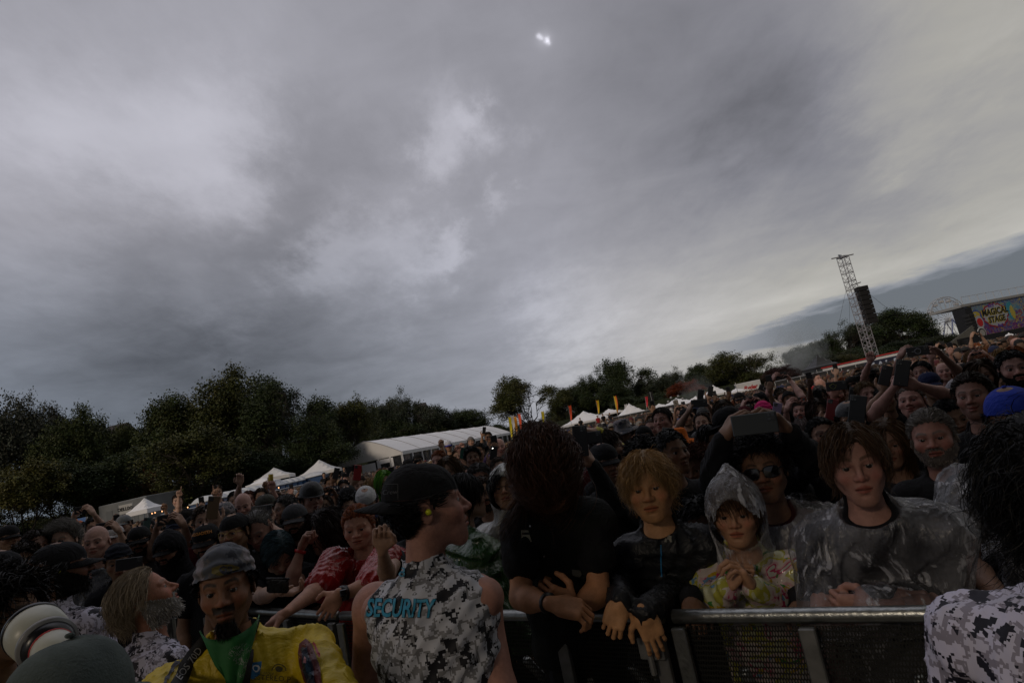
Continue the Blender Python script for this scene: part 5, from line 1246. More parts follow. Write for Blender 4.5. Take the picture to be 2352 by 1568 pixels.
    if glasses:
        gl = MB(); fr = MB(); dkk = glasses == 'sun'
        for s in (-1, 1):
            n_ = 20; rx, rz = (.027, .020) if dkk else (.023, .020); ring = [(s * .033 + rx * math.copysign(abs(math.cos(2 * math.pi * i / n_)) ** .7, math.cos(2 * math.pi * i / n_)), -.099 + abs(s * .033 + rx * math.cos(2 * math.pi * i / n_)) ** 2 * 4.0, -.003 + rz * math.copysign(abs(math.sin(2 * math.pi * i / n_)) ** .7, math.sin(2 * math.pi * i / n_))) for i in range(n_)]
            fr.tube([to(np.array(p)) for p in ring + ring[:1]], .0028 if dkk else .0014, 5, cap=False)
            fr.tube([to(np.array(p)) for p in ((s * .058, -.088, .006), (s * .074, -.05, .006), (s * .079, .012, .002))], .0028 if dkk else .0014, 5)
            c_ = [to(np.array(p)) for p in ring]; ctr = to(np.array((s * .033, -.0985, -.003)))
            if dkk: gl.add(c_ + [ctr], [(i, (i + 1) % n_, n_) for i in range(n_)])
        fr.tube([to(np.array(p)) for p in ((-.009, -.1005, .004), (0, -.104, .006), (.009, -.1005, .004))], .002, 5)
        fo = fr.obj('glasses_frame', BLK if glasses != 'gold' else mat('gold_wire', (.5, .38, .15), .3, .9), g, True)
        if dkk: gl.obj('lens', LENS, fo, False); pass
    if hood: hood(g, to, base, R, H)
    if extra: extra(g, to, base, R, H, A, B)
    return g, to, R, H, A, B
UP_ = np.array([0, 0, 1.0])
# ================================================================== things held and worn
def IMG(ang=0.0):
    a = math.radians(ang); return cR * math.cos(a) + cU * math.sin(a), -cR * math.sin(a) + cU * math.cos(a)
PHC = (.012, .012, .014)
def phone(px, py, D, ang, label, land=True, c=PHC, ring=False, yaw=0.0, big=1.0, lit=False, art=None, cat='phone'):
    p = at(px, py, D); n = unit(C0 - p); u, v = IMG(ang); u = unit(u - n * (u @ n)); v = np.cross(n, u)
    if yaw: y_ = math.radians(yaw); u, n = u * math.cos(y_) + n * math.sin(y_), n * math.cos(y_) - u * math.sin(y_)
    if v @ cU < 0: v = -v
    hx, hy = (.078 * big, .038 * big) if land else (.038 * big, .078 * big)
    g = thing('phone', p, label, cat, 'phones held up by the crowd')
    b = MB(); b.box(p, (hx, hy, .0048), X=u, Y=v, Z=n, bev=.003); b.obj('case', mat('case_%d_%d_%d' % tuple(int(x * 999) for x in c), c, .3), g)
    lx = hx - .020; ly_ = hy - .020; cc = p + u * lx + v * ly_
    b = MB(); b.box(cc + n * .006, (.015, .015, .0022), X=u, Y=v, Z=n, bev=.001)
    cb = b.obj('camera_bump', mat('bump_grey', (.03, .03, .033), .25), g)
    for q in ((-.007, .007), (.007, .007), (-.007, -.007)):
        b = MB(); b.tube([cc + u * q[0] + v * q[1] + n * .008, cc + u * q[0] + v * q[1] + n * .0095], .005, 10); b.obj('lens', LENS, cb)
    b = MB(); b.box(p - n * .0052, (hx - .003, hy - .003, .0005), X=u, Y=v, Z=n); b.obj('screen', SCR, g)
    if lit: b = MB(); b.ell(cc + u * -.006 + n * .011, (.004, .004, .004), 8, 6); b.obj('flash_light', mat('flash', (1, 1, 1), .3, emit=(1, .97, .9, 12)), g)
    if ring:
        b = MB(); b.tube([p + n * .0062 + u * .021 * math.cos(2 * math.pi * i / 28) + v * .021 * math.sin(2 * math.pi * i / 28) for i in range(29)], .0022, 5, cap=False)
        if land: b.tube([p + n * .0062 - u * .026, p + n * .0062 - u * .042], .0022, 5)
        else: b.tube([p + n * .0062 - v * .026, p + n * .0062 - v * .042], .0022, 5)
        b.obj('ring', mat('ring_grey', (.35, .35, .37), .4), g)
    if art: art(g, p, u, v, n)
    return g
def two(px, py, D, ang=0, eR=None, eL=None, big=1.0, land=True):       # both hands on a phone
    p = at(px, py, D); n = unit(C0 - p); u, v = IMG(ang); hx = (.078 if land else .038) * big
    wR = p - u * (hx + .035) - v * .07 - n * .02; wL = p + u * (hx + .035) - v * .07 - n * .02
    def el(w, s): return w - UP_ * .20 + cR * s * .06 - n * .10
    return {'R': dict(e=at(*eR) if eR else el(wR, -1), w=wR, d=v * .85 + u * .45 + n * .25, palm=u, pose='grip'),
            'L': dict(e=at(*eL) if eL else el(wL, 1), w=wL, d=v * .85 - u * .45 + n * .25, palm=-u, pose='grip')}
def one(px, py, D, side, ang=0, e=None, land=False):                    # one hand behind an upright phone
    p = at(px, py, D); n = unit(C0 - p); u, v = IMG(ang); s = -1 if side == 'R' else 1
    w = p - v * .115 + u * s * .035 + n * .012
    return {side: dict(e=at(*e) if e else w - UP_ * .22 + cR * s * .05 - n * .06, w=w, d=v * .85 - u * s * .35, palm=-n, pose='claw')}
def up(px, py, D, side, pose='fist', e=None, palm=None, ang=0):         # a raised empty hand
    p = at(px, py, D); n = unit(C0 - p); u, v = IMG(ang); s = -1 if side == 'R' else 1
    w = p - v * .06; return {side: dict(e=at(*e) if e else w - UP_ * .24 + cR * s * .03 - n * .04, w=w, d=v, palm=palm if palm is not None else n, pose=pose)}
def near(a, b):                         # both dicts of arms
    d = dict(a); d.update(b); return d
# decals follow the cloth they are printed on
import bmesh
def project(me, tgt, off):
    bpy.context.view_layer.update(); mw = tgt.matrix_world; base = np.array(mw.translation)
    V = [mw @ v.co for v in tgt.data.vertices]; bv = BVHTree.FromPolygons(V, [list(p.vertices) for p in tgt.data.polygons])
    cam_p = Vector(C0); bad = []
    for v in me.verts:
        r = Vector(ray(v.co.x, v.co.y)).normalized(); hit = bv.ray_cast(cam_p, r)
        if hit[0] is None: bad.append(v)
        else:
            nn = hit[1] if hit[1].dot(r) < 0 else -hit[1]; v.co = hit[0] + nn * off - r * off * .5 - Vector(base)
    bmesh.ops.delete(me, geom=bad, context='VERTS')
def decal(name, tgt, m_, poly=None, txt=None, pos=None, size=20, ang=0, xs=1.0, off=.003, bold=0, shear=0, maxe=9):
    bm = bmesh.new()
    if poly is not None:
        bm.faces.new([bm.verts.new((x, y, 0)) for x, y in poly])
    else:
        me = text_mesh(txt, size, m_, ext=0, bold=bold * size, shear=shear); bm.from_mesh(me)
        a = math.radians(ang); ca, sa = math.cos(a), math.sin(a)
        for v in bm.verts: x, y = v.co.x * xs, v.co.y; v.co = Vector((pos[0] + x * ca - y * sa * 1.0, pos[1] - (x * sa + y * ca), 0))
    bmesh.ops.triangulate(bm, faces=bm.faces[:])
    for _ in range(4):
        le = [e for e in bm.edges if e.calc_length() > maxe]
        if not le: break
        bmesh.ops.subdivide_edges(bm, edges=le, cuts=1); bmesh.ops.triangulate(bm, faces=bm.faces[:])
    project(bm, tgt, off); me = bpy.data.meshes.new(name); bm.to_mesh(me); bm.free(); me.materials.append(m_)
    o = bpy.data.objects.new(name, me); COL.objects.link(o); o.parent = tgt; return o
def strip(name, pts, wd, th, m_, g, nrm=None):      # a flat strap through world points
    P = [np.array(p, float) for p in pts]; V = []; F = []
    for i, p in enumerate(P):
        t = unit(P[min(i + 1, len(P) - 1)] - P[max(i - 1, 0)]); n = unit(C0 - p) if nrm is None else np.array(nrm); s = unit(np.cross(t, n)) * wd; n2 = np.cross(s, t); n2 = unit(n2) * th
        V += [p - s - n2, p + s - n2, p + s + n2, p - s + n2]
    for i in range(len(P) - 1):
        for k in range(4): F.append((i * 4 + k, i * 4 + (k + 1) % 4, i * 4 + 4 + (k + 1) % 4, i * 4 + 4 + k))
    F += [(0, 3, 2, 1), tuple(len(V) - 4 + k for k in range(4))]
    b = MB(); b.add(V, F); return b.obj(name, m_, g, True)
def band(to_or, w, e, r, c, g, name='wristband', wd=.006):
    d = unit(np.array(e) - np.array(w)); b = MB(); b.tube([w + d * (.02 - wd), w + d * (.02 + wd)], r, 14); return b.obj(name, mat('band_%d_%d_%d' % tuple(int(x * 999) for x in c), c, .4), g, True)
def clear_hood(m_, rx=.105, ry=.125, rz=.135, peak=.03, name='hood', c=(1, 1, 1), seed=3, front=-.055):
    def f(g, to, base, R, H):
        X, o = grid((-.16, -.15, -.2), (.16, .18, .2), .0065)
        d = s_ell(X, (0, .015, .005), (rx, ry, rz)); d = smin(d, s_cap(X, (0, .02, .09), (0, .03, .12 + peak), .03, .01), .05)
        d = smin(d, s_cap(X, (0, .03, -.10), (0, .045, -.20), .095, .115), .05)
        d = d + fold_noise(X, seed, .0035, 60); face = s_ell(X, (0, -.16, -.035), (.074, .13, .115)); d = smax(d, -face, .006)
        d = smax(d, -(s_ell(X, (0, .01, -.02), (rx - .006, ry - .006, rz - .006))), .004) if True else d
        V, F = nets(d, o, .0065); F = F[(V[F].mean(1)[:, 2] > -.19)]
        link(name, raw_mesh(name, to(V) - base, F, m_, True, np.ones((len(V), 3))), g, c)
    return f
def plug(s=1):
    def f(g, to, base, R, H, A, B): b = MB(); b.ell(to(np.array((s * .084, .010, -.008))), (.0085,) * 3, 10, 8); b.obj('earplug', mat('neon_yellow', (.75, .80, .02), .5), g, True)
    return f
# ================================================================== crowd barrier
BP = [np.array(p, float) for p in ((-5.6, 6.9), (-3.85, 5.45), (-2.66, 4.48), (-1.9, 3.95), (-1.13, 3.28), (-.38, 2.74), (.32, 2.215), (1.04, 1.72), (2.4, .78))]
ALU = mat('worn_aluminium', (.30, .31, .30), .32, .9, var=.25, vscale=30, bump=.2, bscale=60); ALD = mat('dull_aluminium', (.20, .20, .195), .45, .7, var=.35, vscale=10)
pf = bpy.data.materials.new('perforated_sheet'); pf.use_nodes = True; t = NT(pf.node_tree); bs = pf.node_tree.nodes['Principled BSDF']
u_ = t.n('ShaderNodeUVMap', out=0)
sc = t.vm('MULTIPLY', u_, (110, 66, 1)); sp_ = t.n('ShaderNodeSeparateXYZ', out=None, Vector=sc); yy = sp_.outputs[1]
xs = t.math('ADD', sp_.outputs[0], t.math('MULTIPLY', t.math('MODULO', t.math('FLOOR', yy), 2.0), .5))
hx_ = t.math('SUBTRACT', t.math('FRACT', xs), .5); hy_ = t.math('SUBTRACT', t.math('FRACT', yy), .5)
hole = t.math('LESS_THAN', t.math('ADD', t.math('POWER', t.math('ABSOLUTE', t.math('MULTIPLY', hx_, 3.2)), 2.0), t.math('POWER', t.math('ABSOLUTE', t.math('MULTIPLY', hy_, 2.5)), 2.0)), 1.0)
bs.inputs['Base Color'].default_value = (.022, .022, .020, 1); bs.inputs['Metallic'].default_value = .6; bs.inputs['Roughness'].default_value = .45
trn = t.n('ShaderNodeBsdfTransparent'); mxx = t.n('ShaderNodeMixShader', i0=hole, i1=bs.outputs[0], i2=trn)
pf.node_tree.links.new(mxx, pf.node_tree.nodes['Material Output'].inputs[0])
secn = ['far left end', 'behind the profile man with grey hair', 'behind the man in the yellow poncho', 'under the red poncho', 'behind the security guard', 'under the black denim vest', 'under the blond man and the floral coat', 'at the right end of the front row']
for i in range(len(BP) - 1):
    a, b_ = BP[i], BP[i + 1]; A3 = np.array([a[0], a[1], 0]); B3 = np.array([b_[0], b_[1], 0]); X = unit(B3 - A3); Y = np.cross(UP_, X); Ln = np.linalg.norm(B3 - A3)
    g = thing('barrier_section', A3, 'silver crowd barrier section ' + secn[i], 'barrier', 'crowd barrier along the pit'); TP_ = 1.125
    b = MB(); n_ = 7; b.tube([A3 + X * .02 + UP_ * TP_ + X * (Ln - .04) * k / n_ for k in range(n_ + 1)], .0225, 12); b.obj('top_rail', ALU, g, True)
    for k, x in enumerate((.04, Ln / 2, Ln - .04)):
        b = MB(); b.box(A3 + X * x - Y * .03 + UP_ * .55, (.024, .012, .55), X=X, Y=Y, bev=.004); b.obj('upright', ALU if k == 0 else ALD, g)
    V = [A3 + X * .03 + UP_ * .08, A3 + X * (Ln - .03) + UP_ * .08, A3 + X * (Ln - .03) + UP_ * (TP_ - .03), A3 + X * .03 + UP_ * (TP_ - .03)]
    me = raw_mesh('perforated_panel', [v - A3 for v in V], [(0, 1, 2, 3)], pf, False); uv = me.uv_layers.new(name='UVMap')
    for li, q in enumerate(((0, 0), (Ln, 0), (Ln, 1), (0, 1))): uv.data[li].uv = q
    link('perforated_panel', me, g)
    b = MB(); b.box(A3 + X * Ln / 2 - Y * .35 + UP_ * .012, (Ln / 2 - .02, .36, .01), X=X, Y=Y); b.obj('foot_plate', ALD, g)
    for x in (.2, Ln - .2): b = MB(); b.tube([A3 + X * x + UP_ * .95 + Y * .02, A3 + X * x + Y * .75 + UP_ * .03], .018, 8); b.obj('brace', ALU, g, True)
    b = MB(); b.box(A3 + X * (Ln - .06) - Y * .05 + UP_ * (TP_ - .085), (.045, .012, .035), X=X, Y=Y, bev=.004); b.tube([A3 + X * (Ln - .06) - Y * .07 + UP_ * (TP_ - .10), A3 + X * (Ln - .06) - Y * .07 + UP_ * (TP_ - .16)], .010, 8); b.obj('latch', ALD, g)
    b = MB(); b.box(A3 + X * Ln / 2 + UP_ * .6 + Y * .03, (Ln / 2, .008, .022), X=X, Y=Y); b.obj('mid_bar', ALD, g)
# ================================================================== people near the camera
BK = (.011, .011, .013)
PEOPLE = []
def P(*a, ks=None, **k):
    global KS
    k0 = KS; KS = ks or KS; r = person(*a, **k); KS = k0; PEOPLE.append((r[3], r[0])); return r
# security guard, back to us
ga = P((981, 1163, 1.82), 'security guard seen from behind in a grey digital camo sleeveless shirt and backwards black cap', yaw=97, byaw=152, pitch=2, skin=(.40, .20, .15), hair='short', hc='black', hat='cap', hatc=(.010, .010, .011), hatkw=dict(back=True, brim=.078, tilt=.10, tall=.008), fine=True,
       topm=CAMO, sleeve='vest', armr=1.35, tight=1.1, size=1.06, face=dict(stubble=.25, nose=.003), arms={'R': dict(s=(1088, 1378, 1.78), e=(1140, 1590, 1.66), w=(1150, 1780, 1.60), pose='relaxed'), 'L': dict(s=(866, 1392, 1.95), e=(845, 1560, 2.1), w=(900, 1700, 2.2))}, fatb=.015, folds=.009, extra=plug(-1), sh=.195, group='security staff')
shirt = TORSO_FIX[ga[0].name]
cy = mat('cyan_print', (.02, .26, .42), .5)
decal('lettering', shirt, blackt, txt='SECURITY', pos=(918, 1398), size=57, ang=-1, xs=.60, shear=.22, bold=.05, off=.0018)
decal('lettering', shirt, cy, txt='SECURITY', pos=(918, 1398), size=57, ang=-1, xs=.60, shear=.22, bold=.024, off=.0034)
decal('lettering', shirt, cy, txt='98', pos=(915, 1317), size=30, ang=8, shear=.3, off=.004)
cp = [c for c in ga[0].children if c.name.startswith('cap')][0]
decal('lettering', cp, mat('cap_print', (.05, .05, .055), .6), txt='Crew', pos=(896, 1130), size=15, ang=3, shear=.2, off=.002)
for q in (((886, 1111), (914, 1111), (914, 1112), (886, 1112)), ((886, 1151), (914, 1151), (914, 1152), (886, 1152)), ((914, 1111), (915, 1111), (915, 1152), (914, 1152))): decal('patch_edge', cp, mat('cap_print'), poly=q, off=.0015)
# man in the yellow poncho
def goatee(): return dict(L=.022, n=1700, w=.0009, g=.8, full=False, c=(.006, .005, .005))
ym = P((519, 1347, 1.90), 'bearded man in a patterned head wrap and bright yellow poncho with a green neckerchief', yaw=-9, pitch=-2, byaw=-5, skin=(.25, .125, .072), hair='short', hc='black', hat='bandana', hatc=(1,1,1), hatkw=dict(m=CAMOP), fine=True, face=dict(wide=-.04, long=.05, stubble=.5, must=.9, brow=.95), beard=goatee(),
       top=(.56, .41, .01), topm=NYLON, sleeve='long', sh=.21, folds=.012, fatb=.03, group='photographers in the pit', arms={'R': dict(e=(370, 1640, 1.6), w=(480, 1720, 1.5)), 'L': dict(e=(800, 1640, 1.6), w=(650, 1740, 1.5))})
yp = TORSO_FIX[ym[0].name]; g_, to_ = ym[0], ym[1]
# neckerchief
kn = MB(); V = []; n_ = 17; rows = 8; nbp = ym[3] + np.array([0, 0, -.165]); Bm = ym[5]
for j in range(rows + 1):
    v = j / rows
    for i in range(n_):
        u = i / (n_ - 1) * 2 - 1; wdt = (1 - v) ** .8; a = u * 1.35
        V.append(nbp + Bm[:, 0] * (math.sin(a) * .082 * wdt) - Bm[:, 1] * (math.cos(a * wdt) * .085 + .018 * v + .006 * math.sin(u * 9 + v * 6)) + UP_ * (.035 + .03 * abs(u) ** 2 - v * .17))
F = [(j * n_ + i, j * n_ + i + 1, (j + 1) * n_ + i + 1, (j + 1) * n_ + i) for j in range(rows) for i in range(n_ - 1)]
gmat = bpy.data.materials.new('paisley_green'); gmat.use_nodes = True; t = NT(gmat.node_tree); bs = gmat.node_tree.nodes['Principled BSDF']
co = t.n('ShaderNodeTexCoord', out=3); f_ = t.math('ABSOLUTE', t.math('SUBTRACT', t.noise(co, 34, 3, .5, 3), .5))
gmat.node_tree.links.new(t.mix(t.math('MULTIPLY', t.math('LESS_THAN', f_, .02), t.math('GREATER_THAN', t.noise(co, 12, 2), .5)), (.012, .13, .03, 1), (.25, .29, .26, 1)), bs.inputs['Base Color']); bs.inputs['Roughness'].default_value = .7
kn.add(V, F); nk_ = kn.obj('neckerchief', gmat, g_, True); md = nk_.modifiers.new('s', 'SOLIDIFY'); md.thickness = .004; nk_.rotation_euler = (0, 0, 0)
# camera straps
def on_surface(tgt, pts, off=.006):
    bm = bmesh.new(); vs = [bm.verts.new((x, y, 0)) for x, y in pts]; bm.verts.ensure_lookup_table(); project(bm, tgt, off); b0_ = np.array(tgt.matrix_world.translation); r = [np.array(v.co) + b0_ for v in bm.verts]; bm.free(); return r
bpy.context.view_layer.update()
strapm = mat('strap_black', (.012, .012, .013), .7, bump=.4, bscale=300)
s1 = on_surface(yp, [(478, 1470), (462, 1490), (446, 1510), (430, 1533), (415, 1555), (400, 1585)], .01); strip('camera_strap', s1, .019, .0015, strapm, g_)
s2 = on_surface(yp, [(583, 1425), (577, 1450), (569, 1480), (562, 1510), (556, 1545), (550, 1590)], .012); strip('camera_strap', s2, .024, .0015, strapm, g_)
st_ = [c for c in g_.children if c.name.startswith('camera_strap')][0]
decal('lettering', st_, mat('strap_ink', (.36, .36, .36), .6), txt='EOS 70D', pos=(434, 1524), size=23, ang=54, off=.002, maxe=40)
bluel = mat('logo_blue', (.02, .16, .36), .5)
decal('logo', yp, bluel, poly=[(578, 1521), (600, 1519), (597, 1548), (580, 1560), (575, 1555)], off=.004); decal('lettering', yp, whitet, txt='O', pos=(588, 1536), size=22, ang=0, bold=.03, off=.007)
decal('lettering', yp, mat('faded_black_ink', (.05, .045, .012), .6), txt='ESTEREO P', pos=(624, 1557), size=18, ang=-4, off=.004)
decal('lettering', yp, mat('faded_black_ink'), txt='PARQUE', pos=(614, 1546), size=8, ang=-4, off=.004)
arc = [(640 + 17 * math.cos(a), 1541 - 17 * math.sin(a)) for a in np.linspace(0, math.pi, 12)] + [(640 + 15 * math.cos(a), 1541 - 15 * math.sin(a)) for a in np.linspace(math.pi, 0, 12)]
decal('emblem', yp, mat('faded_black_ink'), poly=arc, off=.004); decal('emblem', yp, mat('faded_black_ink'), poly=[(640 + 9 * math.cos(a) * (1 + .1 * math.sin(5 * a)), 1536 - 7 * math.sin(a)) for a in np.linspace(0, 2 * math.pi, 14)[:-1]], off=.004)
figs = [((.10, .012, .012), [(688, 1480), (702, 1467), (716, 1478), (724, 1500), (736, 1530), (742, 1568), (748, 1590), (720, 1590), (700, 1560), (690, 1530), (686, 1500)]), ((.012, .016, .035), [(694, 1490), (704, 1482), (712, 1505), (722, 1535), (728, 1568), (722, 1585), (708, 1565), (698, 1530)]), ((.015, .05, .09), [(706, 1505), (714, 1520), (722, 1550), (718, 1560), (708, 1540), (702, 1520)]), ((.35, .12, .12), [(703, 1512), (708, 1517), (708, 1526), (704, 1522)]), ((.35, .02, .02), [(722, 1478), (731, 1492), (737, 1512), (734, 1515), (727, 1500), (720, 1485)])]
for k, (c, pl) in enumerate(figs): decal('print', yp, mat('print_%d' % k, c, .5), poly=pl, off=.004 + .0022 * k)
for k in range(6):
    y0 = 1478 + k * 14; decal('print', yp, mat('print_navy', (.02, .02, .035), .6), poly=[(452 - k * 13, y0 - 2), (424 - k * 9, y0 + 8), (405 - k * 6, y0 + 26), (411 - k * 6, y0 + 28), (428 - k * 9, y0 + 13), (454 - k * 13, y0 + 4)], off=.004)
decal('print', [c for c in g_.children if c.name.startswith('bandana')][0], mat('ochre_print', (.13, .10, .02), .7), poly=[(487 + 0, 1304), (505, 1297), (530, 1296), (548, 1301), (549, 1313), (528, 1319), (500, 1320), (487, 1318)], off=.003)
decal('print', [c for c in g_.children if c.name.startswith('bandana')][0], mat('print_navy'), txt='GS', pos=(518, 1309), size=24, bold=.03, off=.005)
# grey haired guard in profile
P((333, 1372, 2.2), 'older guard in profile looking up, long grey hair and white beard, violet camo shirt', ks=1.18, yaw=88, pitch=20, byaw=112, skin=(.42, .19, .125), hair='mullet', hc=(.30, .24, .17), over=dict(comb=(.05, .75, 0), L=.12, curl=.9, out=.08, n=3600, w=.0013, g=.9), hairkw=dict(hl_off=-.014, Lmul=.9), fine=True, beard=dict(L=.022, n=2000, c=(.42, .40, .38)), face=dict(nose=.006, fat=.02), topm=CAMO2, sleeve='short', group='security staff')
# capped guard in profile
P((143, 1305, 2.4), 'dark bearded guard in profile with a black cap and yellow earplug, violet camo shirt', ks=1.15, yaw=90, byaw=140, skin=(.20, .10, .062), hair='mullet', hc='black', over=dict(L=.08), hat='cap', hatkw=dict(brim=.075), fine=True, beard=dict(L=.018, n=1600, c=(.008, .007, .006)), topm=CAMO2, sleeve='short', extra=plug(-1), group='security staff', face=dict(nose=.004))
# photographer low at the corner with a grey cap, and the big lens
felt = mat('grey_felt', (.075, .095, .088), .95, var=.25, vscale=25, bump=.5, bscale=200)
P((176, 1650, 1.13), 'photographer at the bottom left corner in a grey-green felt cap, only the crown showing', yaw=130, byaw=130, skin='tan', hair='short', hc='dbrown', hat='cap', hatc=(.075, .095, .088), hatkw=dict(m=felt, tall=.015, scale=1.08, brim=.05), fine=True, group='photographers in the pit', top=(.02, .02, .022))
f0, f1 = at(78, 1446, 1.36), at(132, 1502, 1.25); ax_ = unit(f1 - f0)
g = thing('camera_lens', f0, 'big cream telephoto lens with its hood pointing away at the bottom left', 'camera lens'); crm = mat('cream_enamel', (.50, .50, .42), .35, var=.08, vscale=20)
K_ = 1.14
def seg_(nm, a0, a1, r0, r1, m_): b = MB(); b.tube([f0 + ax_ * a0 * K_, f0 + ax_ * (a0 + .08 * (a1 - a0)) * K_, f0 + ax_ * a1 * K_], [r0 * K_, r0 * K_ * 1.005, r1 * K_], 40); b.obj(nm, m_, g, True)
seg_('hood_rim', 0, .012, .051, .051, BLK); seg_('hood', .011, .088, .0495, .046, crm); seg_('hood_ring', .0875, .098, .0475, .047, mat('ring_grey_metal', (.22, .22, .22), .35)); seg_('barrel', .098, .118, .042, .034, BLK); seg_('red_ring', .1175, .121, .0350, .0350, redt); seg_('barrel', .121, .19, .034, .030, mat('cream_enamel'))
b = MB(); b.box(f0 + ax_ * .075 - cU * .056 - cR * .020 - cF * .02, (.02, .008, .006), X=ax_, Y=unit(np.cross(ax_, cU)), bev=.002); b.obj('hood_lock', BLK, g)
# left edge faces
P((-2, 1325, 2.7), 'man in a black cap cut off by the left edge, in profile', yaw=82, hair='short', hc='black', hat='cap', hatkw=dict(back=True), skin='fair', byaw=60)
P((2, 1425, 1.75), 'dark curly haired man at the lower left edge', yaw=55, hair='curly', hc='black', skin='olive', fine=True, group='photographers in the pit')
# guard at the right edge, seen from behind
P((2440, 1128, 1.15), 'guard at the right edge seen from behind, bushy black hair and grey camo shirt', yaw=172, byaw=165, skin='brown', hair='longcurl', hc=(.0035, .0033, .0035), over=dict(L=.13, n=8000, w=.0011, out=.3, curl=1.8, g=.7, shell=.035), fine=True, topm=CAMO2, sleeve='short', group='security staff', fatb=.03, sh=.21, folds=.010)
# ---- front row
vest = dict(name='denim_vest', m=cloth_mat('black_denim', .85, .15, 22, .6), c=(.014, .015, .014), infl=.026, sleeve='none', open=.035, folds=.005)
def cuffband(g, to, base, R, H, A, B): b = MB(); w = A['R'][2]; e = A['R'][1]; band(None, w, e, .034, (.01, .01, .01), g)
v1 = P((1258, 1082, 2.22), 'headbanger at the barrier with long auburn hair thrown over the face, black denim vest', yaw=0, pitch=-32, byaw=2, skin=(.46, .215, .105), hair='long', hc=(.062, .026, .013), fine=True, top=(.008, .008, .009), sleeve='short', layers=[vest],
       over=dict(n=10000, L=.27, w=.0011, out=.5, curl=.75, g=.5, comb=(-.15, -.9, .25), shell=.03), hairkw=dict(wind=(-.2, -.05, .08)), arms={'R': dict(s=(1196, 1212, 2.28), e=(1197, 1372, 2.15), w=(1268, 1386, 2.02), d=cR * 1.0 - cU * .12 - cF * .2, palm=cF * .4 - cU, pose='drape', hs=1.02), 'L': dict(s=(1362, 1200, 2.28), e=(1376, 1362, 2.15), w=(1318, 1392, 2.12), d=-cR + cU * .45, palm=cF, pose='drape')}, lean=(0, .22), sh=.15, extra=cuffband, fatb=.008)
dv = LAYER[v1[0].name + 'denim_vest']; cream = mat('cream_patch', (.36, .35, .26), .7); grn = mat('green_thread', (.02, .22, .06), .6)
decal('patch', dv, cream, poly=[(1197, 1217), (1213, 1217), (1221, 1243), (1198, 1244)], off=.003); decal('patch_print', dv, blackt, poly=[(1199, 1222), (1215, 1222), (1217, 1227), (1199, 1227)], off=.005)
decal('lettering', dv, blackt, txt='TUFFCUT', pos=(1208, 1239), size=7, off=.005)
decal('patch', dv, grn, poly=[(1224 + (11 + 2) * math.cos(a), 1304 + 15 * math.sin(a)) for a in np.linspace(0, 6.28, 24)[:-1]], off=.003); decal('patch', dv, blackt, poly=[(1224 + 10 * math.cos(a), 1304 + 12 * math.sin(a)) for a in np.linspace(0, 6.28, 24)[:-1]], off=.005); decal('patch', dv, grn, poly=[(1215, 1303), (1233, 1303), (1233, 1306), (1215, 1306)], off=.007)
decal('print', TORSO_FIX[v1[0].name], cream, poly=[(1243, 1218), (1252, 1216), (1257, 1226), (1252, 1234), (1258, 1246), (1254, 1254), (1246, 1240), (1249, 1230), (1242, 1228)], off=.004)
decal('patch', dv, mat('grey_patch', (.10, .10, .09), .7), poly=[(1313, 1306), (1332, 1308), (1336, 1318), (1330, 1325), (1314, 1320)], off=.003)
decal('pocket_seam', dv, mat('seam_thread', (.03, .03, .028), .8), poly=[(1192, 1262), (1232, 1272), (1232, 1273.5), (1192, 1263.5)], off=.003); decal('pocket_seam', dv, mat('seam_thread'), poly=[(1192, 1280), (1212, 1292), (1232, 1290), (1232, 1292), (1212, 1294), (1192, 1282)], off=.003)
for q in ((1217, 1208), (1213, 1271), (1250, 1275)): decal('button', dv, steel, poly=[(q[0] + 2.2 * math.cos(a), q[1] + 2.2 * math.sin(a)) for a in np.linspace(0, 6.28, 10)[:-1]], off=.005)
b1 = P((1489, 1114, 2.02), 'young blond man with a moustache in a black jacket leaning on the barrier', ks=1.16, yaw=-6, pitch=-4, byaw=-4, skin=(.50, .26, .12), hair='mop', hc=(.33, .20, .085), fine=True, face=dict(must=.45, nose=.003, jaw=.02, brow=.5), over=dict(n=6500, w=.0011, L=.085, curl=1.3, out=.12, g=.8), top=(.009, .010, .012), topm=NYLON, sleeve='long', lean=(0, .25), sh=.145, folds=.012,
       arms={'R': dict(e=(1420, 1345, 2.12), w=(1424, 1378, 1.76), d=-cU * .85 - cR * .3 - cF * .25, palm=cF * .9 + cR * .3, pose='drape', hs=.9), 'L': dict(e=(1566, 1350, 2.05), w=(1478, 1405, 1.74), d=-cU * .92 + cR * .38 - cF * .1, palm=cF, pose='hang', hs=.92)})
tj = TORSO_FIX[b1[0].name]; decal('logo', tj, mat('jacket_logo', (.22, .21, .17), .5), poly=[(1526, 1230), (1531, 1230), (1532, 1235), (1537, 1235), (1538, 1230), (1543, 1230), (1542, 1236), (1544, 1244), (1539, 1244), (1537, 1238), (1532, 1238), (1531, 1244), (1526, 1244), (1528, 1237)], off=.003)
decal('zip', tj, bluel, poly=[(1516, 1250), (1519, 1250), (1521, 1324), (1518, 1324)], off=.003)
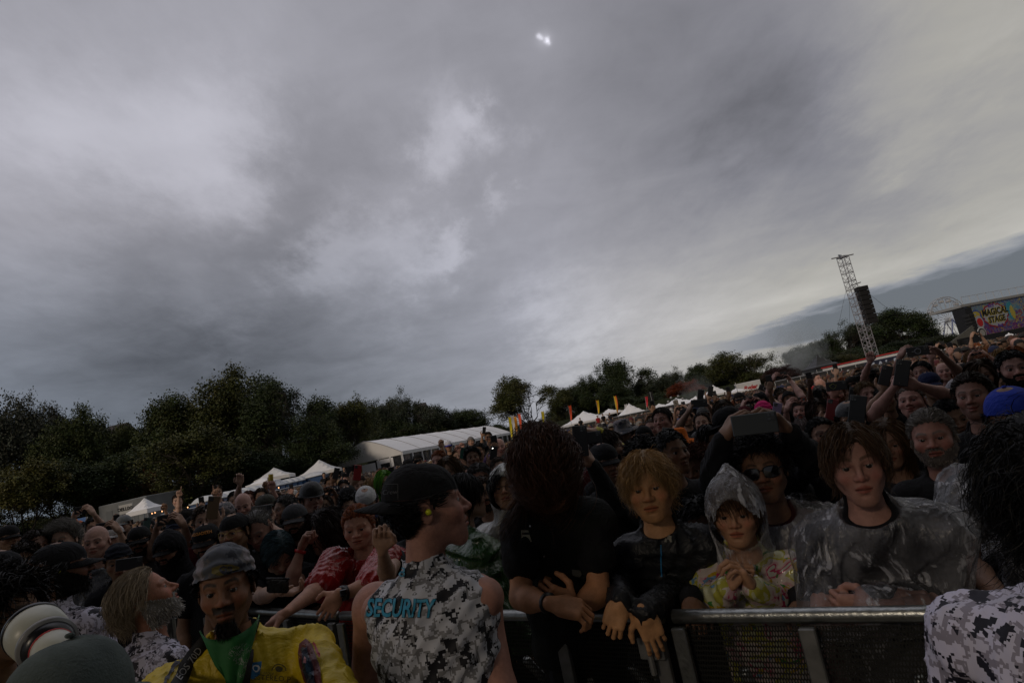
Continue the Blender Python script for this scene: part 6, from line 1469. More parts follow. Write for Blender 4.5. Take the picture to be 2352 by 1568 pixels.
# girl in clear hood and floral coat
flm = bpy.data.materials.new('floral_vinyl'); flm.use_nodes = True; t = NT(flm.node_tree); bs = flm.node_tree.nodes['Principled BSDF']; co = t.n('ShaderNodeTexCoord', out=3)
n1_ = t.noise(co, 11, 3, .5, .8); n2_ = t.noise(t.vm('ADD', co, (5, 2, 1)), 15, 3, .5, 1.2)
c_ = t.ramp(n1_, [(0, (.50, .50, .30)), (.40, (.42, .40, .06)), (.47, (.58, .50, .46)), (.56, (.55, .34, .36)), (.61, (.40, .05, .12)), (.66, (.50, .50, .46))], 'CONSTANT')
c_ = t.mix(t.math('GREATER_THAN', n2_, .60), c_, t.ramp(t.noise(co, 7, 2), [(0, (.05, .20, .05)), (.48, (.45, .30, .02)), (.56, (.12, .25, .40))], 'CONSTANT'))
flm.node_tree.links.new(c_, bs.inputs['Base Color']); bs.inputs['Roughness'].default_value = .2; bs.inputs['Coat Weight'].default_value = .6
bmp = t.n('ShaderNodeBump', Strength=.5, Distance=.03, Height=t.math('ABSOLUTE', t.math('SUBTRACT', t.noise(co, 8, 4, .5, 1.0), .5))); flm.node_tree.links.new(bmp, bs.inputs['Normal'])
hg = P((1688, 1174, 2.08), 'person in a clear rain hood and shiny floral coat with clasped hands at the barrier', ks=1.08, yaw=-7, pitch=-3, roll=-3, byaw=0, skin=(.44, .235, .135), hair='mop', hc=(.055, .028, .012), over=dict(L=.09, out=.05, g=.9, curl=.3, comb=(.3, -.3, 0), shell=.006), fine=True, face=dict(long=-.03, wide=.02, brow=.9, nose=-.003), hood=clear_hood(CLEARW, .108, .125, .14, .045), size=.97,
       topm=flm, sleeve='long', lean=(0, .22), sh=.165, folds=.010, arms={'R': dict(e=(1640, 1385, 2.05), w=(1668, 1350, 1.96), d=cU * .75 + cR * .5 - cF * .1, palm=cR, pose='fist', hs=.95), 'L': dict(e=(1790, 1385, 2.05), w=(1728, 1348, 1.94), d=cU * .75 - cR * .5 - cF * .1, palm=-cR, pose='drape', hs=.95)})
b = MB(); b.box(at(1690, 1262, 2.0), (.001,) * 3)
# hands of the row behind gripping the rail
for k, (px, py, sd, lab) in enumerate(((1586, 1388, 'R', 'person crouched between the blond man and the floral coat, fingers over the rail'), (1842, 1388, 'L', 'person hidden behind the floral coat at its right, fingers over the rail'))):
    P((px + (20 if k == 0 else 10), py - 190, 2.75 - .2 * k), lab, skin='brown', hair='short', hc='black', pitch=-20, top=BK, sleeve='long', arms={sd: dict(e=(px, py - 20, 2.5 - .2 * k), w=(px, py - 14, 2.15 - .12 * k), d=-cU * .6 - cF * .8, palm=-cU * .8 + cF * .3, pose='drape'), ('L' if sd == 'R' else 'R'): 'none'}, size=.9)
clearlay = dict(name='clear_poncho', m=CLEARP, infl=.042, sleeve='short', folds=.013, fr=30, down=.1)
P((1752, 1079, 2.62), 'man in black sunglasses with curly black hair under a clear poncho and red plaid shirt', ks=0.94, yaw=-4, pitch=3, skin=(.24, .125, .075), hair='curly', hc='black', over=dict(L=.055, n=3000, w=.0018, shell=.012), glasses='sun', fine=True, face=dict(must=.45, stubble=.15), top=(.045, .010, .012), sleeve='short', layers=[clearlay], size=1.05)
h5 = P((1964, 1062, 1.97), 'young man with wet brown fringe in a transparent plastic poncho, arms folded on the rail', yaw=2, pitch=-3, skin=(.38, .20, .155), hair='wetfringe', hc=(.060, .034, .018), fine=True, over=dict(n=3400, w=.0013, L=.085, curl=.5), top=(.010, .010, .013), sleeve='short', layers=[dict(clearlay, sleeve='long', infl=.04)], lean=(0, .25), sh=.17, face=dict(fat=.02, nose=.002),
       arms={'R': dict(e=(1895, 1408, 1.92), w=(2060, 1392, 1.90), d=cR + cU * .1, palm=cF, pose='fist'), 'L': dict(e=(2158, 1395, 1.92), w=(2010, 1402, 1.80), d=-cR - cU * .1 + cF*.5, palm=cF, pose='fist')})
P((2044, 1019, 2.65), 'sullen long-haired youth with honey brown hair behind the transparent poncho', ks=1.17, yaw=-8, pitch=-2, skin=(.34, .19, .13), hair='long', hc=(.085, .046, .022), fine=True, over=dict(n=4200, w=.0014, L=.30, curl=.5), top=BK)
P((2142, 1003, 2.5), 'stocky man with swept grey hair and grey beard, black jacket with red collar', ks=1.1, yaw=-5, skin=(.34, .17, .13), hair='back', hc=(.15, .135, .12), fine=True, beard=dict(L=.012, n=1800, c=(.20, .17, .15)), top=BK, sleeve='long', face=dict(wide=.04, fat=.04), layers=[dict(name='red_collar', m=CLOTH, c=(.25, .01, .012), infl=.020, sleeve='none', open=.05, above=at(2142, 1092, 2.5)[2] + .02)])
P((2330, 962, 2.15), 'brown-skinned man in a blue backwards cap and clear poncho at the right edge', ks=1.05, yaw=-3, skin='brown', hair='short', hc='black', hat='cap', hatc=(.012, .03, .26), hatkw=dict(back=True), fine=True, top=BK, layers=[dict(clearlay)], lean=(0, .2), arms={'R': dict(s=(2222, 1125, 2.2), e=(2222, 1290, 2.05), w=(2320, 1392, 1.75), pose='relaxed')})
P((2236, 910, 3.2), 'smiling dark-haired man in a black jacket near the right edge', yaw=-10, pitch=5, skin=(.28, .15, .115), hair='back', hc='dbrown', fine=True, face=dict(smile=1, stubble=.4), top=BK, sleeve='long')
# red poncho
def watch(g, to, base, R, H, A, B):
    w, e = A['L'][2], A['L'][1]; d = unit(e - w); b = MB(); b.tube([w + d * .015, w + d * .045], .036, 14); o = b.obj('watch', BLK, g, True); b = MB(); n = unit(C0 - w); b.box(w + d * .03 + n * .037, (.019, .017, .006), X=d, Y=unit(np.cross(n, d)), Z=n, bev=.004); b.obj('watch_face', LENS, o)
P((823, 1209, 2.95), 'red-haired person in a shiny red poncho leaning over the rail with a smartwatch', ks=1.22, yaw=-12, pitch=-8, skin=(.46, .24, .165), hair='back', hc=(.26, .075, .02), fine=True, face=dict(fat=.13, wide=.05, brow=.5), topm=VINYL, top=(.34, .013, .013), sleeve='elbow', fatb=.04, sh=.215, folds=.014, tight=1.8, lean=(0, .2), extra=watch, hairkw=dict(Lmul=.9),
  arms={'R': dict(s=(770, 1290, 2.9), e=(740, 1345, 2.75), w=(655, 1408, 2.45), d=-cR - cU * .6, palm=-cU, pose='relaxed'), 'L': dict(s=(888, 1280, 2.8), e=(855, 1345, 2.6), w=(776, 1364, 2.5), d=-cU * .8 - cR * .5, palm=cF, pose='hang')})
P((748, 1222, 2.85), 'person with very long dark curls resting a cheek on one fist, red wristband', ks=1.4, yaw=-62, pitch=-5, skin=(.34, .19, .14), hair='longcurl', hc=(.020, .010, .008), fine=True, over=dict(n=4200, w=.0016), top=BK, extra=lambda g, to, base, R, H, A, B: band(None, A['R'][2], A['R'][1], .034, (.4, .01, .01), g, wd=.009),
  arms={'R': dict(e=(668, 1338, 2.65), w=(692, 1258, 2.70), d=cU + cR * .35, palm=cR, pose='fist')}, group='people in the festival crowd')
P((640, 1268, 2.85), 'person bending forward with teal and purple dyed hair behind the yellow poncho', ks=1.35, yaw=10, pitch=-48, skin='fair', hair='bob', hc=(.035, .07, .085), fine=True, top=BK, arms={'R': dict(e=(600, 1370, 2.6), w=(640, 1358, 2.45), pose='grip', d=cR, palm=cU)})
P((1068, 1142, 2.5), 'dark-haired person in a glossy green poncho facing away beside the guard', ks=1.3, yaw=108, byaw=120, skin='fair', hair='bob', hc='black', fine=True, topm=GREENP, sleeve='long', folds=.016, tight=2.0, over=dict(L=.13))
P((1163, 1122, 2.65), 'person in a milky white rain hood and round glasses under long black fringe', ks=1.28, yaw=-8, pitch=10, skin=(.42, .24, .14), hair='mop', hc='black', glasses='thin', fine=True, hood=clear_hood(MILKP, .11, .125, .135, .01), topm=MILKP, sleeve='long', tight=2.2, folds=.014, size=.95)
P((1103, 1104, 3.5), 'stern man with short grey hair and grey goatee between the guard and the white hood', ks=1.25, yaw=-4, pitch=-4, skin=(.36, .18, .125), hair='short', hc='dgrey', fine=True, beard=dict(L=.018, n=1200, c=(.14, .13, .12)), top=BK)
P((1032, 1086, 3.9), 'long-haired young man with light brown hair smiling just above the guard', ks=1.2, yaw=-20, pitch=2, skin='fair', hair='long', hc='lbrown', fine=True, face=dict(smile=.8), top=BK)
P((955, 1178, 3.2), 'person hidden behind the guard with one hand raised by the cap brim', ks=1.3, yaw=10, skin='fair', hair='short', hc='brown', size=.9, top=BK, arms=near(up(878, 1226, 2.45, 'R', 'fist', e=(890, 1325, 2.75)), {'L': 'none'}))
P((1390, 1062, 2.75), 'man in a black cap behind his raised phone, black jacket with a chest strap', ks=1.35, yaw=25, pitch=-3, skin=(.30, .165, .11), hair='short', hc='black', hat='cap', hatkw=dict(brim=.06), fine=True, face=dict(stubble=.5), top=BK, sleeve='long', arms={'R': dict(s=(1440, 1190, 2.7), e=(1418, 1172, 2.45), w=(1362, 1068, 2.42), d=cU * .85 - cR * .5, palm=-cR * .8 + cF * .3, pose='grip')})
phone(1333, 1012, 3.2, 4, 'black phone held upright right next to the flying auburn hair', land=False)
phone(1354, 1005, 4.0, 8, 'black phone held sideways just behind the upright one by the flying hair')
P((1740, 1028, 3.0), 'person in a black hoodie behind the sunglasses man, lifting a big dark phone', skin=(.22, .12, .075), hair='short', hc='black', top=BK, sleeve='long', arms={'R': dict(s=(1665, 1120, 2.9), e=(1636, 1110, 2.6), w=(1660, 1010, 2.38), d=cU + cR * .55, palm=cR, pose='grip', hs=1.05), 'L': dict(s=(1830, 1080, 2.9), e=(1868, 1062, 2.6), w=(1812, 992, 2.38), d=cU * .8 - cR * .7, palm=-cR, pose='grip', hs=1.05)}, fine=True)
phone(1733, 973, 2.3, 7, 'biggest dark phone in the centre right, held sideways in two hands over the sunglasses man', c=(.030, .036, .038), big=1.02)
# ================================================================== the crowd behind the front row
KS = 1.33; FAR = True
def M(px, py, D, label, **k): return P((px, py, D), label, **k)
def ar(*ds):
    o = {}
    for d_ in ds: o.update(d_)
    return o
BLKCAP = dict(hat='cap', hatc=(.010, .010, .011))
# ---- left
M(222, 1244, 2.95, 'bald clean-shaven man in a clear plastic poncho at the left', yaw=-18, pitch=-3, skin=(.42, .24, .185), hair=None, face=dict(fat=.05, wide=.03, stubble=.1), top=BK, layers=[dict(clearlay)], fine=True)
M(148, 1240, 3.05, 'person whose wild frizzy grey hair blows across the face at the left', yaw=-30, skin='fair', hair='frizz', hc=(.17, .16, .145), over=dict(n=5500, w=.0011, out=.5, L=.12), hairkw=dict(wind=(-.12, -.15, .02)), top=BK, fine=True)
M(83, 1254, 3.0, 'smiling dark-haired man in a navy tank top near the left edge', yaw=18, skin=(.30, .17, .125), hair='short', hc='dbrown', face=dict(smile=1, stubble=.5), top=(.012, .014, .03), sleeve='vest', fine=True)
M(56, 1290, 2.85, 'youth with curly brown hair and a yellow shirt at the left edge', yaw=-10, skin='tan', hair='curly', hc='dbrown', top=(.40, .36, .01), over=dict(L=.05))
M(215, 1212, 4.0, 'man with dark-rimmed glasses behind the bald man', yaw=5, skin='fair', hair='short', hc='black', glasses='thin', top=BK)
phone(244, 1208, 3.5, 10, 'black phone held sideways above the bald man', big=1.0)
M(262, 1232, 3.7, 'person holding a sideways phone in front of a white and red cap', skin='fair', hair='short', hc='brown', hat='cap', hatc=(.45, .43, .44), glasses='thin', yaw=-25, top=(.35, .35, .36), arms=two(244, 1208, 3.5, 10))
M(284, 1203, 4.3, 'man in a pale grey cap looking left', yaw=-30, skin='pale', hair='short', hc='brown', hat='cap', hatc=(.20, .21, .22), top=BK)
M(320, 1241, 3.15, 'big man in a black cap and sunglasses, grey T-shirt', yaw=-8, pitch=-5, skin='tan', hair='short', hc='dbrown', glasses='sun', top=(.05, .05, .055), beard=dict(L=.015, n=500, w=.003), fine=True, **BLKCAP)
M(272, 1288, 2.85, 'person in a spotted black bandana filming with a phone at chest height', yaw=-5, pitch=-12, skin='tan', hair='short', hc='black', hat='bandana', hatc=(.012, .014, .022), top=BK, arms=one(297, 1294, 2.62, 'L', 5))
phone(297, 1294, 2.6, 8, 'black phone with a white sticker held by the person in the spotted bandana')
M(388, 1262, 2.8, 'bearded man in a black hoodie with the hood over his cap', yaw=-32, pitch=-8, skin='tan', hair='short', hc='black', beard=dict(L=.02, n=1500), top=(.008, .008, .010), sleeve='long', fine=True, hood=clear_hood(CLOTH, .105, .125, .130, 0, 'hood', (.008, .008, .010)), **BLKCAP)
phone(190, 1170, 3.9, 10, 'black phone lifted highest at the far left in front of the trailer'); M(196, 1222, 4.15, 'person under the highest phone at the far left', skin='pale', hair='short', hc='dbrown', top=BK, arms=two(190, 1170, 3.9, 10, eR=(166, 1240, 4.0), eL=(236, 1210, 4.0)))
phone(388, 1192, 3.1, 9, 'large black phone tilted over the man in the navy patterned bandana', big=1.05); M(405, 1226, 3.35, 'smiling man in a navy patterned bandana holding a phone overhead', yaw=-15, skin='fair', hair='short', hc='black', hat='bandana', hatc=(.015, .02, .04), face=dict(smile=1), top=BK, arms=two(388, 1192, 3.1, 9, eL=(436, 1265, 3.2)), fine=True)
M(474, 1243, 3.15, 'man in a black cap with orange spiky lettering', yaw=-20, pitch=-8, skin='tan', hair='short', hc='black', beard=dict(L=.012, n=900, w=.002), top=BK, fine=True, **BLKCAP)
decal('lettering', [c for c in PEOPLE[-1][1].children if c.name.startswith('cap')][0], mat('amber_thread', (.45, .17, .01), .6), txt='MEGADETH', pos=(462, 1225), size=9.5, ang=12, bold=.03, off=.002)
M(538, 1222, 2.95, 'man with thin gold glasses and a backwards black cap behind the yellow poncho', yaw=-28, skin=(.32, .175, .10), hair='short', hc='black', glasses='gold', face=dict(stubble=.35, must=.4), top=BK, fine=True, hat='cap', hatc=(.010, .010, .011), hatkw=dict(back=True))
M(515, 1186, 3.6, 'man in a dark camouflage cap with a long beard', yaw=-15, pitch=-10, skin='fair', hair='short', hc='dbrown', beard=dict(L=.035, n=900, w=.002), hat='cap', hatc=(.035, .03, .028), hatkw=dict(m=CAMOP), top=BK)
phone(489, 1165, 3.3, 82, 'phone in a bronze case held upright at the left', c=(.16, .10, .05)); M(470, 1196, 3.6, 'person with a red shirt behind the bronze phone', skin='fair', hair='short', hc='brown', top=(.10, .012, .015), arms=one(489, 1166, 3.32, 'L', -6))
M(594, 1214, 3.05, 'balding man with his head bowed behind the man in gold glasses', yaw=-25, pitch=-30, skin=(.42, .23, .175), hair='buzz', hc='grey', hairkw=dict(hl_off=-.02), top=BK, fine=True)
M(678, 1196, 3.15, 'smiling bearded man in a grey hockey cap', yaw=-10, skin='fair', hair='short', hc='dbrown', beard=dict(L=.018, n=1100, w=.0016), face=dict(smile=1), hat='cap', hatc=(.055, .055, .06), top=BK, fine=True)
M(718, 1146, 3.5, 'unsmiling man in a large black leather-look cap', yaw=12, skin=(.36, .20, .15), hair='short', hc='dgrey', hat='cap', hatc=(.008, .008, .008), hatkw=dict(scale=1.08, flat=True, brim=.06, tall=.015, m=NYLON), top=BK, fine=True)
M(613, 1163, 3.9, 'man in a mossy camouflage cap beside a raised phone', yaw=30, skin='fair', hair='short', hc='brown', hat='cap', hatc=(.07, .07, .06), top=BK)
phone(601, 1171, 3.6, 8, 'grey phone held sideways beneath the mossy camouflage cap', c=(.11, .11, .115)); M(655, 1168, 3.85, 'greying man in profile holding up the grey phone, dark wristwatch', yaw=-62, skin='fair', hair='short', hc='dgrey', top=BK, arms=one(606, 1174, 3.62, 'L', 8, e=(650, 1235, 3.5)))
M(559, 1160, 4.1, 'bald man looking down behind the camouflage caps', yaw=-10, pitch=-15, skin='pink', hair=None, top=BK)
M(572, 1146, 5.2, 'man with short red-brown hair and glasses behind the bald head', yaw=5, skin='pink', hair='short', hc='auburn', glasses='thin', top=BK)
M(770, 1134, 5.0, 'person in a navy cap with a white monogram', yaw=5, skin='fair', hair='short', hc='black', hat='cap', hatc=(.008, .010, .02), top=BK)
decal('lettering', [c for c in PEOPLE[-1][1].children if c.name.startswith('cap')][0], whitet, txt='NY', pos=(770, 1119), size=11, ang=8, off=.003)
M(757, 1126, 6.2, 'person in a rusty orange cap', yaw=10, skin='fair', hair='short', hc='brown', hat='cap', hatc=(.28, .06, .02), top=BK)
M(800, 1142, 4.1, 'person in a black cap with a red and white badge looking down', yaw=-10, pitch=-20, skin='tan', hair='short', hc='black', top=BK, **BLKCAP)
M(842, 1152, 3.6, 'person in a black and white trucker cap directly above the red-haired head', yaw=0, pitch=-25, skin='fair', hair='short', hc='black', hat='cap', hatc=(.6, .6, .6), hatkw=dict(back=True), top=BK)
phone(820, 1148, 3.9, 80, 'dark violet phone held upright behind the red-haired head', c=(.02, .015, .04)); 
M(856, 1120, 4.6, 'blonde person with hair tied up, seen from behind the green-haired one', yaw=150, skin='fair', hair='back', hc='blond', top=BK)
M(884, 1110, 4.0, 'person with neon green hair streaks by the guard cap', yaw=10, skin='pale', hair='bob', hc='green', top=BK)
phone(821, 1085, 4.2, 84, 'red phone held upright over the crowd left of the guard', c=(.35, .01, .015)); M(826, 1115, 4.7, 'person lifting the red phone', skin='fair', hair='short', hc='brown', top=BK, arms=one(821, 1086, 4.22, 'R', -6))
phone(802, 1082, 5.0, 82, 'black phone held upright left of the red one'); M(790, 1120, 5.4, 'person lifting a black phone beside the red one', skin='fair', hair='short', hc='black', top=BK, arms=one(802, 1083, 5.02, 'L', -6))
phone(772, 1087, 5.0, 78, 'small dark phone held with a red-banded wrist', c=(.015, .015, .02)); M(760, 1112, 5.3, 'person with a red wristband lifting a small dark phone', skin='tan', hair='short', hc='dbrown', top=BK, arms=one(772, 1088, 5.02, 'R', -8))
M(600, 1140, 5.2, 'person raising a can in front of the toilets', skin='fair', hair='short', hc='dbrown', top=BK, arms=up(621, 1106, 5.0, 'L', 'grip'))
pc = at(622, 1100, 4.9); g = thing('drink_can', pc, 'yellow tall drink can held up in front of the toilets', 'can'); b = MB(); b.tube([pc - cU * .07, pc - cU * .06, pc + cU * .06, pc + cU * .07], [.028, .032, .032, .026], 14); b.obj('body', mat('can_yellow', (.45, .33, .04), .35, .3), g, True); b = MB(); b.tube([pc + cU * .07, pc + cU * .073], .025, 14); b.obj('lid', steel, g)
M(540, 1150, 4.8, 'person stretching one arm straight up over the left crowd', skin='pale', hair='short', hc='black', top=BK, arms=up(551, 1100, 4.5, 'L', 'grip', e=(545, 1140, 4.6)))
M(408, 1150, 5.5, 'person pointing one finger up beside the fence', skin='pale', hair='short', hc='brown', top=BK, arms=up(411, 1132, 5.2, 'R', 'point'))
M(500, 1130, 6.2, 'person raising a horned hand sign at the left', skin='fair', hair='short', hc='dbrown', top=BK, arms=up(495, 1130, 5.9, 'L', 'horns'))
M(340, 1212, 4.3, 'person in a black cap taking a picture with a teal phone', skin='tan', hair='short', hc='black', top=BK, arms=one(337, 1205, 4.0, 'R', 10), **BLKCAP); phone(337, 1204, 3.98, 80, 'small teal-screened phone in the left crowd', c=(.05, .09, .09))
M(140, 1213, 5.2, 'dark-haired person with a backpack strap at the far left', skin='tan', hair='short', hc='black', top=BK)
M(18, 1250, 4.6, 'person in a dark cap at the left edge behind the curly youth', skin='fair', hair='short', hc='black', top=BK, **BLKCAP)
M(20, 1235, 3.4, 'man in a black cap with a white phone at the left edge', yaw=20, skin='olive', hair='short', hc='black', top=BK, **BLKCAP)
g = thing('water_bottle', at(60, 1368, 2.6), 'clear plastic water bottle with a blue label at the lower left', 'bottle'); pb = at(60, 1368, 2.6); ab = unit(cR * .55 + cU * .8)
b = MB(); b.tube([pb - ab * .09, pb - ab * .085, pb + ab * .03, pb + ab * .06, pb + ab * .075], [.028, .032, .032, .018, .013], 16); b.obj('body', plastic_mat('bottle_plastic', (.5, .55, .6), .2, .08), g, True); b = MB(); b.tube([pb - ab * .04, pb + ab * .01], .033, 16); b.obj('label_wrap', mat('label_blue', (.08, .15, .35), .4), g, True); b = MB(); b.tube([pb + ab * .075, pb + ab * .09], .014, 12); b.obj('cap', whitep, g)
b = at(638, 1345, 2.35); g = thing('snack_bag', b, 'small shiny black snack bag held behind the yellow poncho', 'bag'); q = MB(); q.box(b, (.055, .012, .035), X=cR, Y=cF, Z=cU, bev=.01); q.box(b + cU * .035, (.058, .003, .006), X=cR, Y=cF, Z=cU); q.obj('bag', mat('foil_black', (.02, .018, .018), .2, .4, var=.6, vscale=30, bump=1, bscale=30), g, True)
# ---- centre
M(1186, 1066, 3.6, 'person in a black and blue cap whose face is hidden behind the flying hair', yaw=-20, skin='brown', hair='short', hc='black', hat='cap', hatc=(.02, .02, .09), hatkw=dict(tilt=.1), top=BK)
M(1086, 1052, 4.4, 'young man with short black hair and a frown above the grey-haired man', yaw=2, pitch=6, skin=(.20, .11, .07), hair='curly', over=dict(L=.03), hc='black', top=BK)
M(1100, 1036, 5.3, 'smiling black-haired man in front of the marquee', yaw=-12, skin='tan', hair='short', hc='black', face=dict(smile=1), top=BK)
phone(1134, 1040, 4.4, 84, 'black phone with a lit flash in front of the marquee', lit=True); M(1128, 1066, 4.8, 'person with lilac hair lifting the phone with the lit flash', skin='fair', hair='short', hc=(.25, .15, .33), top=BK, arms=one(1134, 1041, 4.42, 'R', -5))
phone(1063, 1040, 5.2, 82, 'phone in a dark green case in front of the marquee', c=(.01, .06, .05)); M(1052, 1048, 5.6, 'person lifting the dark green phone', skin='fair', hair='short', hc='brown', top=BK, arms=one(1063, 1041, 5.22, 'L', -5))
M(1008, 1058, 4.6, 'ginger-blond person with hair pulled back under the marquee eave', yaw=-25, skin='pink', hair='back', hc='ginger', top=BK)
M(1148, 1026, 5.0, 'bald man in front of the far marquee end', yaw=5, pitch=-4, skin='pink', hair=None, top=BK)
M(1122, 1004, 14, 'person with both arms up filming at the marquee end', skin='tan', hair='short', hc='dbrown', top=BK, arms=one(1112, 990, 13.8, 'R', -5)); phone(1112, 988, 13.78, 84, 'tiny black phone held up at the far marquee end')
M(1030, 1024, 14, 'person in a white cap with blue brim before the marquee', skin='tan', hair='short', hc='black', hat='cap', hatc=(.45, .45, .5), hatkw=dict(brimc=(.1, .1, .6)), top=BK)
M(1082, 1014, 15, 'person in a patterned knit cap before the marquee', skin='fair', hair='short', hc='black', hat='beanie', hatc=(.16, .15, .15), top=BK)
M(938, 1070, 9.5, 'person in a black cap pulled low just above the guard', skin='tan', hair='short', hc='black', top=BK, **BLKCAP)
M(960, 1056, 11, 'person in a dark cap and glasses before the marquee windows', skin='fair', hair='short', hc='black', glasses='thin', top=BK, **BLKCAP)
M(1400, 1030, 3.2, 'boy with tousled brown hair in profile looking right', yaw=75, pitch=4, skin='fair', hair='mop', over=dict(L=.06), hc='dbrown', top=(.015, .015, .017), fine=True)
M(1424, 1062, 3.6, 'person in a yellow jacket with an arm lifted over the tousled boy', skin='fair', hair='short', hc='brown', hat='cap', hatc=(.30, .26, .2), top=(.45, .40, .02), topm=NYLON, sleeve='long', arms={'L': dict(s=(1440, 1065, 3.6), e=(1440, 1050, 3.4), w=(1372, 992, 3.2), d=-cR + cU * .2, palm=-cU, pose='grip')})
M(1431, 990, 4.2, 'person in a wide camouflage boonie hat with a chin cord', yaw=-20, pitch=-4, skin='brown', hair='curly', over=dict(L=.05), hc='black', hat='bucket', hatc=(.055, .055, .045), hatkw=dict(m=CAMOP), top=BK, fine=True)
M(1480, 1003, 4.1, 'squinting long-haired man in a black cap and blue shirt', yaw=-8, pitch=8, skin='fair', hair='bob', hc='dbrown', face=dict(smile=.8), top=(.02, .04, .10), fine=True, **BLKCAP)
M(1522, 966, 3.9, 'tall young man with a crew cut looking left with a half smile', yaw=-22, pitch=6, skin=(.38, .20, .16), hair='short', hc='dbrown', over=dict(L=.02, n=2600, w=.0016), face=dict(smile=.7, jaw=.03), top=BK, fine=True)
M(1499, 984, 4.4, 'man with rimless glasses half hidden behind the crew cut', yaw=-20, pitch=3, skin='pink', hair='buzz', hc='lbrown', glasses='thin', top=BK)
M(1556, 1022, 3.4, 'person in a vivid orange wide-brimmed hat behind a phone', yaw=-15, skin='brown', hair='short', hc='black', hat='bucket', hatc=(.62, .14, .01), hatkw=dict(wide=.06), top=BK, fine=True, arms=ar(one(1533, 1017, 3.05, 'L', 4, e=(1575, 1100, 3.1)), one(1529, 1022, 3.06, 'R', 4, e=(1530, 1110, 3.15))))
phone(1533, 1010, 3.04, 86, 'black phone held upright in front of the orange hat')
M(1478, 1052, 3.1, 'dark bushy head just behind the blond man, face hidden', yaw=160, skin='tan', hair='curly', hc='black', over=dict(L=.06), top=BK)
M(1598, 1072, 2.9, 'shadowed face with reddish curls right of the blond man', yaw=-20, pitch=-10, skin='brown', hair='curly', hc='auburn', over=dict(L=.05), top=(.008, .02, .05), fine=True)
M(1632, 1016, 3.3, 'person with wet black strands of hair over the forehead', yaw=15, pitch=-12, skin='fair', hair='wetfringe', hc='black', top=BK)
M(1576, 958, 5.0, 'bearded man in a black beanie and glasses smiling', yaw=-6, skin='fair', hair='short', hc='dbrown', hat='beanie', hatc=(.010, .010, .012), glasses='thin', face=dict(smile=1, stubble=.4), top=BK)
M(1613, 972, 4.4, 'man with a high forehead and raised brows holding a phone between two hands', yaw=-5, pitch=6, skin='fair', hair='back', hc='dbrown', hairkw=dict(hl_off=-.018), top=BK, fine=True, arms=two(1606, 927, 4.1, 4, eR=(1556, 985, 4.2), eL=(1650, 985, 4.3)))
phone(1606, 926, 4.08, 4, 'black phone held sideways in two hands above the high-forehead man')
phone(1609, 908, 4.8, 84, 'small black phone upright just above the sideways one'); phone(1632, 898, 5.6, 84, 'small black phone held up highest in the middle of the right crowd')
M(1630, 938, 5.9, 'person lifting the highest small phone in the middle', skin='fair', hair='short', hc='black', top=BK, arms=one(1632, 899, 5.62, 'R', -4)); M(1640, 955, 5.0, 'person lifting the small upright phone above the sideways one', skin='fair', hair='short', hc='brown', top=BK, arms=one(1609, 909, 4.82, 'L', -4))
M(1664, 947, 4.0, 'person with long centre-parted brown hair, eyes hidden behind a flat cap', yaw=5, skin='fair', hair='long', hc='brown', hairkw=dict(part=.0), top=BK, fine=True)
M(1672, 976, 3.3, 'person wearing a large flat-brimmed black cap turned sideways', yaw=-50, pitch=-6, skin='tan', hair='short', hc='black', hat='cap', hatc=(.006, .006, .007), hatkw=dict(flat=True, scale=1.1, brim=.075), top=BK, fine=True)
M(1699, 917, 5.6, 'man with black glasses, full beard and an orange-lettered cap', yaw=-3, skin='fair', hair='short', hc='black', beard=dict(L=.025, n=800, w=.002), glasses='thin', top=BK, fine=True, **BLKCAP)
M(1746, 921, 4.6, 'man with a backwards black cap and moustache staring left', yaw=-14, skin=(.32, .17, .12), hair='long', over=dict(L=.12), hc='black', hat='cap', hatc=(.009, .009, .01), hatkw=dict(back=True), face=dict(must=.9, stubble=.5), top=BK, fine=True)
M(1794, 909, 5.3, 'laughing man in wraparound sunglasses', yaw=10, skin='pink', hair='short', hc='black', glasses='sun', face=dict(smile=1), top=BK, fine=True)
M(1774, 930, 5.2, 'person with dark lipstick beside the moustached man', yaw=-5, skin='pale', hair='bob', hc='black', top=BK)
phone(1757, 892, 4.9, 74, 'black phone with a pale ring held upright at the right', ring=True, land=False); M(1790, 940, 5.0, 'person lifting the phone with the ring on one bent arm', skin='fair', hair='short', hc='brown', top=BK, arms=one(1757, 893, 4.92, 'L', 10, e=(1800, 940, 4.7)))
phone(1792, 862, 4.7, 8, 'black phone raised high in two hands before the purple tree'); M(1800, 915, 5.0, 'person raising a phone in two hands before the purple tree, black wristband', skin='pink', hair='short', hc='brown', top=BK, arms=two(1792, 862, 4.7, 8, eR=(1765, 905, 4.7), eL=(1843, 912, 4.6)))
M(1756, 950, 4.0, 'person in a hot pink hat behind the biggest phone', skin='fair', hair='short', hc='brown', hat='beanie', hatc=(.62, .02, .16), top=BK)
phone(1784, 944, 3.9, 80, 'pale lilac phone right of the pink hat', c=(.35, .25, .42))
phone(1832, 922, 3.9, 8, 'patterned dark phone with a glowing orange camera frame', c=(.06, .03, .02), art=lambda g, p, u, v, n: (lambda b: (b.tube([p + u * (.052 + .017 * a) + v * (.012 + .017 * c_) + n * .009 for a, c_ in ((-1, -1), (1, -1), (1, 1), (-1, 1), (-1, -1))], .0022, 5, cap=False), b.obj('orange_frame', mat('neon_orange', (.75, .08, .01), .4), g)))(MB()))
M(1840, 946, 4.15, 'man with a long white beard behind the orange-framed phone', yaw=-10, pitch=10, skin='pink', hair='short', hc='grey', beard=dict(L=.07, n=1600, w=.0018, c=(.30, .25, .24), g=.8), top=BK, fine=True, arms=two(1832, 922, 3.9, 8))
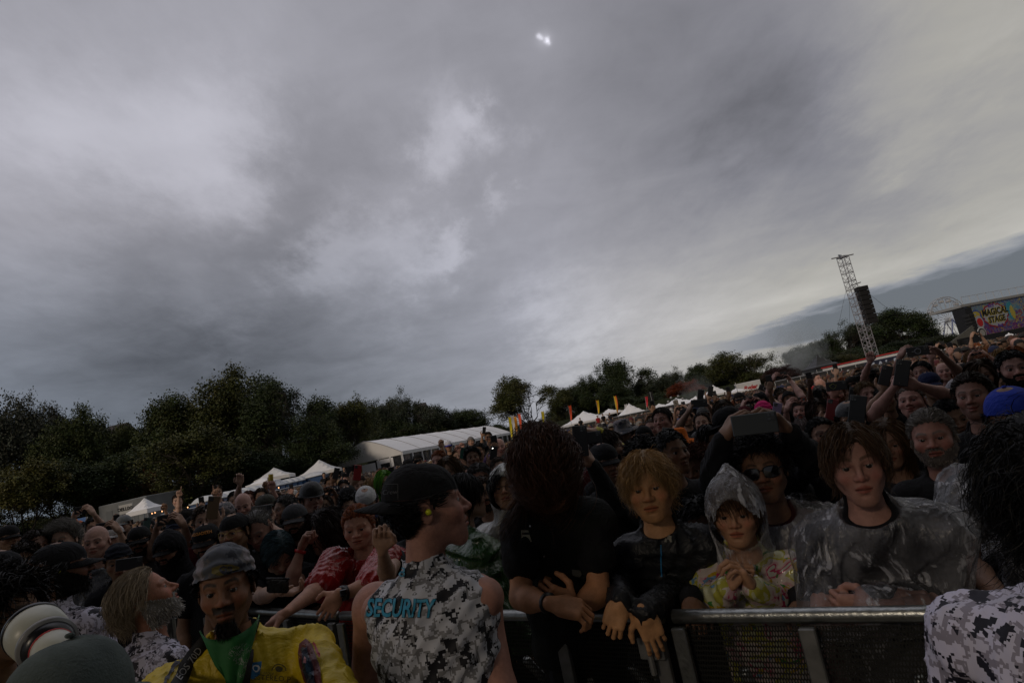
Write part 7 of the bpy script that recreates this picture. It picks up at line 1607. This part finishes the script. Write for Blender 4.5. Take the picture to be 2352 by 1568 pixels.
M(1889, 1000, 3.15, 'young person with black-rimmed glasses and black hair', yaw=14, pitch=6, skin=(.34, .19, .13), hair='back', hc='black', glasses='thin', top=BK, fine=True)
M(1880, 948, 3.7, 'person with straight dark brown hair, face hidden by a red phone', yaw=10, skin='fair', hair='bob', hc=(.03, .014, .009), top=BK, fine=True)
phone(1911, 940, 3.4, 82, 'red phone held upright in the right crowd', c=(.25, .008, .010)); M(1925, 975, 3.5, 'person with a quiff of black hair holding the red phone', yaw=-20, skin='fair', hair='back', hc='black', top=BK, arms=one(1909, 943, 3.42, 'R', 0))
M(1922, 906, 4.4, 'laughing red-bearded man under a phone with a yellow drawing', yaw=2, pitch=6, skin=(.42, .20, .15), hair='short', hc='ginger', beard=dict(L=.012, n=800, w=.0018), face=dict(smile=1), top=BK, fine=True, arms=one(1919, 886, 4.15, 'R', 6, land=True))
def skull_art(g, p, u, v, n):
    b = MB(); k = 26
    b.tube([p + n * .0062 - u * .03 + u * .028 * math.cos(2 * math.pi * i / k) * (1 + .25 * math.sin(5 * 2 * math.pi * i / k)) + v * .022 * math.sin(2 * math.pi * i / k) * (1 + .2 * math.cos(4 * 2 * math.pi * i / k)) for i in range(k + 1)], .0013, 4, cap=False); b.obj('outline_drawing', mat('lime_ink', (.40, .42, .08), .5), g)
phone(1921, 886, 4.1, 7, 'black phone case with a yellow outline drawing', big=1.2, art=skull_art)
M(1958, 882, 5.0, 'man in a black cap in profile above the red-bearded man', yaw=-55, skin='pink', hair='short', hc='brown', beard=dict(L=.008, n=400, w=.002), top=BK, **BLKCAP)
M(1955, 962, 3.05, 'person in a shiny black cap hidden behind a very large black phone', yaw=5, skin='tan', hair='short', hc='black', hat='cap', hatc=(.012, .013, .016), hatkw=dict(m=NYLON, back=True), top=BK, fine=True, arms=one(1968, 960, 2.75, 'R', 6))
phone(1969, 943, 2.72, 84, 'very large black phone held upright before the shiny cap', big=1.15)
phone(1959, 905, 4.3, 84, 'plain black phone upright above the shiny cap')
M(1990, 905, 4.0, 'youth with short tousled blond-brown hair glancing right', yaw=20, skin='pink', hair='short', hc='dblond', top=BK, fine=True)
M(1996, 878, 4.8, 'person with a round black afro and thin glasses', yaw=0, skin='dark', hair='afro', hc='black', glasses='thin', top=BK)
M(1992, 900, 5.0, 'person punching one fist into the air, black wrist cord', skin='pink', hair='short', hc='brown', top=BK, arms=up(1998, 818, 4.5, 'R', 'fist', e=(1985, 865, 4.6)))
M(1876, 870, 7.5, 'short-haired man standing a head above the right crowd, looking right', yaw=40, skin='pink', hair='buzz', hc='dbrown', top=BK)
M(1886, 884, 7.0, 'bald head turned away on the right', yaw=110, skin='pink', hair=None, top=BK); M(1868, 900, 6.6, 'person in a bright red cap on the right', skin='fair', hair='short', hc='brown', hat='cap', hatc=(.35, .01, .015), hatkw=dict(back=True), top=BK)
M(2094, 922, 3.3, 'grinning man with cropped hair under crossed arms and a phone', yaw=-12, pitch=10, skin=(.42, .22, .175), hair='buzz', hc='lbrown', face=dict(smile=1.2, fat=.04, wide=.03), top=BK, fine=True, arms={'R': dict(e=(2006, 955, 3.0), w=(2055, 888, 2.95), d=cU * .8 + cR * .4, palm=cR, pose='grip'), 'L': dict(e=(2180, 908, 3.0), w=(2108, 885, 2.95), d=-cR + cU * .25, palm=-cU * .3 + cF, pose='grip')})
phone(2072, 856, 2.92, 82, 'black phone gripped by the grinning man with crossed arms', big=1.05)
phone(2034, 862, 3.5, 76, 'black phone held left of the crossed arms'); M(2035, 915, 3.9, 'person half hidden behind a raised bare arm holding a phone', skin='tan', hair='short', hc='black', top=BK, arms=one(2034, 864, 3.52, 'R', 8, e=(2000, 940, 3.6)))
M(2118, 857, 4.1, 'surprised dark-haired man in a white shirt with red print, arms around a ringed phone', yaw=-15, pitch=6, skin=(.33, .18, .135), hair='short', hc='black', face=dict(stubble=.4), top=(.40, .38, .40), fine=True, arms={'R': dict(e=(2052, 868, 3.8), w=(2066, 822, 3.7), d=cU * .8 + cR * .4, palm=cR, pose='grip'), 'L': dict(e=(2210, 862, 3.8), w=(2160, 812, 3.7), d=cU * .6 - cR * .8, palm=-cR, pose='grip')})
phone(2108, 806, 3.62, 8, 'black phone with a pale ring held sideways highest at the right', ring=True, big=1.0)
M(2147, 866, 4.6, 'person with swept brown hair in profile right of the surprised man', yaw=50, skin='brown', hair='bob', hc='dbrown', top=BK); M(2180, 852, 5.0, 'young man peering over a lifted arm', yaw=-12, skin='pink', hair='short', hc='dbrown', top=BK)
M(2187, 962, 2.95, 'person with tilted head and wet dark hair between the grey beard and the black jacket', yaw=20, pitch=-8, roll=8, skin='olive', hair='back', hc='black', top=BK, fine=True)
M(2236, 823, 5.4, 'man in profile with long straight light brown hair and a beard', yaw=50, skin='tan', hair='long', hc='lbrown', beard=dict(L=.02, n=600, w=.002), top=BK, fine=True)
M(2264, 856, 4.1, 'man in a backwards black cap smirking at the right', yaw=14, skin='fair', hair='short', hc='brown', hat='cap', hatc=(.012, .013, .016), hatkw=dict(back=True), top=BK, fine=True)
M(2262, 816, 6.0, 'person with a mass of copper curls at the right', yaw=150, skin='fair', hair='longcurl', hc=(.16, .065, .022), top=BK); M(2300, 818, 5.4, 'blond head turned away at the right', yaw=165, skin='fair', hair='long', hc='dblond', top=BK)
M(2332, 838, 4.4, 'person in a black cap with grey patches at the right edge', yaw=160, skin='tan', hair='longcurl', hc='black', top=BK, **BLKCAP); M(2338, 790, 6.5, 'pink bald head at the right edge', skin='pink', hair=None, yaw=60, top=BK)
M(2302, 884, 3.6, 'dark-haired person half hidden behind the blue cap', yaw=-10, skin='tan', hair='back', hc='black', top=BK)
M(2190, 800, 8.5, 'person filming with both hands below the painted stage', skin='fair', hair='short', hc='dbrown', top=BK, arms=two(2160, 790, 8.2, 8)); phone(2160, 788, 8.18, 8, 'small phone held sideways below the stage side tarp'); phone(2241, 766, 7.8, 10, 'small phone held sideways below the painted wall'); M(2245, 800, 8.2, 'person filming below the painted wall with bent arms', skin='fair', hair='long', hc='ginger', top=BK, arms=two(2241, 766, 7.8, 10))
# people on the platform behind
for px, py, D, lab, c in ((1332, 962, 68, 'person in black with folded hands on the far platform under the white tent', BK), (1372, 956, 70, 'person in a red dress on the far platform', (.30, .015, .02)), (1384, 952, 70, 'person in black next to the red dress on the far platform', BK), (1400, 950, 70, 'bare-armed person on the far platform beside the canopies', (.02, .02, .025)), (1245, 975, 62, 'steward in a yellow vest beyond the marquee end', (.45, .42, .02)), (744, 1090, 34, 'security person in black standing above the crowd by the toilets', BK), (790, 1076, 40, 'person in black on the step by the marquee gable', BK)):
    M(px, py, D, lab, skin='fair', hair='short', hc='black', top=c, group='people standing on platforms behind the crowd')
KS = 1.0; FAR = False
# ================================================================== the rest of the crowd: copies of a few people
protos = []
def proto(k, **kw):
    r = person(np.array([0, 8.0, 1.66]), 'proto', **kw); return r[0]
PR = [dict(skin='fair', hair='short', hc='dbrown', top=BK), dict(skin='tan', hair='short', hc='black', top=(.02, .02, .022), beard=dict(L=.02, n=300, w=.003)), dict(skin='fair', hair='long', hc='brown', top=BK), dict(skin='pink', hair=None, top=BK),
      dict(skin='fair', hair='short', hc='brown', hat='cap', hatc=(.012, .012, .014), top=BK), dict(skin='olive', hair='curly', hc='black', top=BK, over=dict(L=.05)), dict(skin='pink', hair='short', hc='brown', hat='cap', hatc=(.05, .05, .05), hatkw=dict(back=True), top=BK, beard=dict(L=.015, n=300, w=.003)),
      dict(skin='tan', hair='short', hc='black', glasses='sun', top=BK), dict(skin='fair', hair='bob', hc='lbrown', top=BK), dict(skin='brown', hair='short', hc='black', top=BK, hat='beanie', hatc=(.02, .02, .025))]
zero = np.array([0, 8.0, 1.66])
def parms(kind):
    f = -UP_ * 0; n = np.array([0, -1.0, 0])
    if kind == 'two': p = zero + np.array([0, -.38, .20]); return {'R': dict(e=p + np.array([-.2, .12, -.24]), w=p + np.array([-.115, .02, -.07]), d=UP_ * .85 + np.array([.45, -.2, 0]), palm=np.array([1.0, 0, 0]), pose='grip'), 'L': dict(e=p + np.array([.2, .12, -.24]), w=p + np.array([.115, .02, -.07]), d=UP_ * .85 + np.array([-.45, -.2, 0]), palm=np.array([-1.0, 0, 0]), pose='grip')}, (p, True)
    if kind == 'one': p = zero + np.array([-.12, -.32, .30]); return {'R': dict(e=p + np.array([-.06, .1, -.35]), w=p + np.array([-.03, -.012, -.115]), d=UP_ * .85 + np.array([.35, 0, 0]), palm=np.array([0, 1.0, 0]), pose='claw')}, (p, False)
    if kind == 'fist': p = zero + np.array([.22, -.1, .38]); return {'L': dict(e=p + np.array([.05, .05, -.30]), w=p - UP_ * .06, d=UP_ * 1.0, palm=n, pose='fist')}, None
    return None, None
for i, kw in enumerate(PR):
    for kind in ('down', 'two', 'one') if i % 2 else ('down', 'fist' if i % 4 == 0 else 'one'):
        a, ph = parms(kind); protos.append((proto(i, arms=a, yaw=float(RNG.uniform(-22, 22)), pitch=float(RNG.uniform(-4, 10)), **kw), kind, ph, i))
pb_ = {}
for land in (True, False):
    hx, hy = (.078, .038) if land else (.038, .078)
    b = MB(); b.box((0, 0, 0), (hx, .0048, hy), bev=.003); b.box((hx - .02, -.006, hy - .02), (.015, .003, .015)); pb_[land] = raw_mesh('case', np.concatenate(b.V), b.F, BLK, False)
HATN = {'cap': ['black', 'red', 'white', 'navy', 'khaki', 'green'], 'beanie': ['black', 'maroon', 'grey']}
HATC_ = {'black': (.011, .011, .012), 'red': (.25, .012, .015), 'white': (.42, .42, .43), 'navy': (.012, .018, .06), 'khaki': (.13, .11, .07), 'green': (.03, .06, .03), 'maroon': (.08, .01, .015), 'grey': (.10, .10, .10)}
TOPC = [('black', (.011, .011, .013)), ('charcoal', (.03, .03, .032)), ('white', (.38, .38, .38)), ('dark red', (.09, .012, .014)), ('navy', (.012, .016, .04)), ('olive', (.045, .05, .025)), ('grey', (.12, .12, .12)), ('black', (.010, .010, .011)), ('black', (.014, .013, .013)), ('charcoal', (.022, .022, .024)), ('blue', (.03, .07, .18)), ('black', (.009, .009, .009))]
HAIRC_ = [('black', HC['black']), ('dark brown', HC['dbrown']), ('brown', HC['brown']), ('light brown', HC['lbrown']), ('blond', HC['dblond']), ('grey', HC['grey']), ('ginger', HC['ginger']), ('black', HC['black']), ('dark brown', HC['dbrown'])]
SKC = [SK['pale'], SK['fair'], SK['tan'], SK['pink'], SK['olive'], SK['brown'], SK['fair'], SK['pink'], SK['tan'], SK['dark']]
for o_, kind, ph, i in protos:                     # park nothing: the prototypes become the first people of the grid
    pass
def dup(root, loc, rz, sz):
    r = root.copy(); COL.objects.link(r); r.location = loc; r.rotation_euler = (0, 0, rz); r.scale = (sz, sz, sz)
    for ch in list(root.children):
        c = ch.copy(); COL.objects.link(c); c.parent = r
        for g_2 in ch.children: e = g_2.copy(); COL.objects.link(e); e.parent = c
    return r
taken = [(h[0], h[1]) for h, _ in PEOPLE]
n_left = 292 - len(PEOPLE); spots = []
rg = np.random.default_rng(5)
bx = [p[0] for p in BP]; by_ = [p[1] for p in BP]
y = 3.4
while y < 26:
    stp = .50 + .012 * y; half = y * .95 + 1.5
    for x in np.arange(-half, half, stp):
        xx, yy = x + rg.uniform(-.15, .15), y + rg.uniform(-.15, .15)
        if yy < np.interp(xx, bx, by_) + 1.0: continue
        q = np.array([xx, yy, 1.65]) - C0; z = q @ cF
        if z < .5: continue
        sx, sy = CX + FPX * (q @ cR) / z, CY - FPX * (q @ cU) / z
        if not (-20 < sx < 2372 and sy < 1560): continue
        if min((xx - a) ** 2 + (yy - b_) ** 2 for a, b_ in taken) < .36 ** 2: continue
        spots.append((math.hypot(xx, yy), xx, yy, sx)); taken.append((xx, yy))
    y += .52 + .014 * y
spots.sort()
zone = lambda sx: 'far left' if sx < 330 else ('left before toilets' if sx < 700 else ('before the marquee' if sx < 1150 else ('behind auburn hair' if sx < 1400 else ('right of middle' if sx < 1700 else ('near lattice tower' if sx < 2080 else 'far right')))))
used = {}
n0 = len(protos); far_i = [q for q in range(n0, n_left) if spots[q][0] > 6.5]
for q in range(n0):
    if protos[q][1] != 'down' and far_i: z_ = far_i.pop(int(rg.integers(len(far_i)))); spots[q], spots[z_] = spots[z_], spots[q]
for k, (dist_, xx, yy, sx) in enumerate(spots[:n_left]):
    o_, kind, ph, i = protos[k] if k < len(protos) else protos[rg.integers(len(protos))]
    if k >= len(protos) and kind != 'down' and (rg.random() < .45 or dist_ < 6): o_, kind, ph, i = protos[[j for j, q in enumerate(protos) if q[1] == 'down'][rg.integers(sum(q[1] == 'down' for q in protos))]]
    base0 = np.array(protos[[q[0] for q in protos].index(o_)][0].location) if False else None
    sz = rg.uniform(.86, .96); rz = -math.atan2(xx, yy) + rg.uniform(-.35, .35)
    if k < len(protos): r = o_; pass
    if 'bx0' not in o_: pass
    rel = REL.setdefault(o_.name, (np.array(o_.location) - np.array([0, 8.0, 0]))) if 'REL' in globals() else None
    if rel is None: REL = {o_.name: (np.array(o_.location) - np.array([0, 8.0, 0]))}; rel = REL[o_.name]
    ca, sa = math.cos(rz), math.sin(rz); off = np.array([ca * rel[0] - sa * rel[1], sa * rel[0] + ca * rel[1], 0]) * sz
    loc = np.array([xx, yy, 0]) + off
    if k < len(protos): r = o_; first = (r, loc, rz, sz); FIRST = globals().setdefault('FIRST', []); FIRST.append((r, tuple(loc), rz, sz)); r2 = r
    else: r2 = dup(o_, tuple(loc), rz, sz)
    hn, hcol_ = HAIRC_[rg.integers(len(HAIRC_))]; tn, tcol = TOPC[rg.integers(len(TOPC))]; skc = SKC[rg.integers(len(SKC))]; hatn = None
    kinds = {c.name.split('.')[0] for c in r2.children}
    if 'cap' in kinds: hatn = HATN['cap'][rg.choice(6, p=[.55, .1, .1, .1, .1, .05])] 
    if 'beanie' in kinds: hatn = HATN['beanie'][rg.integers(3)]
    for c in r2.children:
        n_ = c.name.split('.')[0]
        if n_ == 'body': c.color = rgb(tuple(np.array(skc) * rg.uniform(.85, 1.08)))
        elif n_ in ('hair', 'beard'): c.color = rgb(hcol_)
        elif n_ == 'shirt': c.color = rgb(tcol)
        elif n_ in ('cap', 'beanie'):
            c.color = rgb(HATC_[hatn])
            for e in c.children: e.color = rgb(HATC_[hatn])
    act_ = {'down': '', 'two': ' filming sideways', 'one': ' lifting phone', 'fist': ' raising fist'}[kind]
    look = (f'{hatn} cap' if 'cap' in kinds else (f'{hatn} beanie' if 'beanie' in kinds else (f'{"long " if i == 2 else ("curly " if i == 5 else ("bobbed " if i == 8 else "short "))}{hn} hair' if 'hair' in kinds else 'bald head')))
    if 'beard' in kinds: look += ' and beard'
    if 'glasses_frame' in kinds: look += ', sunglasses'
    dn = 'near' if dist_ < 5 else ('midway' if dist_ < 7 else 'further')
    r2['label'] = f'person, {look}, {tn} top{act_}, {dn} {zone(sx)}'
    r2['category'] = 'person'; r2['group'] = 'festival crowd behind the front rows'
    if r2['label'] in used:
        hc2, hn2 = (.25, .16, .07), 'sandy'
        for c in r2.children:
            if c.name.split('.')[0] == 'shirt': c.color = rgb([(.10, .02, .05), (.02, .07, .06), (.16, .13, .09), (.05, .03, .09), (.22, .20, .05)][len(used) % 5])
        r2['label'] = r2['label'].replace(f'{tn} top', ['plum top', 'teal top', 'tan top', 'violet top', 'mustard top'][len(used) % 5]); tn = ['plum', 'teal', 'tan', 'violet', 'mustard'][len(used) % 5]
    used[r2['label']] = 1
    if ph is not None:
        p0, land = ph; pr = p0 - np.array([0, 8.0, 0]); wp = np.array([ca * pr[0] - sa * pr[1], sa * pr[0] + ca * pr[1], pr[2]]) * [sz, sz, sz] + np.array([xx, yy, 0])
        q = link('phone', pb_[land], None, None, tuple(wp)); q.rotation_euler = (0, 0, rz); q.scale = (sz,) * 3
        tag(q, f'small {"sideways" if land else "upright"} phone of {look}, {tn} top, {dn} {zone(sx)}', 'phone', 'phones held up by the crowd')
for r, loc, rz, sz in FIRST: r.location = loc; r.rotation_euler = (0, 0, rz); r.scale = (sz,) * 3
# ---- everyone further away: one mass of small figures
def low_person(seed):
    rgp = np.random.default_rng(seed); b = MB(); hcx = [(1, 1, 1)]
    b.ell((0, 0, 1.63), (.075, .095, .115), 8, 6, col=(0, 0, 1)); hair = rgp.random()
    if hair < .9: b.ell((0, .018, 1.67), (.085, .10, .10), 8, 5, col=(0, 1, 0), z0=-.1)
    if hair < .25: b.ell((0, .04, 1.52), (.10, .08, .17), 8, 5, col=(0, 1, 0))
    if hair > .75: b.box((0, -.11, 1.70), (.07, .05, .006), col=(0, 1, 0))
    b.tube([(0, .02, 1.54), (0, .02, 1.42)], .055, 7, col=(0, 0, 1)); b.tube([(0, 0, 1.44), (0, 0, 1.36), (0, 0, .9), (0, 0, .1)], [.09, .19, .17, .12], 8, col=(1, 0, 0))
    a = rgp.random()
    if a < .14: b.tube([(.2, 0, 1.38), (.27, -.12, 1.5), (.16, -.2, 1.80)], [.055, .045, .035], 6, col=(0, 0, 1)); b.ell((.15, -.2, 1.84), (.045, .03, .06), 6, 5, col=(0, 0, 1)); b.box((.11, -.21, 1.88), (.05, .008, .08), col=(.01, .01, .01))
    if a < .05: b.tube([(-.2, 0, 1.38), (-.27, -.12, 1.5), (-.02, -.2, 1.80)], [.055, .045, .035], 6, col=(0, 0, 1))
    b.tube([(.2, 0, 1.38), (.24, 0, 1.1)], .06, 6, col=(1, 0, 0)); b.tube([(-.2, 0, 1.38), (-.24, 0, 1.1)], .06, 6, col=(1, 0, 0))
    F3 = []
    for f_ in b.F:
        for q in range(1, len(f_) - 1): F3.append((f_[0], f_[q], f_[q + 1]))
    return np.concatenate(b.V), np.array(F3), np.concatenate(b.C)
LP = [low_person(s_) for s_ in range(14)]
VV, FF, CC = [], [], []; nn = 0
far = [(s_[1], s_[2]) for s_ in spots[n_left:]]
y = max(26.0, 0); 
while y < 85:
    half = y * .95; stp = .62 + (y - 26) * .012
    for x in np.arange(-half, half, stp):
        xx, yy = x + rg.uniform(-.25, .25), y + rg.uniform(-.25, .25)
        if xx < -.62 * yy - 3 and yy > 30: continue
        if yy > 44 and xx < -8 - (yy - 44) * .1: continue
        if yy > 66 and xx > 20 and False: continue
        far.append((xx, yy))
    y += .62 + (y - 26) * .02
tops = np.array([t_[1] for t_ in TOPC]); hairs = np.array([t_[1] for t_ in HAIRC_[:5]] * 3 + [HATC_['white'], HATC_['maroon'], HATC_['black'], HATC_['navy'], HC['grey'], HC['auburn']]); sks = np.array(SKC)
for xx, yy in far:
    V, F, C = LP[rg.integers(14)]; rz = -math.atan2(xx, yy) + rg.uniform(-.6, .6); sz = rg.uniform(.90, 1.0); ca, sa = math.cos(rz), math.sin(rz)
    W = np.stack([V[:, 0] * ca - V[:, 1] * sa, V[:, 0] * sa + V[:, 1] * ca, V[:, 2]], 1) * sz + [xx, yy, 0]
    a, h_, s_ = tops[rg.integers(len(tops))], hairs[rg.integers(len(hairs))], sks[rg.integers(len(sks))] * .5
    col = C[:, :1] * a + C[:, 1:2] * h_ + C[:, 2:3] * s_; col[(C.sum(1) < .5)] = (.01, .01, .01)
    VV.append(W); FF.append(F + nn); CC.append(col); nn += len(W)
me = raw_mesh('distant_crowd', np.concatenate(VV), np.concatenate(FF), mat('crowd_paint', (1, 1, 1), .8, tint=True), True, np.concatenate(CC))
tag(link('distant_crowd', me), 'the mass of distant festival-goers reaching back to the tents and stage', 'crowd', None, 'stuff')
print('people', len(PEOPLE), 'grid', len(spots), 'far', len(far))
# ---- unseen stage roof and speaker stack, added to shade the front rows
g = thing('stage_shade_roof', (0, -4, 0), 'black stage roof on truss legs above the pit, out of the picture', 'stage'); b = MB(); b.box((1.0, -3.4, 7.2), (13, 4.4, .25)); b.obj('roof', mat('roof_black', (.01, .01, .011), .9), g)
for x in (-11.5, 11.5): b = MB(); b.box((x, -6, 3.5), (.3, .3, 3.5)); b.obj('leg', mat('roof_black'), g)
b = MB(); b.box((4.3, .5, 3.2), (1.1, 1.1, 3.2)); b.obj('speaker_shade_block', mat('roof_black'), g)  # block added out of view, shading the right of the crowd
